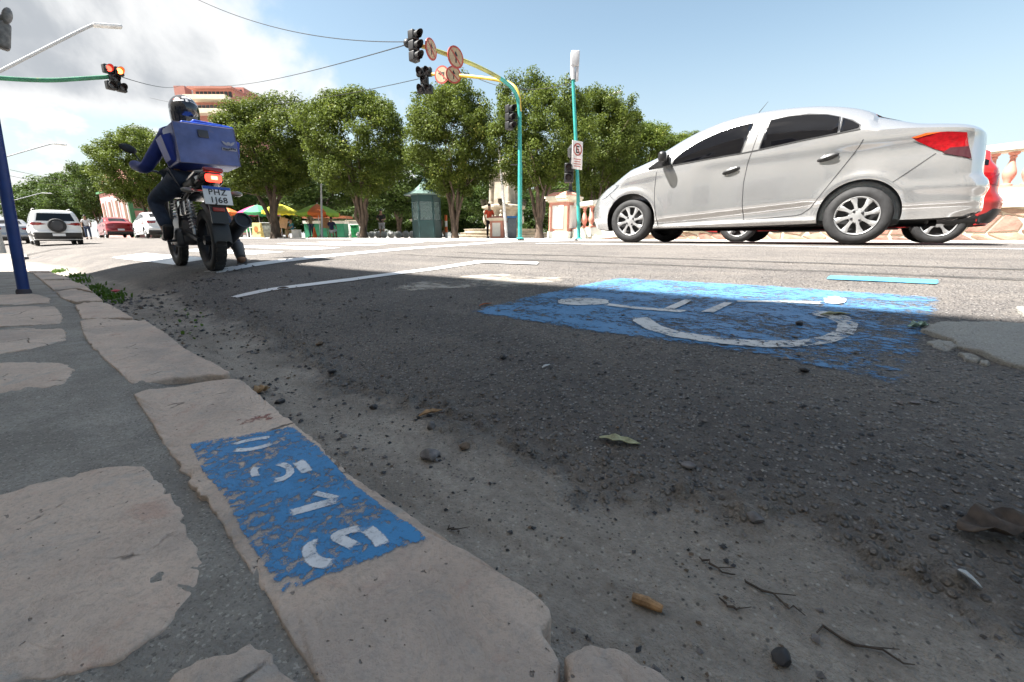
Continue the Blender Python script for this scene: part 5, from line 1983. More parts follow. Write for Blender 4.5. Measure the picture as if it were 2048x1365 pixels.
T_A = tree_meshes(3, 8.0, 2.6, 1.0, 2.35, 330, 210, LEAF, 3.0, 6)
T_B = tree_meshes(9, 8.0, 2.6, .9, 2.3, 340, 210, LEAF, 2.6, 7)
T_C = tree_meshes(17, 8.0, 2.7, 1.1, 2.2, 330, 210, LEAF, 2.5, 5, trunk_r=.20)
T_D = tree_meshes(23, 9.0, 3.6, 2.0, 2.0, 200, 90, LEAF_DARK, 2.3, 5, size=.24)


def tree_px(name, label, u, top, hw, hd, meshes, H0, R0, rz, group='trees of the square', z=PLZ):
    """tree whose foot stands at photo column u, crown top at row top, half width hw, at distance hd"""
    p = at_d(u, HORIZON, hd)
    h = at_d(u, top, hd)[2] - z
    w = np.linalg.norm(at_d(u + hw, HORIZON, hd) - p)
    return plant_tree(name, label, (p[0], p[1], z), meshes, (w / R0, w / R0, h / H0), rz, group)


tree_px('ficus_tree', 'round green tree behind the rider, leftmost in the square', 312, 252, 74, 34, T_B, 8.0, 2.5, .4)
tree_px('ficus_tree', 'broad dark-crowned tree right of the rider with the umbrellas beneath', 552, 186, 100, 27, T_C, 8.0, 2.55, 1.1)
tree_px('ficus_tree', 'tall round tree between the orange umbrella and the kiosk', 728, 166, 94, 24.5, T_A, 8.0, 2.5, 2.2)
tree_px('ficus_tree', 'many-stemmed tree between the kiosk and the stone monument', 910, 162, 88, 22.5, T_B, 8.0, 2.5, 3.6)
tree_px('ficus_tree', 'thick-trunked tree behind the turquoise signal mast', 1078, 154, 90, 20.5, T_C, 8.0, 2.55, 4.4)
tree_px('ficus_tree', 'tree behind the turquoise pole with the round parking sign', 1188, 178, 72, 24, T_A, 8.0, 2.5, 5.0)
tree_px('ficus_tree', 'lower tree above the front of the silver car bonnet', 1262, 232, 80, 27, T_B, 8.0, 2.5, 1.7)
tree_px('ficus_tree', 'small distant tree just over the silver car windscreen', 1342, 262, 62, 32, T_A, 8.0, 2.5, .9)
# second row deep in the square
for k, (u, top, hw, hd, lab) in enumerate(((430, 300, 95, 44, 'dark background tree low behind the delivery box'), (650, 290, 95, 42, 'dark background tree between the first and second tall trees'), (800, 300, 85, 40, 'dark background tree left of the kiosk roof'), (985, 330, 80, 46, 'dark background tree behind the stone monument'), (1150, 330, 90, 40, 'dark background tree behind the pink pillar'), (1290, 335, 90, 42, 'dark background tree behind the balustrade'), (520, 330, 80, 52, 'dark background tree far behind the green umbrella'), (880, 345, 80, 55, 'dark background tree far behind the kiosk'))):
    tree_px('background_tree', lab, u, top, hw, hd, T_D, 9.0, 3.3, k * 1.3, 'background trees in the square')
T_E = tree_meshes(31, 5.0, 3.0, .4, .3, 170, 80, LEAF_DARK, 2.4, 4, size=.26)
labs = ('behind the rider box', 'behind the green parasol', 'behind the yellow parasol', 'behind the snack stand', 'behind the stone balls', 'left of the kiosk', 'right of the kiosk', 'left of the monument', 'right of the monument', 'behind the large pillar', 'behind the near end of the balustrade', 'over the car bonnet, farthest right')
for k, u in enumerate((395, 470, 555, 640, 725, 800, 890, 960, 1060, 1140, 1230, 1330)):
    tree_px('shrub', 'dark leafy shrub deep in the square, ' + labs[k], u, 372 + (k * 37) % 26, 62, 58 + (k * 5) % 9, T_E, 5.0, 3.0, k * .9, 'shrubs deep in the square')
# trees down the street
for k, (u, top, hw, hd, lab) in enumerate(((205, 322, 44, 52, 'tall narrow tree at the street end beside the pink house'), (168, 345, 55, 62, 'leafy street tree at the far left above the parked cars'), (115, 352, 62, 75, 'hazy far street tree over the white suv roof'), (70, 372, 50, 84, 'farthest street tree left of the white suv'))):
    tree_px('street_tree', lab, u, top, hw, hd, T_D, 9.0, 3.3, k * 2.1, 'trees at the far end of the street', .1)

# weeds in the gutter
WEED = leaf_mat('weed_leaf', (0.045, 0.09, 0.015), (0.12, 0.22, 0.03))


def weeds(name, label, spots, n, hgt, seed):
    r = np.random.default_rng(seed)
    b = MB()
    for (u, v), k in zip(spots, n):
        c = at_z(u, v, -.05)
        for _ in range(k):
            x, y = c[0] + r.normal(0, .05), c[1] + r.normal(0, .14)
            z = max(road_at(x, y), -.08) - .01
            a, l = r.uniform(0, 2 * PI), hgt * r.uniform(.5, 1.2)
            dx, dy = math.cos(a) * l * .5, math.sin(a) * l * .5
            wx, wy = -math.sin(a) * .006, math.cos(a) * .006
            b.add([(x - wx, y - wy, z), (x + wx, y + wy, z), (x + dx * .5 + wx * 1.4, y + dy * .5 + wy * 1.4, z + l * .65), (x + dx * .5 - wx * 1.4, y + dy * .5 - wy * 1.4, z + l * .65), (x + dx, y + dy, z + l * .8)], [(0, 1, 2, 3), (3, 2, 4)])
    o = b.build(name, WEED, smooth=False)
    at = o.data.attributes.new('tint', 'FLOAT', 'FACE')
    at.data.foreach_set('value', r.uniform(0, .9, len(o.data.polygons)).astype(np.float32))
    tag(o, label, 'weeds', kind='stuff')


weeds('gutter_weeds', 'green weeds growing in the gutter beside the kerb', [(205, 583), (225, 592), (185, 574), (150, 552), (120, 542), (165, 560), (235, 600)], [80, 70, 60, 60, 70, 50, 15], .06, 5)
weeds('sparse_weeds', 'sparse small weeds in the silt of the gutter', [(375, 630), (395, 633), (360, 662), (60, 575), (76, 560)], [12, 8, 8, 30, 30], .03, 8)
b = MB()
c_ = at_z(231, 582, 0)
b.ell((c_[0], c_[1], .0), (.016, .016, .012), 10, 6)
for k in range(6):
    b.ell((c_[0] + .016 * math.cos(k), c_[1] + .016 * math.sin(k), .002), (.012, .012, .006), 8, 4)
tag(b.build('pink_flower', mat('pink_petal', (.65, .10, .13), .6)), 'small pink flower among the gutter weeds', 'flower')
# ------------------------------------------------------------------ the square: pillars, balustrade, kiosk, monument, stalls
PINK = mat('pink_render', (0.60, 0.27, 0.20), 0.85, var=.10, vs=1.5, bump=.003, bs=30)
CREAMP = mat('cream_paint', (0.72, 0.64, 0.50), 0.8, var=.07, vs=1.5)
WPANEL = mat('white_panel', (0.76, 0.74, 0.68), 0.8, var=.06, vs=2.0, dirt=(.55, .5, .42), dirt_amt=.1)
TEAL = mat('turquoise_paint', (0.035, 0.30, 0.27), 0.45, var=.12, vs=3, dirt=(.30, .34, .30), dirt_amt=.15)
YELL = mat('yellow_paint', (0.55, 0.38, 0.05), 0.45, var=.12, vs=3)
GREENP = mat('green_mast_paint', (0.03, 0.16, 0.09), 0.45, var=.2, vs=2, dirt=(.40, .36, .10), dirt_amt=.35)


def pillar(label, u, hd, w, h, plinth=False, rz=0.0):
    p = at_d(u, HORIZON, hd)
    root = thing('pink_pillar', label, 'pillar', (p[0], p[1], PLZ), rz, 'pink and cream pillars of the square')
    z0 = h * .16 if plinth else 0
    if plinth:
        b = MB()
        b.box((0, 0, z0 / 2 - .02), (w * 1.10, w * 1.10, z0 + .04))
        b.build('plinth', WPANEL, root, smooth=False)
    b = MB()
    b.box((0, 0, (z0 + h * .78) / 2), (w, w, h * .78 - z0))
    b.build('shaft', PINK, root, smooth=False)
    zc = (z0 + h * .78) / 2
    hh = (h * .78 - z0) * .78
    for a in range(4):
        b = MB()
        m_ = Matrix.Rotation(a * PI / 2, 4, 'Z')
        b.box((0, 0, 0), (w * .60, .03, hh))
        o = b.build('panel', WPANEL, root, smooth=False)
        o.matrix_local = Matrix.Rotation(a * PI / 2, 4, 'Z') @ Matrix.Translation((0, -w / 2 - .006, zc))
    b = MB()
    for f, zz, t in ((1.10, .80, .04), (1.26, .84, .05), (1.34, .885, .045)):
        b.box((0, 0, h * zz), (w * f, w * f, h * t))
    b.build('cornice', CREAMP, root, smooth=False)
    b = MB()
    b.lathe([(w * .78, h * .905), (w * .78, h * .945), (w * .62, h * .975), (w * .50, h * 1.0)], 4, (0, 0, 0), Matrix.Rotation(PI / 4, 3, 'Z'))
    b.build('cap', PINK, root, smooth=False)
    return root


p1 = pillar('small pink pillar with white panels in front of the kiosk', 848, 24.5, .80, 1.10)
p2 = pillar('small pink pillar with white panels below the leaning white pole', 1004, 22.5, .86, 1.08)
p3 = pillar('large pink pillar on a white plinth ending the balustrade', 1126, 15.8, .74, 1.58, True)

# balustrade on its stone wall, rising along a ramp
QB = 13.6
ya = at_q(1150, HORIZON, QB)[1]
yb = at_q(1560, HORIZON, QB)[1]
yc = -9.0
z_rail = lambda y: np.interp(-y, [-ya, -at_q(2002, 297, QB)[1], 9.5], [at_q(1187, 405, QB)[2], at_q(2002, 289, QB)[2], at_q(2002, 289, QB)[2] + .05])
bal = thing('balustrade', 'pink baluster railing with cream rail rising behind the silver car', 'balustrade', (QB, 0, 0))
Y = np.linspace(ya, yc, 26)
BH = .66


def ramp_bar(name, w, z0, z1, m, x=0.0, grow=0.0):
    b = MB()
    vs_, fs = [], []
    for y in Y:
        zr = float(z_rail(y))
        vs_ += [(x - w / 2, y, zr + z0), (x + w / 2, y, zr + z0), (x + w / 2, y, zr + z1), (x - w / 2, y, zr + z1)]
    for i in range(len(Y) - 1):
        for j in range(4):
            fs.append((4 * i + j, 4 * i + (j + 1) % 4, 4 * i + 4 + (j + 1) % 4, 4 * i + 4 + j)[::-1])
    fs += [(0, 1, 2, 3), tuple(4 * (len(Y) - 1) + k for k in (3, 2, 1, 0))]
    b.add(vs_, fs)
    return b.build(name, m, bal, smooth=False)


ramp_bar('rail', .30, -.13, 0, WPANEL)
ramp_bar('rail_moulding', .22, -.17, -.13, CREAMP)
ramp_bar('base_moulding', .26, -.17 - BH - .05, -.17 - BH, PINK)
ramp_bar('base_course', .36, -.17 - BH - .33, -.17 - BH - .05, WPANEL)
ramp_bar('base_ledge', .48, -.17 - BH - .42, -.17 - BH - .33, CREAMP)
b = MB()
b.lathe([(.085, 0), (.085, .035), (.055, .05), (.050, .08), (.085, .16), (.105, .23), (.100, .29), (.065, .40), (.045, .48), (.042, .54), (.060, .57), (.045, .59), (.075, .615), (.085, .63), (.085, BH)], 16)
bme = b.mesh('baluster', PINK)
y = ya - .35
while y > yc:
    link('baluster', bme, bal, (0, y, float(z_rail(y)) - .17 - BH))
    y -= .27
# retaining wall of irregular stones with raised pale joints
MORT = mat('pale_mortar', (0.50, 0.45, 0.35), 0.9, var=.1, bump=.003, bs=40)
STW = [mat('wall_stone_%s' % n, c, 0.85, var=.22, vs=3.0, bump=.02, bs=9) for n, c in (('buff', (.34, .23, .17)), ('rose', (.33, .17, .13)), ('brown', (.24, .15, .12)))]
wl = thing('stone_wall', 'retaining wall of pink rubble stones with pale joints under the balustrade', 'wall', (QB - .05, 0, 0))
b = MB()
vs_, fs = [], []
for y in Y:
    zt_ = float(z_rail(y)) - .17 - BH - .415
    vs_ += [(-.10, y, PLZ - .1), (.6, y, PLZ - .1), (.6, y, zt_), (-.10, y, zt_)]
for i in range(len(Y) - 1):
    for j in range(4):
        fs.append((4 * i + j, 4 * i + (j + 1) % 4, 4 * i + 4 + (j + 1) % 4, 4 * i + 4 + j)[::-1])
fs += [(0, 1, 2, 3), tuple(4 * (len(Y) - 1) + k for k in (3, 2, 1, 0))]
b.add(vs_, fs)
b.build('wall_core', MORT, wl, smooth=False)
r = np.random.default_rng(4)
cs = .42
GX = {}
for i in range(-1, 60):
    for j in range(-1, 6):
        GX[i, j] = (ya - .1 - i * cs + r.uniform(-.14, .14) + (.2 if j % 2 else 0), PLZ - .12 + j * .30 + r.uniform(-.08, .08))
for i in range(0, 58):
    for j in range(0, 5):
        q = [GX[i, j], GX[i + 1, j], GX[i + 1, j + 1], GX[i, j + 1]]
        cy, cz_ = sum(p[0] for p in q) / 4, sum(p[1] for p in q) / 4
        top = float(z_rail(cy)) - .17 - BH - .43
        if cy < yc + .2 or cy > ya - .1 or min(p[1] for p in q) > top - .06:
            continue
        q = [(yy, min(max(zz, PLZ - .01), top + .01)) for yy, zz in q]
        # cut one corner now and then so the stones are not all four-sided
        if r.random() < .55:
            k = int(r.integers(0, 4))
            a_, b_, c2 = q[k - 1], q[k], q[(k + 1) % 4]
            q = q[:k] + [(b_[0] * .6 + a_[0] * .4, b_[1] * .6 + a_[1] * .4), (b_[0] * .6 + c2[0] * .4, b_[1] * .6 + c2[1] * .4)] + q[k + 1:]
        cy, cz_ = sum(p[0] for p in q) / len(q), sum(p[1] for p in q) / len(q)
        if max(p[1] for p in q) - min(p[1] for p in q) < .06:
            continue
        ins = []
        for yy, zz in q:
            l = math.hypot(yy - cy, zz - cz_) + 1e-6
            k = max(.3, 1 - .028 / l)
            ins.append((cy + (yy - cy) * k, cz_ + (zz - cz_) * k))
        mb = MB()
        n = len(ins)
        d = .115 + r.uniform(0, .02)
        V_ = [(-.09, yy, zz) for yy, zz in ins] + [(-d, cy + (yy - cy) * .93, cz_ + (zz - cz_) * .93) for yy, zz in ins] + [(-d - r.uniform(.004, .015), cy, cz_)]
        ff = [(i_, (i_ + 1) % n, n + (i_ + 1) % n, n + i_) for i_ in range(n)] + [(n + i_, n + (i_ + 1) % n, 2 * n) for i_ in range(n)]
        mb.add(V_, ff)
        o = mb.build('stone', STW[int(r.integers(0, 3))], wl, smooth=False)
        bm = bmesh.new()
        bm.from_mesh(o.data)
        bmesh.ops.recalc_face_normals(bm, faces=bm.faces)
        if sum(f.normal.x for f in bm.faces) > 0:
            bmesh.ops.reverse_faces(bm, faces=bm.faces)
        bm.to_mesh(o.data)
        bm.free()


# guard kiosk
def kiosk():
    hd = 23.0
    p = at_d(855, HORIZON, hd)
    root = thing('guard_kiosk', 'dark green hexagonal guard kiosk with pointed roof and glass', 'kiosk', (p[0], p[1], PLZ), .3)
    gm = mat('kiosk_green', (.020, .056, .058), .45, var=.12, vs=3)
    gr = mat('kiosk_roof', (.11, .17, .15), .5, var=.12, vs=4)
    gl = clear_glass('kiosk_glass')
    R0 = .70
    for k in range(6):
        a = PI / 3 * k
        b = MB()
        b.box((R0 * math.cos(a), R0 * math.sin(a), 1.05), (.07, .07, 2.10), rz=a)
        b.build('post', gm, root, smooth=False)
        a2 = a + PI / 6
        ap = R0 * math.cos(PI / 6)
        b = MB()
        b.box((ap * math.cos(a2), ap * math.sin(a2), .42), (.04, R0 - .05, .84), rz=a2)
        b.build('lower_panel', gm, root, smooth=False)
        b = MB()
        b.box((ap * math.cos(a2), ap * math.sin(a2), 1.32), (.015, R0 - .06, .92), rz=a2)
        g_ = b.build('window', gl, root, smooth=False)
        for z in (.86, 1.80):
            b = MB()
            b.box((ap * math.cos(a2), ap * math.sin(a2), z), (.05, R0 - .05, .045), rz=a2)
            b.build('window_frame', gm, g_, smooth=False)
        b = MB()
        b.box((ap * math.cos(a2), ap * math.sin(a2), 1.96), (.04, R0 - .05, .26), rz=a2)
        b.build('top_panel', gm, root, smooth=False)
    b = MB()
    b.lathe([(1.08, 2.10), (1.10, 2.14), (.62, 2.34), (.34, 2.58), (.13, 2.80)], 6)
    rf = b.build('roof', gr, root, smooth=False)
    b = MB()
    b.lathe([(.15, 2.79), (.15, 2.86), (.07, 2.90), (.07, 2.94), (.03, 2.98), (.005, 3.05)], 16)
    b.build('finial', gm, rf)
    b = MB()
    b.lathe([(.60, 0), (.60, .03)], 6)
    b.build('floor_plate', gm, root, smooth=False)


kiosk()

# round stone balls along the pavement edge
sb = MB()
sb.ell((0, 0, .20), (.22, .22, .21), 20, 12)
sb.lathe([(.12, 0), (.12, .03)], 16)
sme = sb.mesh('stone_ball', mat('ball_concrete', (.30, .30, .28), .9, var=.15, vs=6, bump=.004, bs=40))
us = (704, 719, 732, 744, 757, 768, 783, 797, 812, 825)
for k, u in enumerate(us):
    hd = 31.5 - .62 * k
    p = at_d(u, HORIZON, hd)
    o = link('stone_ball', sme, None, (p[0], p[1], PLZ))
    nm = ['leftmost', 'second from the left', 'third from the left', 'fourth from the left', 'fifth from the left', 'sixth from the left', 'seventh from the left', 'third from the kiosk', 'second from the kiosk', 'nearest the kiosk'][k]
    tag(o, 'grey stone ball bollard, %s in the row' % nm, 'bollard', 'stone ball bollards in a row')


# monument with stepped basin
def monument():
    hd = 34.0
    p = at_d(1008, HORIZON, hd)
    root = thing('stone_monument', 'weathered pale stone monument on a stepped round basin', 'monument', (p[0], p[1], PLZ), .25)
    st = mat('monument_stone', (.36, .31, .24), .85, var=.2, vs=2.0, bump=.01, bs=14, dirt=(.20, .18, .14), dirt_amt=.25)
    br = mat('bronze', (.05, .045, .03), .5, .6)
    for k, (r0, z0, z1) in enumerate(((3.6, 0, .18), (3.3, .18, .36), (3.0, .36, .62))):
        b = MB()
        b.lathe([(r0, z0), (r0, z1 - .05), (r0 + .06, z1 - .03), (r0 + .06, z1), (r0 - .4, z1)], 48)
        b.build('basin_step', st, root, angle=30)
    b = MB()
    b.lathe([(1.55, .6), (1.45, .8), (1.40, 2.0), (1.50, 2.05)], 8)
    b.build('pedestal', st, root, smooth=False)
    b = MB()
    b.lathe([(1.52, 2.04), (1.75, 2.15), (1.75, 2.28), (1.55, 2.36), (1.3, 2.4)], 8)
    b.build('pedestal_cornice', st, root, smooth=False)
    b = MB()
    b.box((0, 0, 3.4), (1.5, 1.5, 2.1), taper=.86)
    b.box((0, 0, 4.55), (1.7, 1.7, .18))
    b.lathe([(.7, 4.6), (.55, 5.2), (.6, 5.3), (.4, 5.6)], 8)
    b.build('shaft', st, root, smooth=False)
    for k in range(4):
        a = PI / 4 + k * PI / 2
        b = MB()
        b.tube([(math.cos(a) * 1.02, math.sin(a) * 1.02, 2.38), (math.cos(a) * 1.0, math.sin(a) * 1.0, 4.5)], [.16, .13], 12)
        b.lathe([(.2, 2.38), (.2, 2.55), (.15, 2.6)], 12, (math.cos(a) * 1.02, math.sin(a) * 1.02, 0))
        b.build('column', st, root)
    for k in range(6):
        a = k * PI / 3 + .3
        b = MB()
        b.lathe([(.06, 0), (.16, .06), (.24, .22), (.22, .36), (.28, .42), (.20, .42)], 14, (math.cos(a) * 1.62, math.sin(a) * 1.62, 2.3))
        b.build('urn', br, root)
        b = MB()
        b.ell((math.cos(a) * 1.48, math.sin(a) * 1.48, 1.35), (.20, .20, .42), 10, 8)
        b.ell((math.cos(a) * 1.55, math.sin(a) * 1.55, 1.85), (.11, .11, .13), 10, 8)
        b.build('relief_figure', st, root)
    b = MB()
    b.box((0, -1.46, 1.3), (.7, .06, .5))
    b.build('inscription_tablet', CREAMP, root, smooth=False)


monument()


# parasols of the street sellers
def parasol(label, u, v, hw, hd, mats, H=None, flaps=None):
    p = at_d(u, HORIZON, hd)
    top = at_d(u, v, hd)[2] - PLZ
    R0 = np.linalg.norm(at_d(u + hw, HORIZON, hd) - p)
    root = thing('parasol', label, 'parasol', (p[0], p[1], PLZ), .5 + u, 'sellers parasols')
    drop = R0 * .42
    for k in range(8):
        b = MB()
        a0, a1 = PI / 4 * k, PI / 4 * (k + 1)
        vs_, fs = [], []
        nn_ = 6
        for i in range(nn_ + 1):
            f = i / nn_
            for j in range(5):
                g_ = j / 4
                a = a0 + (a1 - a0) * g_
                sag = 1 - .06 * math.sin(PI * g_) * f
                rr = R0 * f * sag
                vs_.append((rr * math.cos(a), rr * math.sin(a), top - drop * (f ** 1.35) - .03 * math.sin(PI * g_) * f))
        for i in range(nn_):
            for j in range(4):
                fs.append((i * 5 + j, (i + 1) * 5 + j, (i + 1) * 5 + j + 1, i * 5 + j + 1))
        # hanging valance
        o = len(vs_)
        for j in range(5):
            a = a0 + (a1 - a0) * j / 4
            sag = 1 - .06 * math.sin(PI * j / 4)
            vs_.append((R0 * sag * 1.01 * math.cos(a), R0 * sag * 1.01 * math.sin(a), top - drop - .03 * math.sin(PI * j / 4) - .16 - .05 * (j % 2)))
        for j in range(4):
            fs.append((nn_ * 5 + j, o + j, o + j + 1, nn_ * 5 + j + 1))
        b.add(vs_, fs)
        b.build('canopy_panel', mats[k % len(mats)], root)
    b = MB()
    b.tube([(0, 0, 0), (0, 0, top + .06)], .022, 8)
    b.build('pole', steel, root)
    for k in range(8):
        a = PI / 4 * k
        b = MB()
        b.tube([(R0 * .97 * math.cos(a), R0 * .97 * math.sin(a), top - drop - .02), (0, 0, top - .05)], .007, 5)
        b.build('rib', steel, root)
    b = MB()
    b.lathe([(.26, 0), (.26, .07), (.05, .10), (.035, .25)], 16)
    b.build('base', mat('concrete_base', (.3, .3, .29), .9), root)


fab = lambda n, c: mat(n, c, .75, var=.08, vs=3)
F_OR, F_LI, F_YE, F_GR, F_MA, F_RD = fab('fabric_orange', (.72, .16, .03)), fab('fabric_lime', (.28, .45, .04)), fab('fabric_yellow', (.74, .68, .06)), fab('fabric_green', (.05, .28, .12)), fab('fabric_magenta', (.42, .03, .12)), fab('fabric_red', (.55, .03, .03))
parasol('green and magenta parasol, leftmost over the sellers', 523, 410, 36, 32, [F_GR, F_MA, F_GR])
parasol('yellow parasol between the green and the orange one', 565, 408, 33, 30, [F_YE])
parasol('orange and lime striped parasol over the seated seller', 641, 408, 42, 29, [F_OR, F_LI])
parasol('small orange parasol mostly hidden behind the motorcycle exhaust', 462, 416, 20, 33, [F_OR])

# low green and white planter wall, bin, signs, tables
GW = mat('green_wall_paint', (.02, .20, .11), .6, var=.12)
def px_thing(name, label, cat, u, hd, rz=0.0, group=None):
    p = at_d(u, HORIZON, hd)
    return thing(name, label, cat, (p[0], p[1], PLZ), rz, group)


FACE = -YAW      # local +x along the picture, +y away from the viewer
t = px_thing('snack_stand', 'low green and white snack stand behind the orange parasol', 'stand', 655, 33, FACE)
b = MB(); b.box((0, 0, .50), (2.9, .9, 1.0)); b.build('counter', GW, t, smooth=False)
b = MB(); b.box((0, -.02, 1.10), (3.0, 1.0, .20)); b.build('counter_top', WPANEL, t, smooth=False)
b = MB(); b.box((.2, -.1, 1.45), (3.2, 1.3, .16)); b.build('awning', mat('brown_board', (.35, .12, .05), .7), t, smooth=False)
for sx in (-1.4, 1.4):
    b = MB(); b.tube([(sx, .3, 0), (sx, .3, 1.4)], .03, 8); b.build('post', steel, t)
t = px_thing('white_wall', 'low white wall right of the green snack stand', 'wall', 714, 34, FACE)
b = MB(); b.rbox((0, 0, .62), (1.5, .18, 1.25), .03); b.build('panel', WPANEL, t); b = MB(); b.box((0, 0, 1.27), (1.56, .24, .06)); b.build('coping', CREAMP, t, smooth=False)
t = px_thing('green_bin', 'green litter bin beside the white wall', 'bin', 711, 31.5, FACE)
b = MB(); b.rbox((0, 0, .42), (.48, .42, .80), .05); b.build('bin_body', mat('bin_green', (.01, .26, .08), .5), t); b = MB(); b.rbox((0, 0, .85), (.54, .48, .07), .03); b.build('lid', mat('bin_green', (.01, .26, .08), .5), t)
t = px_thing('green_cart', 'bright green sellers cart at the left of the stalls', 'cart', 495, 32, FACE)
b = MB(); b.rbox((0, 0, .62), (.85, .6, .5), .04); b.build('cart_box', mat('cart_green', (.02, .33, .10), .5), t)
for sx in (-.3, .3):
    b = MB(); b.lathe([(.2, -.02), (.2, .02)], 20, (sx, -.32, .2), rot_to((0, 1, 0))); b.build('wheel', rubber, t)
    b = MB(); b.tube([(sx, .2, 0), (sx, .2, .5)], .02, 6); b.build('leg', steel, t)
t = px_thing('white_table', 'small white table beside the yellow sign board', 'table', 506, 31, FACE)
b = MB(); b.box((0, 0, .70), (.6, .5, .05)); b.build('table_top', white_paint, t, smooth=False)
for sx in (-.25, .25):
    for sy in (-.2, .2):
        b = MB(); b.box((sx, sy, .34), (.06, .06, .68)); b.build('leg', white_paint, t, smooth=False)
t = px_thing('sign_board', 'cream and yellow sandwich board standing by the sellers', 'sign board', 517, 30.3, FACE)
for s_ in (-1, 1):
    b = MB(); b.box((0, s_ * .14, .50), (.55, .03, 1.0), mtx=Matrix.Rotation(s_ * R_(9), 3, 'X')); b.build('board', mat('board_cream', (.62, .52, .22), .6, var=.25, vs=2), t, smooth=False)
b = MB(); b.ell((.02, -.215, .55), (.14, .01, .22), 12, 8); b.build('poster_picture', mat('poster_orange', (.55, .2, .06), .6, var=.3, vs=6), t)
t = px_thing('grey_cabinet', 'grey cabinet with stools beside the sellers', 'cabinet', 537, 31, FACE)
b = MB(); b.rbox((0, 0, .5), (.75, .5, .95), .03); b.build('cabinet_body', mat('cabinet_grey', (.16, .17, .16), .6, var=.2), t); b = MB(); b.rbox((0, 0, 1.0), (.8, .55, .05), .02); b.build('top', mat('cabinet_top', (.3, .3, .29), .5), t)
for u, lab in ((570, 'wooden easel with tan board under the yellow parasol'), (652, 'wooden easel with brown board under the orange parasol')):
    t = px_thing('display_easel', lab, 'easel', u, 29.5, FACE, 'display easels')
    b = MB(); b.box((0, 0, .95), (.55, .04, .65), mtx=Matrix.Rotation(R_(-12), 3, 'X') @ Matrix.Rotation(R_(10 if u < 600 else 0), 3, 'Y')); b.build('board', mat('board_tan', (.45, .27, .15), .7), t, smooth=False)
    for x0, x1, y1 in ((-.3, -.1, 0), (.3, .1, 0), (0, 0, .4)):
        b = MB(); b.tube([(x0, y1, 0), (x1, .05, 1.35)], .02, 6); b.build('leg', mat('wood_leg', (.33, .17, .07), .7), t)
t = px_thing('white_crate', 'white crate under the yellow parasol', 'crate', 594, 30, FACE)
b = MB(); b.rbox((0, 0, .26), (.5, .36, .5), .03); b.build('crate_body', white_paint, t); b = MB(); b.rbox((0, 0, .52), (.52, .38, .03), .01); b.build('lid', white_paint, t)
t = px_thing('stool', 'small wooden stool under the seated seller', 'stool', 665, 28.6, FACE)
b = MB(); b.rbox((0, 0, .43), (.36, .34, .05), .02); b.build('seat', mat('wood_leg', (.33, .17, .07), .7), t)
for sx in (-.14, .14):
    for sy in (-.13, .13):
        b = MB(); b.tube([(sx * 1.15, sy * 1.15, 0), (sx, sy, .42)], .018, 6); b.build('leg', mat('wood_leg', (.33, .17, .07), .7), t)
for u, m_, lab in ((630, mat('cone_orange', (.75, .14, .02), .5), 'orange traffic cone near the snack stand'),):
    t = px_thing('traffic_cone', lab, 'cone', u, 29, FACE)
    b = MB(); b.lathe([(.16, .03), (.03, .68), (.02, .70)], 16); b.build('cone', m_, t); b = MB(); b.box((0, 0, .02), (.40, .40, .04)); b.build('base', m_, t, smooth=False)
t = px_thing('marker_post', 'orange and white marker post right of the kiosk', 'post', 893, 24, FACE)
for k in range(4):
    b = MB(); b.lathe([(.07, .30 * k), (.07, .30 * k + .298)], 14); b.build('band', mat('cone_orange', (.75, .14, .02), .5) if k % 2 else white_paint, t)
t = px_thing('litter_bin', 'dark bin with blue lid beside the small pillar', 'bin', 1024, 21.5, FACE)
b = MB(); b.rbox((0, 0, .48), (.44, .42, .94), .04); b.build('bin_body', mat('bin_dark', (.09, .11, .13), .5), t); b = MB(); b.rbox((0, 0, .99), (.48, .46, .08), .03); b.build('lid', mat('bin_blue', (.02, .16, .42), .5), t)

navy, whitec, greyc, blackc, orangec = (mat('cloth_' + n, c, .85, var=.12, vs=9) for n, c in (('navy', (.025, .025, .07)), ('white', (.62, .6, .6)), ('grey', (.30, .30, .31)), ('black', (.014, .014, .016)), ('orange', (.62, .075, .03))))
tealc, khaki, denim = (mat('cloth_' + n, c, .85, var=.15, vs=9) for n, c in (('teal', (.03, .16, .24)), ('khaki', (.28, .24, .15)), ('denim', (.04, .06, .11))))


def at_col(u, hd):
    p = at_d(u, HORIZON, hd)
    return (p[0], p[1], PLZ)


person('person', 'seated person in navy shirt and white shorts under the orange parasol', at_col(665, 28.55), FACE, navy, whitec, 'sit', 1.68, shorts=True)
person('person', 'standing person in black shirt and grey shorts near the stone balls', at_col(765, 28.5), FACE + PI, blackc, greyc, 'hold', 1.72, shorts=True)
person('person', 'person in orange shirt and dark trousers standing by the small pillar', at_col(979, 23.0), FACE + PI + .4, orangec, blackc, 'stand', 1.66)
person('person', 'person in pale clothes standing beneath the orange parasol', at_col(624, 30), FACE + 1.2, khaki, denim, 'hold', 1.66)
person('person', 'person in teal shirt sitting beneath the yellow parasol', at_col(586, 30.6), FACE + 2.4, tealc, khaki, 'sit', 1.66)
person('person', 'person in red beneath the yellow parasol beside the easel', at_col(556, 31.2), FACE + 2.0, F_RD, denim, 'stand', 1.66)
pq = at_d(178, HORIZON, 33)
person('person', 'distant pedestrian in white shirt and jeans between suv and red sedan', (pq[0], pq[1], road_at(pq[0], pq[1])), FACE + PI + .6, whitec, denim, 'stand', 1.7)
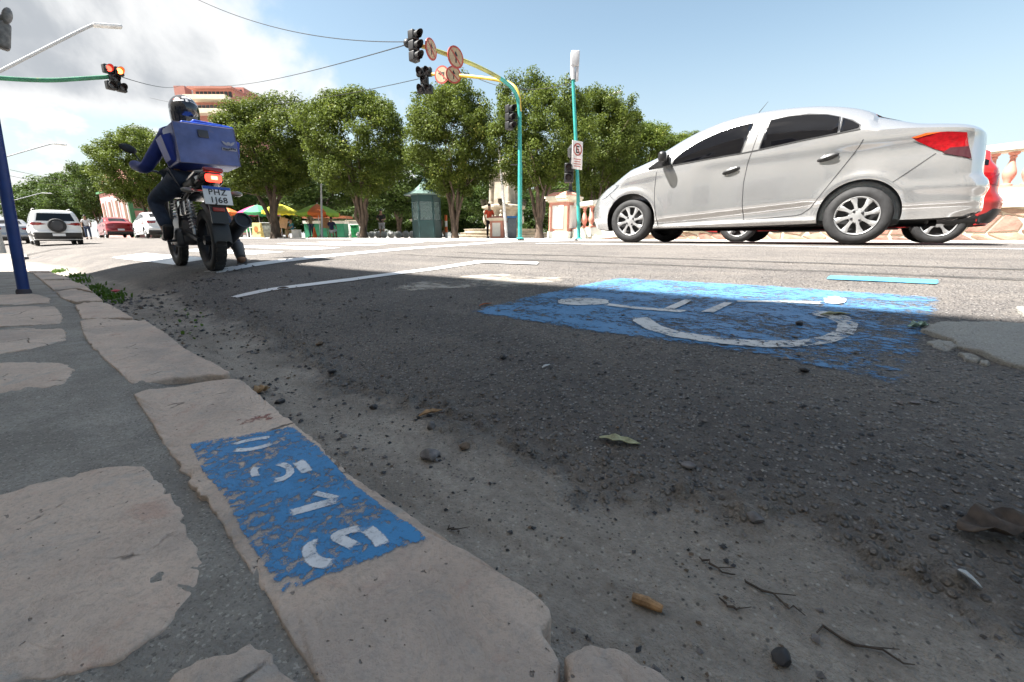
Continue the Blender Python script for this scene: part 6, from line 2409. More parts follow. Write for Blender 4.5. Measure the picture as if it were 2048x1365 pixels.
# ------------------------------------------------------------------ signal masts, lamps, signs, wires
SIGB = mat('signal_black', (.012, .012, .013), .5, var=.15)
LENS_OFF = mat('dark_lens', (.03, .02, .02), .2, coat=.5)
LENS_RED = mat('lit_red_lens', (.8, .03, .02), .3, emit=(1, .05, .03), es=1.3)
LENS_HOT = mat('lit_bright_lens', (.9, .2, .05), .3, emit=(1, .16, .03), es=3.0)


def signal_head(parent, pos, face, lens, spacing=.34, size=.30, name='signal_head'):
    """lens: list of (column, row, material); face: horizontal direction looked at"""
    f = Vector((face[0], face[1], 0)).normalized()
    sx = Vector((0, 0, 1)).cross(f)
    M_ = Matrix((sx, f, Vector((0, 0, 1)))).transposed().to_4x4()
    M_ = Matrix.Translation(Vector(pos)) @ M_
    for k, (cx, cz, lm) in enumerate(lens):
        o = Vector((cx * spacing, 0, cz * spacing))
        b = MB()
        b.rbox(o + Vector((0, -.06, 0)), (size * 1.08, .20, size * 1.08), .03)
        h = b.build(name, SIGB, parent)
        h.matrix_local = M_
        b = MB()
        b.lathe([(.001, .05), (size * .36, .045)], 24, o, rot_to((0, 1, 0)), cap=False)
        b.build('lens', lm, h)
        b = MB()      # visor: open tube cut away below
        vs_ = []
        n = 18
        for i in range(n + 1):
            a = R_(-50) + R_(280) * i / n
            for r, y in ((size * .42, .04), (size * .42, .04 + .20 * (.55 + .45 * math.sin(max(0, min(PI, (a + .2)))))), (size * .39, .04 + .20 * (.55 + .45 * math.sin(max(0, min(PI, (a + .2)))))), (size * .39, .04)):
                vs_.append(o + Vector((r * math.cos(a), y, r * math.sin(a))))
        b.add(vs_, [(4 * i + j, 4 * i + (j + 1) % 4, 4 * i + 4 + (j + 1) % 4, 4 * i + 4 + j) for i in range(n) for j in range(4)])
        b.build('visor', SIGB, h)


def smooth_path(P, n=4):
    P = [Vector(p) for p in P]
    for _ in range(n):
        Q = [P[0]]
        for a, b_ in zip(P[:-1], P[1:]):
            Q += [a.lerp(b_, .25), a.lerp(b_, .75)]
        P = Q + [P[-1]]
        if len(P) > 60:
            break
    return P


def round_sign(parent, pos, face, arrow, r=.25):
    f = Vector((face[0], face[1], 0)).normalized()
    sx = Vector((0, 0, 1)).cross(f)
    M_ = Matrix.Translation(Vector(pos)) @ Matrix((sx, Vector((0, 0, 1)).cross(sx) * 0 + Vector((0, 0, 1)), f)).transposed().to_4x4()
    # columns: x = sideways, y = up, z = outward
    b = MB()
    b.lathe([(r, -.012), (r, .012)], 32)
    o = b.build('sign_plate', mat('sign_red', (.33, .05, .035), .5), parent)
    o.matrix_local = M_
    b = MB()
    b.lathe([(r * .82, .012), (r * .82, .015)], 32)
    b.build('sign_face', mat('sign_cream', (.36, .27, .17), .6), o)
    b = MB()
    for q in arrow:
        b.prism([(x * r, y * r) for x, y in q], .004, Matrix.Translation((0, 0, .0155)))
    b.build('sign_arrow', SIGB, o, smooth=False)
    b = MB()
    b.prism([(-.60 * r, .50 * r), (-.50 * r, .60 * r), (.60 * r, -.50 * r), (.50 * r, -.60 * r)], .003, Matrix.Translation((0, 0, .0200)))
    b.build('sign_bar', mat('sign_red', (.33, .05, .035), .5), o, smooth=False)


STRAIGHT = [[(-.07, -.5), (.07, -.5), (.07, .15), (-.07, .15)], [(-.22, .12), (.22, .12), (0, .52)]]
LEFTT = [[(.18, -.5), (.32, -.5), (.32, .25), (.18, .25)], [(-.15, .12), (.18, .12), (.18, .25), (-.15, .25)], [(-.15, -.05), (-.15, .42), (-.5, .185)]]


def turquoise_mast():
    hd = 15.4
    p0 = at_d(1040, HORIZON, hd)
    root = thing('signal_mast', 'turquoise and yellow signal mast with two arms and round signs', 'traffic light', (p0[0], p0[1], PLZ))
    o_ = Vector((p0[0], p0[1], PLZ))
    L = lambda u, v, d: Vector(at_d(u, v, d)) - o_
    b = MB()
    b.tube([(0, 0, 0), L(1040, 330, hd)], .075, 14)
    b.tube([L(1040, 330, hd), L(1039, 225, hd)], .066, 14)
    b.lathe([(.14, 0), (.14, .03), (.085, .06)], 14)
    b.build('post', TEAL, root)
    A = smooth_path([L(1039, 226, hd), L(1037, 200, hd), L(1026, 176, 15.1), L(1000, 156, 14.5), L(945, 128, 13.1), L(880, 104, 12.3), L(838, 91, 11.9)])
    n = len(A)
    b = MB()
    b.tube(A[:n // 2], [.062 - .012 * i / n for i in range(n // 2)], 12)
    b.build('arm_base', TEAL, root)
    b = MB()
    b.tube(A[n // 2 - 1:], [.055 - .012 * i / n for i in range(n - n // 2 + 1)], 12)
    b.build('arm', mat('olive_mast_paint', (.30, .30, .08), .45, var=.2, vs=2), root)
    B = smooth_path([L(1040, 224, hd), L(1038, 190, hd), L(1028, 170, 15.5), L(1000, 160, 16.0), L(920, 151, 17.2), L(862, 149, 18.0)])
    b = MB()
    b.tube(B, .055, 12)
    b.build('arm', YELL, root)
    signal_head(root, L(831, 92, 11.8), (0, -1), [(0, 1, LENS_OFF), (0, 0, LENS_OFF), (0, -1, LENS_OFF)], .225, .20)
    b = MB()
    b.ell(L(815, 87, 11.9), (.10, .10, .10), 12, 8)
    b.build('junction_box', SIGB, root)
    signal_head(root, L(848, 161, 18.0), (-.9, -.5), [(-.5, 1, LENS_OFF), (.5, 1, LENS_OFF), (0, 0, LENS_OFF), (-.5, -1, LENS_OFF), (.5, -1, LENS_OFF)], .29, .27)
    signal_head(root, L(1021, 235, hd - .1), (-.2, -1), [(0, 1, LENS_OFF), (0, 0, LENS_OFF), (0, -1, LENS_OFF)], .25, .22)
    for u, v, d, f, ar, r in ((862, 99, 12.1, (.25, -1), STRAIGHT, .24), (911, 115, 12.6, (-.1, -1), STRAIGHT, .26), (884, 150, 17.6, (-.95, -.3), LEFTT, .30), (907, 150, 17.2, (-.5, -.85), STRAIGHT, .28)):
        p = L(u, v, d)
        round_sign(root, p - (p + o_ - Vector(CAM)).normalized() * .12, f, ar, r)
    b = MB()
    for z in (330, 238):
        b.tube([L(1021, z, hd - .05), L(1040, z, hd)], .02, 8)
    b.build('bracket', SIGB, root)


turquoise_mast()


def turquoise_pole():
    hd = 14.8
    p0 = at_d(1158, HORIZON, hd)
    root = thing('camera_pole', 'slim turquoise pole with parking sign, walk signal and antennas on top', 'pole', (p0[0], p0[1], PLZ))
    o_ = Vector((p0[0], p0[1], PLZ))
    L = lambda u, v, d=hd: Vector(at_d(u, v, d)) - o_
    b = MB()
    b.tube([(0, 0, 0), L(1156, 380), L(1146, 160)], [.065, .058, .05], 12)
    b.lathe([(.12, 0), (.12, .03), (.07, .05)], 12)
    b.build('post', TEAL, root)
    wm = mat('equipment_grey', (.45, .45, .46), .5, var=.1)
    b = MB()
    b.rbox(L(1150, 118), (.26, .16, .42), .03, rz=-YAW)
    b.build('antenna_box', wm, root)
    b = MB()
    b.tube([L(1145, 130), L(1146, 160)], .07, 10)
    b.build('camera_housing', wm, root)
    b = MB()
    b.rbox(L(1154, 145), (.10, .10, .50), .03, rz=-YAW)
    b.build('antenna_panel', wm, root)
    b = MB()
    b.tube([L(1138, 158), L(1150, 160)], .03, 8)
    b.build('bracket', SIGB, root)
    # parking sign facing traffic
    c = L(1154.5, 311, hd - .1)
    f = Vector((-.28, -1, 0)).normalized()
    sx = Vector((0, 0, 1)).cross(f)
    M_ = Matrix.Translation(c) @ Matrix((sx, Vector((0, 0, 1)), f)).transposed().to_4x4()
    b = MB()
    b.rbox((0, 0, 0), (.46, .84, .02), .008)
    s_ = b.build('parking_sign', mat('sign_white', (.66, .64, .62), .5), root)
    s_.matrix_local = M_
    b = MB()
    n = 32
    vs_ = []
    for i in range(n):
        a = 2 * PI * i / n
        for r in (.19, .145):
            vs_.append((r * math.cos(a), .17 + r * math.sin(a), .0125))
    b.add(vs_, [(2 * i, 2 * ((i + 1) % n), 2 * ((i + 1) % n) + 1, 2 * i + 1) for i in range(n)])
    b.prism([(-.13, .29), (-.10, .31), (.13, .05), (.10, .03)], .003, Matrix.Translation((0, 0, .012)))
    b.build('ban_ring', mat('sign_red', (.33, .05, .035), .5), s_, smooth=False)
    b = MB()
    for q in ([(-.07, .06), (-.025, .06), (-.025, .28), (-.07, .28)], [(-.025, .235), (.075, .235), (.075, .28), (-.025, .28)], [(-.025, .148), (.055, .148), (.055, .192), (-.025, .192)], [(-.025, .06), (.075, .06), (.075, .105), (-.025, .105)]):
        b.prism(q, .002, Matrix.Translation((0, 0, .011)))
    b.build('letter_e', SIGB, s_, smooth=False)
    for k in range(4):
        b = MB()
        b.box((0, -.12 - .07 * k, .012), (.32 - .05 * (k % 2), .026, .003))
        b.build('small_print', mat('sign_print', (.42, .12, .10), .6), s_, smooth=False)
    signal_head(root, L(1138, 346, hd - .15), (-.9, -.5), [(0, .5, LENS_OFF), (0, -.5, LENS_OFF)], .30, .27)
    b = MB()
    b.tube([L(1140, 335), L(1155, 330)], .02, 8)
    b.build('signal_bracket', SIGB, root)


turquoise_pole()
# black lamp standard standing on the large pillar
p_ = at_d(1138, HORIZON, 16.0)
t = thing('lamp_standard', 'black lamp post base standing on the large pink pillar', 'lamp post', (p_[0], p_[1], PLZ + 1.575))
b = MB(); b.tube([(0, 0, 0), (0, 0, 1.2)], .055, 10); b.build('post', SIGB, t)
b = MB(); b.lathe([(.20, 0), (.20, .04), (.08, .10), (.06, .22)], 16); b.build('base', SIGB, t)
b = MB(); b.lathe([(.05, 1.15), (.13, 1.2), (.15, 1.45), (.09, 1.52), (.02, 1.6)], 14); b.build('lantern', glass_mat('lantern_glass', (.05, .05, .05)), t)
# leaning white pole
p_ = at_d(1013, HORIZON, 21.0)
o_ = Vector((p_[0], p_[1], PLZ))
t = thing('white_pole', 'bare white pole leaning left behind the small pillar', 'pole', o_)
b = MB(); b.tube([(0, 0, 0), Vector(at_d(995, 250, 21.0)) - o_], [.07, .055], 12); b.build('post', white_paint, t)
b = MB(); b.lathe([(.13, 0), (.13, .03), (.075, .06)], 12); b.build('base', mat('concrete_base', (.3, .3, .29), .9), t)
# slim grey lamp among the trees
p_ = at_d(644, HORIZON, 27.5)
o_ = Vector((p_[0], p_[1], PLZ))
t = thing('park_lamp', 'slim grey park lamp standing behind the orange parasol', 'lamp post', o_)
top = Vector(at_d(641, 326, 27.5)) - o_
b = MB(); b.tube([(0, 0, 0), top], [.06, .045], 10); b.build('post', mat('galvanised', (.42, .43, .44), .5, .0, var=.05), t)
b = MB(); b.tube([top, top + Vector((-.1, .1, .15)), top + Vector((-.05, .05, .5))], [.03, .05, .03], 8); b.build('lamp_head', mat('lamp_white', (.7, .7, .7), .4), t)
b = MB(); b.box(top, (.5, .06, .04), rz=-YAW); b.build('cross_arm', mat('galvanised', (.42, .43, .44), .5, .0, var=.05), t)

# blue pole at the kerb
g0 = at_z(48, 586, 0)
hd0 = float(g0 @ C_F)
t = thing('blue_pole', 'chipped dark blue steel pole standing on the pavement at far left', 'pole', g0)
top = Vector(at_d(-62, -30, hd0 + .05)) - Vector(g0)
BLUEP = mat('blue_pole_paint', (.012, .045, .20), .4, var=.12, vs=6, dirt=(.20, .22, .26), dirt_amt=.12)
b = MB(); b.tube([(0, 0, -.02), top * .25, top * .6, top], .034, 20); b.build('post', BLUEP, t)
b = MB(); b.lathe([(.043, -.01), (.043, .012), (.036, .03)], 20); b.build('base_collar', mat('rusty_collar', (.06, .05, .06), .7, var=.3), t)
e1, e2 = Vector(at_d(6, 72, hd0)) - Vector(g0), Vector(at_d(14, 32, hd0)) - Vector(g0)
eq = mat('equipment_dark', (.20, .19, .18), .5, var=.3, vs=30)
b = MB(); b.rbox(e1, (.07, .09, .17), .02, mtx=Matrix.Rotation(.2, 3, 'Y')); b.build('camera_box', eq, t)
b = MB(); b.ell(e2, (.026, .03, .055), 12, 8, mtx=Matrix.Rotation(.3, 3, 'Y')); b.tube([e2, e2 + Vector((-.05, .03, -.01))], .008, 6); b.tube([e1 + Vector((-.02, 0, .08)), e2], .010, 6); b.build('camera_lens', eq, t)

# concrete utility pole down the pavement with lamp arm; signal arm on its own green mast beside it
cp = Vector((.78, 18.3, -.02))
CONC = concrete_mat('pole_concrete', (.42, .41, .39), (.52, .51, .48), (.30, .29, .28), 3.0, .003)


def street_lamp(label, base, u0, v0, u1, v1, u2, v2, r, group='street lamps on the near pavement'):
    """arm from the pole top through (u1,v1) to the lamp tip (u2,v2)"""
    hd = float(np.array([base[0], base[1], 0]) @ C_F)
    t = thing('street_lamp', label, 'street lamp', base, 0, group)
    o = Vector(base)
    H = (Vector(at_d(u0, v0, hd)) - o).z
    b = MB()
    b.tube([(0, 0, 0), (0, 0, H * .5), (0, 0, H)], [r, r * .85, r * .7], 16)
    b.build('post', CONC, t)
    # the arm reaches over the street (+x)
    def over(u, v):
        d = ray(u, v)
        k = base[1] / d[1]
        return Vector(CAM + d * k) - o
    a1, a2 = over(u1, v1), over(u2, v2)
    b = MB()
    b.tube(smooth_path([(0, 0, H), a1 * .5 + Vector((0, 0, H)) * .5, a1, a1 + (a2 - a1) * .15], 3), r * .22, 8)
    b.build('arm', mat('galvanised', (.42, .43, .44), .5, .0, var=.05), t)
    b = MB()
    m_ = (a1 + a2) / 2
    b.rbox(m_ + Vector((0, 0, -r * .1)), ((a2 - a1).length, r * 1.3, r * .55), r * .2, mtx=frame(a2 - a1, (0, 1, 0)))
    b.build('lamp_head', mat('lamp_white', (.7, .7, .7), .4), t)


street_lamp('nearest street lamp, its arm reaching from the left edge above the red signal', cp, -60, 190, 185, 49, 243, 53, .17)
street_lamp('second street lamp with thin curved arm low in the white cloud', Vector((.95, 42, -.05)), -90, 345, 105, 287, 133, 290, .17)
street_lamp('third street lamp seen small over the white suv', Vector((1.1, 80, -.05)), -20, 432, 84, 386, 104, 387, .17)

gp = Vector((.62, 19.2, -.02))
t = thing('signal_mast', 'green signal mast arm at left with lit red lights', 'traffic light', gp)


def over19(u, v):
    d = ray(u, v)
    return Vector(CAM + d * (gp.y / d[1])) - gp


a0, a1 = over19(2, 168), over19(236, 153)
b = MB(); b.tube([(0, 0, 0), (0, 0, a0.z - .3)], [.10, .08], 14); b.build('post', GREENP, t)
b = MB(); b.tube(smooth_path([(0, 0, a0.z - .3), (0, 0, a0.z - .1), (.12, 0, a0.z), a0 + (a1 - a0) * .3, a0 + (a1 - a0) * .7, a1], 3), .06, 12); b.build('arm', GREENP, t)
hc = over19(230, 160) + Vector((0, -.15, 0))
signal_head(t, hc + Vector((-.02, 0, 0)), (.12, -1), [(-.5, .92, LENS_RED), (.5, .92, LENS_HOT), (0, 0, LENS_OFF), (-.5, -.85, LENS_OFF), (.5, -.85, LENS_OFF)], .26, .225)
# small lamp head over the trees on the right
p_ = at_d(1180, HORIZON, 27)
o_ = Vector((p_[0], p_[1], PLZ))
t = thing('street_lamp', 'street lamp whose head shows over the tree beside the turquoise pole', 'street lamp', o_)
tp = Vector(at_d(1222, 189, 27)) - o_
b = MB(); b.tube([(0, 0, 0), (0, 0, tp.z * .8), tp * .6 + Vector((0, 0, tp.z * .36)), tp], [.08, .06, .04, .035], 10); b.build('post', mat('galvanised', (.42, .43, .44), .5, .0, var=.05), t)
te = Vector(at_d(1242, 183, 27)) - o_
b = MB(); b.rbox((tp + te) / 2, ((te - tp).length, .2, .09), .03, mtx=frame(te - tp, (0, 1, 0))); b.build('lamp_head', mat('lamp_white', (.7, .7, .7), .4), t)

# overhead wires
WIRE = mat('wire_black', (.02, .02, .02), .6)


def wire(label, a, b_, sag, r=.012):
    A_, B_ = Vector(at_d(*a)), Vector(at_d(*b_))
    pts = [A_.lerp(B_, f) + Vector((0, 0, -sag * 4 * f * (1 - f))) for f in np.linspace(0, 1, 24)]
    mb = MB()
    mb.tube([p - A_ for p in pts], r, 5)
    o = mb.build('overhead_wire', WIRE, None, loc=A_)
    tag(o, label, 'wire', 'overhead wires')


wire('wire running up left from the upper signal arm across the blue sky', (815, 84, 11.9), (380, -8, 16), .35, .010)
wire('wire running down left from the upper signal arm to the salmon tower', (812, 90, 11.9), (420, 172, 40), .3, .012)
wire('wire from the lower signal cluster left to above the rider', (838, 158, 18), (300, 196, 40), .8, .013)
wire('wire from the lit red signal right to the salmon tower', (245, 155, 14.2), (360, 172, 40), .2, .012)
wire('wire between the turquoise pole top and the signal mast', (1146, 165, 14.8), (930, 145, 17.2), .35, .010)
wire('upper faint wire low across the white cloud at left', (20, 340, 30), (240, 372, 70), .3, .014)
wire('lower faint wire low across the white cloud at left', (20, 352, 30), (240, 384, 70), .3, .014)


# ------------------------------------------------------------------ distant buildings
SALM = mat('salmon_render', (.40, .18, .145), .8, var=.06, vs=.2)
def tower():
    hd = 95
    p = at_d(405, 200, hd)
    root = thing('office_tower', 'salmon and cream office tower above the trees behind the rider', 'building', (p[0], p[1], .2), FACE)
    s = hd / 1090.0
    X = lambda u: (u - 425) * s * 1.0
    Zv = lambda v: at_d(425, v, hd)[2] - .2
    def block(name, u0, u1, v1, y0, y1, m, v0=470):
        b = MB()
        z0, z1 = Zv(v0), Zv(v1)
        b.box(((X(u0) + X(u1)) / 2, (y0 + y1) / 2, (z0 + z1) / 2), (X(u1) - X(u0), y1 - y0, z1 - z0))
        return b.build(name, m, root, smooth=False)
    block('main_block', 406, 500, 178, 0, 14, SALM)
    block('roof_block', 446, 503, 165, 3, 16, SALM, 178.5)
    block('stair_block', 347, 372, 165, 2, 12, SALM)
    block('white_block', 371.5, 406.5, 167, 4, 12, white_paint)
    for v0, v1 in ((205, 196), (232, 223)):
        block('balcony_band', 398, 492, v1, -2.2, 0.02, CREAMP, v0)
    for v in (190, 217):
        for k in range(9):
            w = block('window', 413 + 9.3 * k, 419.5 + 9.3 * k, v - 6, -.12, .1, win_glass, v + 5)
    for k in range(7):
        block('window', 452 + 7 * k, 456.5 + 7 * k, 170, 2.88, 3.1, win_glass, 175)
    for k in range(5):
        block('louvre_band', 372.5, 405.5, 170.5 + 5 * k, 3.9, 4.1, mat('louvre_grey', (.4, .42, .45), .6), 172.5 + 5 * k)
    block('roof_slab', 402, 503, 176.5, -1.2, 14.5, SALM, 180)


tower()


def pink_house():
    q, tt = 11.0, 53.0
    root = thing('pink_house', 'old pink house with green trim at the street end', 'building', (q, tt, .25))
    pinkw = mat('pink_house_wall', (.62, .30, .27), .85, var=.10, vs=.6, dirt=(.4, .25, .2), dirt_amt=.1)
    grn = mat('green_trim', (.07, .20, .09), .7)
    W_, D_, H_ = 8.5, 12.0, 4.6
    b = MB(); b.box((W_ / 2, D_ / 2, H_ / 2), (W_, D_, H_)); b.build('wall', pinkw, root, smooth=False)
    b = MB(); b.prism([(0, 0), (D_, 0), (D_ / 2, 2.2)], W_, Matrix(((0, 0, 1, 0), (1, 0, 0, 0), (0, 1, 0, H_ + .15), (0, 0, 0, 1)))); b.build('roof', mat('old_roof', (.28, .12, .09), .85, var=.2, vs=2), root, smooth=False)
    b = MB(); b.box((W_ / 2, D_ / 2, H_ + .06), (W_ + .4, D_ + .4, .18)); b.build('cornice', grn, root, smooth=False)
    for x in (-.02, W_ / 2, W_ + .02):
        b = MB(); b.box((x, -.05, H_ / 2), (.35, .16, H_)); b.build('pilaster', grn, root, smooth=False)
    b = MB(); b.box((W_ / 2, -.06, 2.6), (W_, .12, .2)); b.build('string_course', grn, root, smooth=False)
    for x in (2.2, 6.4):
        n = 12
        arc = [(1.1 * math.cos(PI * k / n), 1.0 * math.sin(PI * k / n)) for k in range(n + 1)]
        Mx = Matrix(((1, 0, 0, x), (0, 0, -1, -.02), (0, 1, 0, 2.75), (0, 0, 0, 1)))
        b = MB(); b.prism(arc, .12, Mx); w = b.build('arched_window', white_paint, root, smooth=False)
        b = MB(); b.prism([(x_ * .78, y_ * .78 + .04) for x_, y_ in arc], .14, Mx); b.build('pane', win_glass, w, smooth=False)
        b = MB(); b.box((x, -.05, 1.25), (1.5, .12, 2.5)); b.build('door', grn, root, smooth=False)
    for k in range(4):
        y = 1.6 + 2.9 * k
        b = MB(); b.box((-.04, y, 2.5), (.14, 1.3, 2.6)); w = b.build('window_surround', white_paint, root, smooth=False)
        b = MB(); b.box((-.09, y, 2.5), (.10, .95, 2.2)); b.build('pane', mat('brown_shutter', (.16, .08, .05), .7), w, smooth=False)


pink_house()
# ------------------------------------------------------------------ broken patch, stones, leaves, litter
def on_road(u, v):
    p = at_road(u, v)
    z = float(road_z(np.array([p[0]]), np.array([p[1]]))[0])
    return Vector((p[0], p[1], z))


PATCHC = concrete_mat('pale_concrete', (.32, .305, .275), (.38, .365, .325), (.26, .245, .225), 5.0, .003)


def road_slab(name, px, lift, depth, m, seed, rag=1.0):
    global at_z, stone_top
    az, stp = at_z, stone_top
    at_z = lambda u, v, z: at_road(u, v)
    stone_top = lambda q, t: base_z(q, t) + .0015 * fbm(q * 25, t * 25, 72, 2)
    o = slab(name, px, lift, depth, .010, .006, seed, rag)
    at_z, stone_top = az, stp
    o.data.materials.clear()
    o.data.materials.append(m)
    return o


tag(road_slab('concrete_patch', [(1840, 667), (1862, 656), (1886, 650), (1960, 651), (2047, 653), (2200, 664), (2260, 720), (2200, 775), (2047, 741), (1990, 727), (1965, 713), (1912, 698), (1906, 685), (1878, 679)], .014, .05, PATCHC, 41), 'pale broken concrete patch at the right edge of the street', 'concrete patch')
tag(road_slab('concrete_fragment', [(1856, 689), (1880, 684), (1904, 689), (1911, 700), (1896, 705), (1870, 698)], .008, .03, PATCHC, 42), 'larger broken piece lying along the concrete patch edge', 'concrete piece')
tag(road_slab('concrete_fragment', [(1914, 710), (1940, 713), (1964, 721), (1956, 728), (1930, 724)], .008, .03, PATCHC, 43), 'thin broken piece below the concrete patch corner', 'concrete piece')
tag(road_slab('concrete_fragment', [(1962, 724), (1977, 726), (1974, 734), (1961, 731)], .007, .03, PATCHC, 44), 'smallest broken piece beside the concrete patch', 'concrete piece')
tag(road_slab('concrete_fragment', [(2030, 617), (2060, 620), (2070, 640), (2046, 634)], .012, .03, PATCHC, 45), 'sunlit broken piece at the right picture edge', 'concrete piece')


def rock_mesh(name, r, m, seed, flat=.7, ang=.30):
    bm = bmesh.new()
    bmesh.ops.create_icosphere(bm, subdivisions=3, radius=1)
    g = np.random.default_rng(seed)
    pl = [Vector(g.normal(size=3)).normalized() for _ in range(9)]
    for v in bm.verts:
        for p in pl:
            d = v.co.dot(p) - (1 - ang)
            if d > 0:
                v.co -= p * d * .9
        c = v.co
        k = 1 + .10 * float(fbm(np.array([c.x * 2 + seed]), np.array([c.y * 2 + c.z * 1.7]), seed, 3)[0])
        v.co = Vector((c.x * k * r, c.y * k * r * g.uniform(.99, 1.01), c.z * k * r * flat))
    me = bpy.data.meshes.new(name)
    bm.to_mesh(me)
    bm.free()
    me.polygons.foreach_set('use_smooth', [True] * len(me.polygons))
    me.set_sharp_from_angle(angle=R_(30))
    me.materials.append(m)
    return me


GREYR = mat('grey_rock', (.16, .145, .14), .85, var=.3, vs=40, bump=.003, bs=120)
DARKR = mat('dark_rock', (.03, .028, .03), .6, var=.3, vs=40, bump=.002, bs=120)
BROWNR = mat('brown_rock', (.13, .09, .06), .85, var=.3, vs=40, bump=.002, bs=120)
for k, (u, v, w, m, fl, lab) in enumerate((
        (861, 916, 22, GREYR, .62, 'angular grey stone lying in the gutter silt beside the painted kerb'),
        (863, 859, 11, GREYR, .9, 'small round grey stone beyond the angular one in the gutter'),
        (1563, 1324, 17, DARKR, .75, 'smooth black pebble at the bottom right of the gutter'),
        (931, 897, 13, BROWNR, .5, 'dark crumb of dirt right of the angular stone'),
        (747, 817, 9, DARKR, .8, 'small dark stone against the kerb near the fallen leaves'),
        (1608, 744, 8, DARKR, .8, 'small black stone on the blue painted edge'),
        (1598, 652, 7, DARKR, .8, 'tiny black stone inside the wheelchair symbol wheel'),
        (1006, 718, 8, DARKR, .8, 'black stone on the asphalt left of the white flake'),
        (1510, 1042, 15, GREYR, .5, 'flat grey stone lodged in the broken asphalt edge'),
        (1376, 935, 14, GREYR, .45, 'flat bluish stone at the asphalt edge below the leaf'),
        (560, 805, 10, DARKR, .6, 'dark crumb beside the kerb corner'),
        (665, 752, 9, DARKR, .6, 'dark crumb in the silt past the kerb joint'),
        (640, 690, 8, BROWNR, .6, 'brown crumb in the silt far along the gutter'))):
    p = on_road(u, v)
    s_ = float((p - Vector(CAM)).length)
    r = w * s_ / 930
    o = link('stone', rock_mesh('stone', r, m, 100 + k, fl), None, p + Vector((0, 0, r * fl * .45)))
    o.rotation_euler = (0, 0, k * 1.9)
    tag(o, lab, 'stone', 'loose stones in the gutter and street')


def leaf_obj(name, label, u0, v0, u1, v1, wid, m, curl=.3, lift=.006, wavy=.0, cat='leaf'):
    """leaf from base to tip between two photo points"""
    A_, B_ = on_road(u0, v0), on_road(u1, v1)
    ax = B_ - A_
    L = ax.length
    sd = Vector((0, 0, 1)).cross(ax).normalized()
    b = MB()
    n, k = 14, 6
    vs_ = []
    for i in range(n + 1):
        f = i / n
        w = wid * L * (math.sin(PI * min(1, f * .96 + .02)) ** .75) * (1 - .25 * f)
        for j in range(k + 1):
            g = (j / k - .5) * 2
            z = curl * w * (g * g) + lift + .02 * L * math.sin(f * 5) + wavy * w * math.sin(f * 17 + g * 2)
            vs_.append(A_.lerp(B_, f) + sd * (g * w * (1 + .1 * math.sin(f * 23))) + Vector((0, 0, z)))
    b.add(vs_, [(i * (k + 1) + j, i * (k + 1) + j + 1, (i + 1) * (k + 1) + j + 1, (i + 1) * (k + 1) + j) for i in range(n) for j in range(k)])
    o = b.build(name, m, angle=60)
    sm_ = o.modifiers.new('thick', 'SOLIDIFY')
    sm_.thickness = .0012
    tag(o, label, cat, 'leaves and litter on the street')


PALE = mat('dry_leaf_pale', (.34, .33, .19), .7, var=.25, vs=60)
TAN = mat('dry_leaf_tan', (.36, .22, .11), .75, var=.3, vs=60)
BRN = mat('dead_leaf_brown', (.075, .055, .042), .85, var=.35, vs=40, bump=.003, bs=60)
leaf_obj('fallen_leaf', 'long pale green fallen leaf on the asphalt', 1198, 882, 1282, 892, .17, PALE, .35, .004, .15)
leaf_obj('fallen_leaf', 'curled tan leaf in the gutter beyond the small stone', 836, 839, 886, 824, .16, TAN, .8, .004, .1)
leaf_obj('fallen_leaf', 'brown curled leaf beside the kerb joint', 508, 792, 540, 778, .35, TAN, .9, .005, .2)
leaf_obj('dead_leaf', 'large crumpled dark brown dead leaf at the right edge', 1912, 1074, 2100, 1062, .26, BRN, .35, .012, .22)
leaf_obj('fallen_leaf', 'olive leaf lying on the wheelchair symbol', 1640, 634, 1702, 631, .13, PALE, .5, .006, .1)
leaf_obj('crushed_bottle', 'pale green crushed scrap beside the concrete patch', 1814, 660, 1858, 655, .16, mat('green_scrap', (.30, .42, .32), .4, var=.3, vs=50), .9, .008, .6, cat='litter')
leaf_obj('paper_scrap', 'white paper scrap on the asphalt at lower right', 1908, 1166, 1962, 1182, .24, mat('paper_white', (.60, .62, .62), .7), .5, .006, .05, cat='litter')
leaf_obj('paper_scrap', 'thin white flake on the asphalt in mid street', 1084, 740, 1100, 733, .22, mat('paper_white', (.60, .62, .62), .7), .4, .005, cat='litter')
leaf_obj('fallen_leaf', 'orange brown sliver on the road left of the blue panel', 958, 614, 984, 608, .12, mat('leaf_rust', (.33, .09, .03), .8), .5, .004)
leaf_obj('fallen_leaf', 'dark leaf scrap under the curved white line', 555, 580, 578, 577, .25, BRN, .4, .005)
# cigar-like tan stick
A_, B_ = on_road(1264, 1206), on_road(1324, 1227)
b = MB(); b.tube([A_ + Vector((0, 0, .007)), A_.lerp(B_, .5) + Vector((0, 0, .008)), B_ + Vector((0, 0, .006))], [.0062, .0072, .005], 9)
tag(b.build('wood_splinter', mat('tan_wood', (.33, .19, .09), .8, var=.4, vs=60)), 'short tan splinter of wood in the gutter silt', 'splinter')
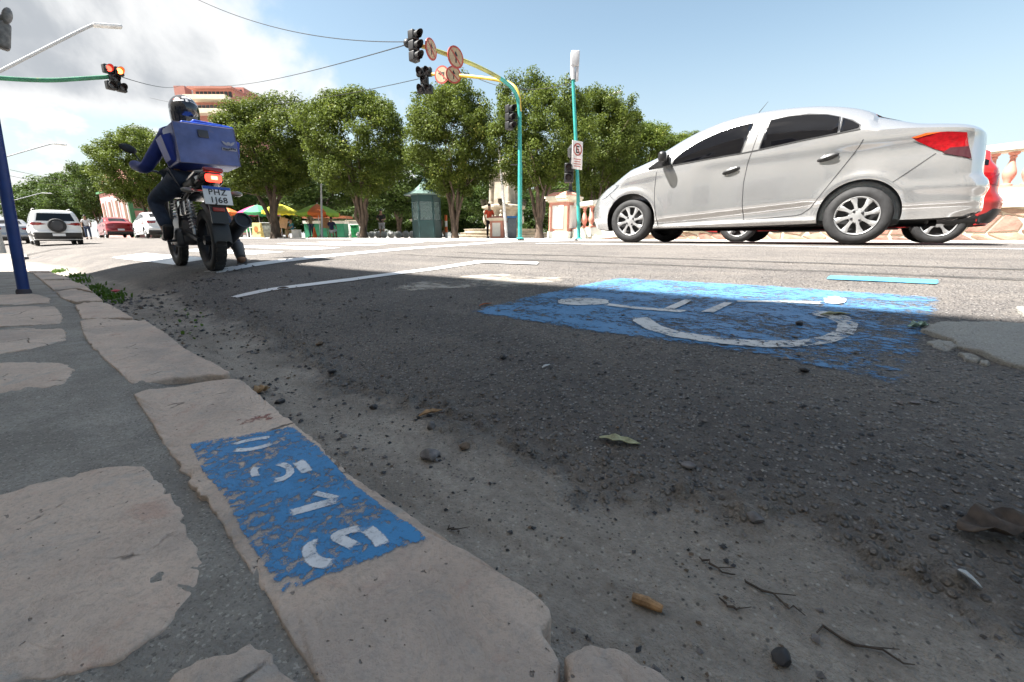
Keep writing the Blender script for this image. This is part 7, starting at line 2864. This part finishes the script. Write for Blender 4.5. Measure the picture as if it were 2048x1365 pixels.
# twigs
r = np.random.default_rng(31)
for k, (u0, v0, u1, v1, lab) in enumerate(((1400, 1120, 1470, 1160, 'dark twig nearest the middle of the silt'), (1480, 1165, 1600, 1232, 'long forked twig below the middle twig'), (1440, 1210, 1490, 1237, 'short twig right of the wood splinter'), (1620, 1262, 1830, 1342, 'longest dark twig at the lower right'), (900, 1060, 925, 1072, 'small twig near the kerb edge'))):
    A_, B_ = on_road(u0, v0), on_road(u1, v1)
    pts = [A_.lerp(B_, f) + Vector((r.normal(0, .004), r.normal(0, .004), .003 + abs(r.normal(0, .002)))) for f in np.linspace(0, 1, 8)]
    b = MB()
    b.tube(pts, [.0010, .0018, .0015, .0019, .0014, .0013, .0011, .0006], 6)
    b.tube([pts[4], pts[4] + (B_ - A_) * .2 + Vector((.012, -.01, .004))], [.0010, .0005], 5)
    tag(b.build('twig', BRN), lab, 'twig', 'twigs in the gutter silt')


# loose grit: too many and too small to count
def grit(name, label, m, n, seed, smin, smax, qlo, qhi, t0, t1):
    g = np.random.default_rng(seed)
    t = t0 + (t1 - t0) * g.random(n) ** 1.4
    q = kerb_q(t) + qlo + (qhi - qlo) * g.random(n) ** 1.5
    cl = fbm(q * 6, t * 4, seed, 3)
    k = cl > -.12
    q, t = q[k], t[k]
    z = road_z(q, t)
    s = smin * (smax / smin) ** (g.random(len(q)) ** 2.2) * (.6 + .5 * np.hypot(q, t))
    oc = np.array([(1, 0, 0), (0, 1, 0), (-1, 0, 0), (0, -1, 0), (0, 0, .8), (0, 0, -.5)], float)
    V = oc[None] * g.uniform(.55, 1.25, (len(q), 6, 1)) + g.normal(0, .12, (len(q), 6, 3))
    a = g.uniform(0, 2 * PI, len(q))
    c, s_ = np.cos(a)[:, None], np.sin(a)[:, None]
    X = V[..., 0] * c - V[..., 1] * s_
    Yv = V[..., 0] * s_ + V[..., 1] * c
    P = np.stack([q[:, None] + X * s[:, None], t[:, None] + Yv * s[:, None], z[:, None] + (V[..., 2] * .7 + .25) * s[:, None]], -1).reshape(-1, 3)
    f = np.array([(0, 1, 4), (1, 2, 4), (2, 3, 4), (3, 0, 4), (1, 0, 5), (2, 1, 5), (3, 2, 5), (0, 3, 5)])
    F = (f[None] + 6 * np.arange(len(q))[:, None, None]).reshape(-1, 3)
    me = bpy.data.meshes.new(name)
    me.from_pydata(P.tolist(), [], F.tolist())
    me.materials.append(m)
    me.update()
    tag(link(name, me), label, 'grit', kind='stuff')


grit('dark_grit', 'dark grit scattered over the gutter silt', DARKR, 2600, 1, .0012, .0075, .0, .75, .0, 4.5)
grit('grey_grit', 'grey grit scattered over gutter and street edge', GREYR, 3000, 2, .0012, .009, .0, 1.2, -.2, 5.0)
grit('brown_grit', 'brown grit scattered along the kerb', BROWNR, 900, 3, .0012, .006, .0, .5, .0, 4.0)
grit('pale_grit', 'pale specks of grit along the gutter', mat('pale_rock', (.36, .34, .31), .8, var=.2, vs=50), 700, 4, .0010, .004, .0, 1.1, -.2, 4.0)
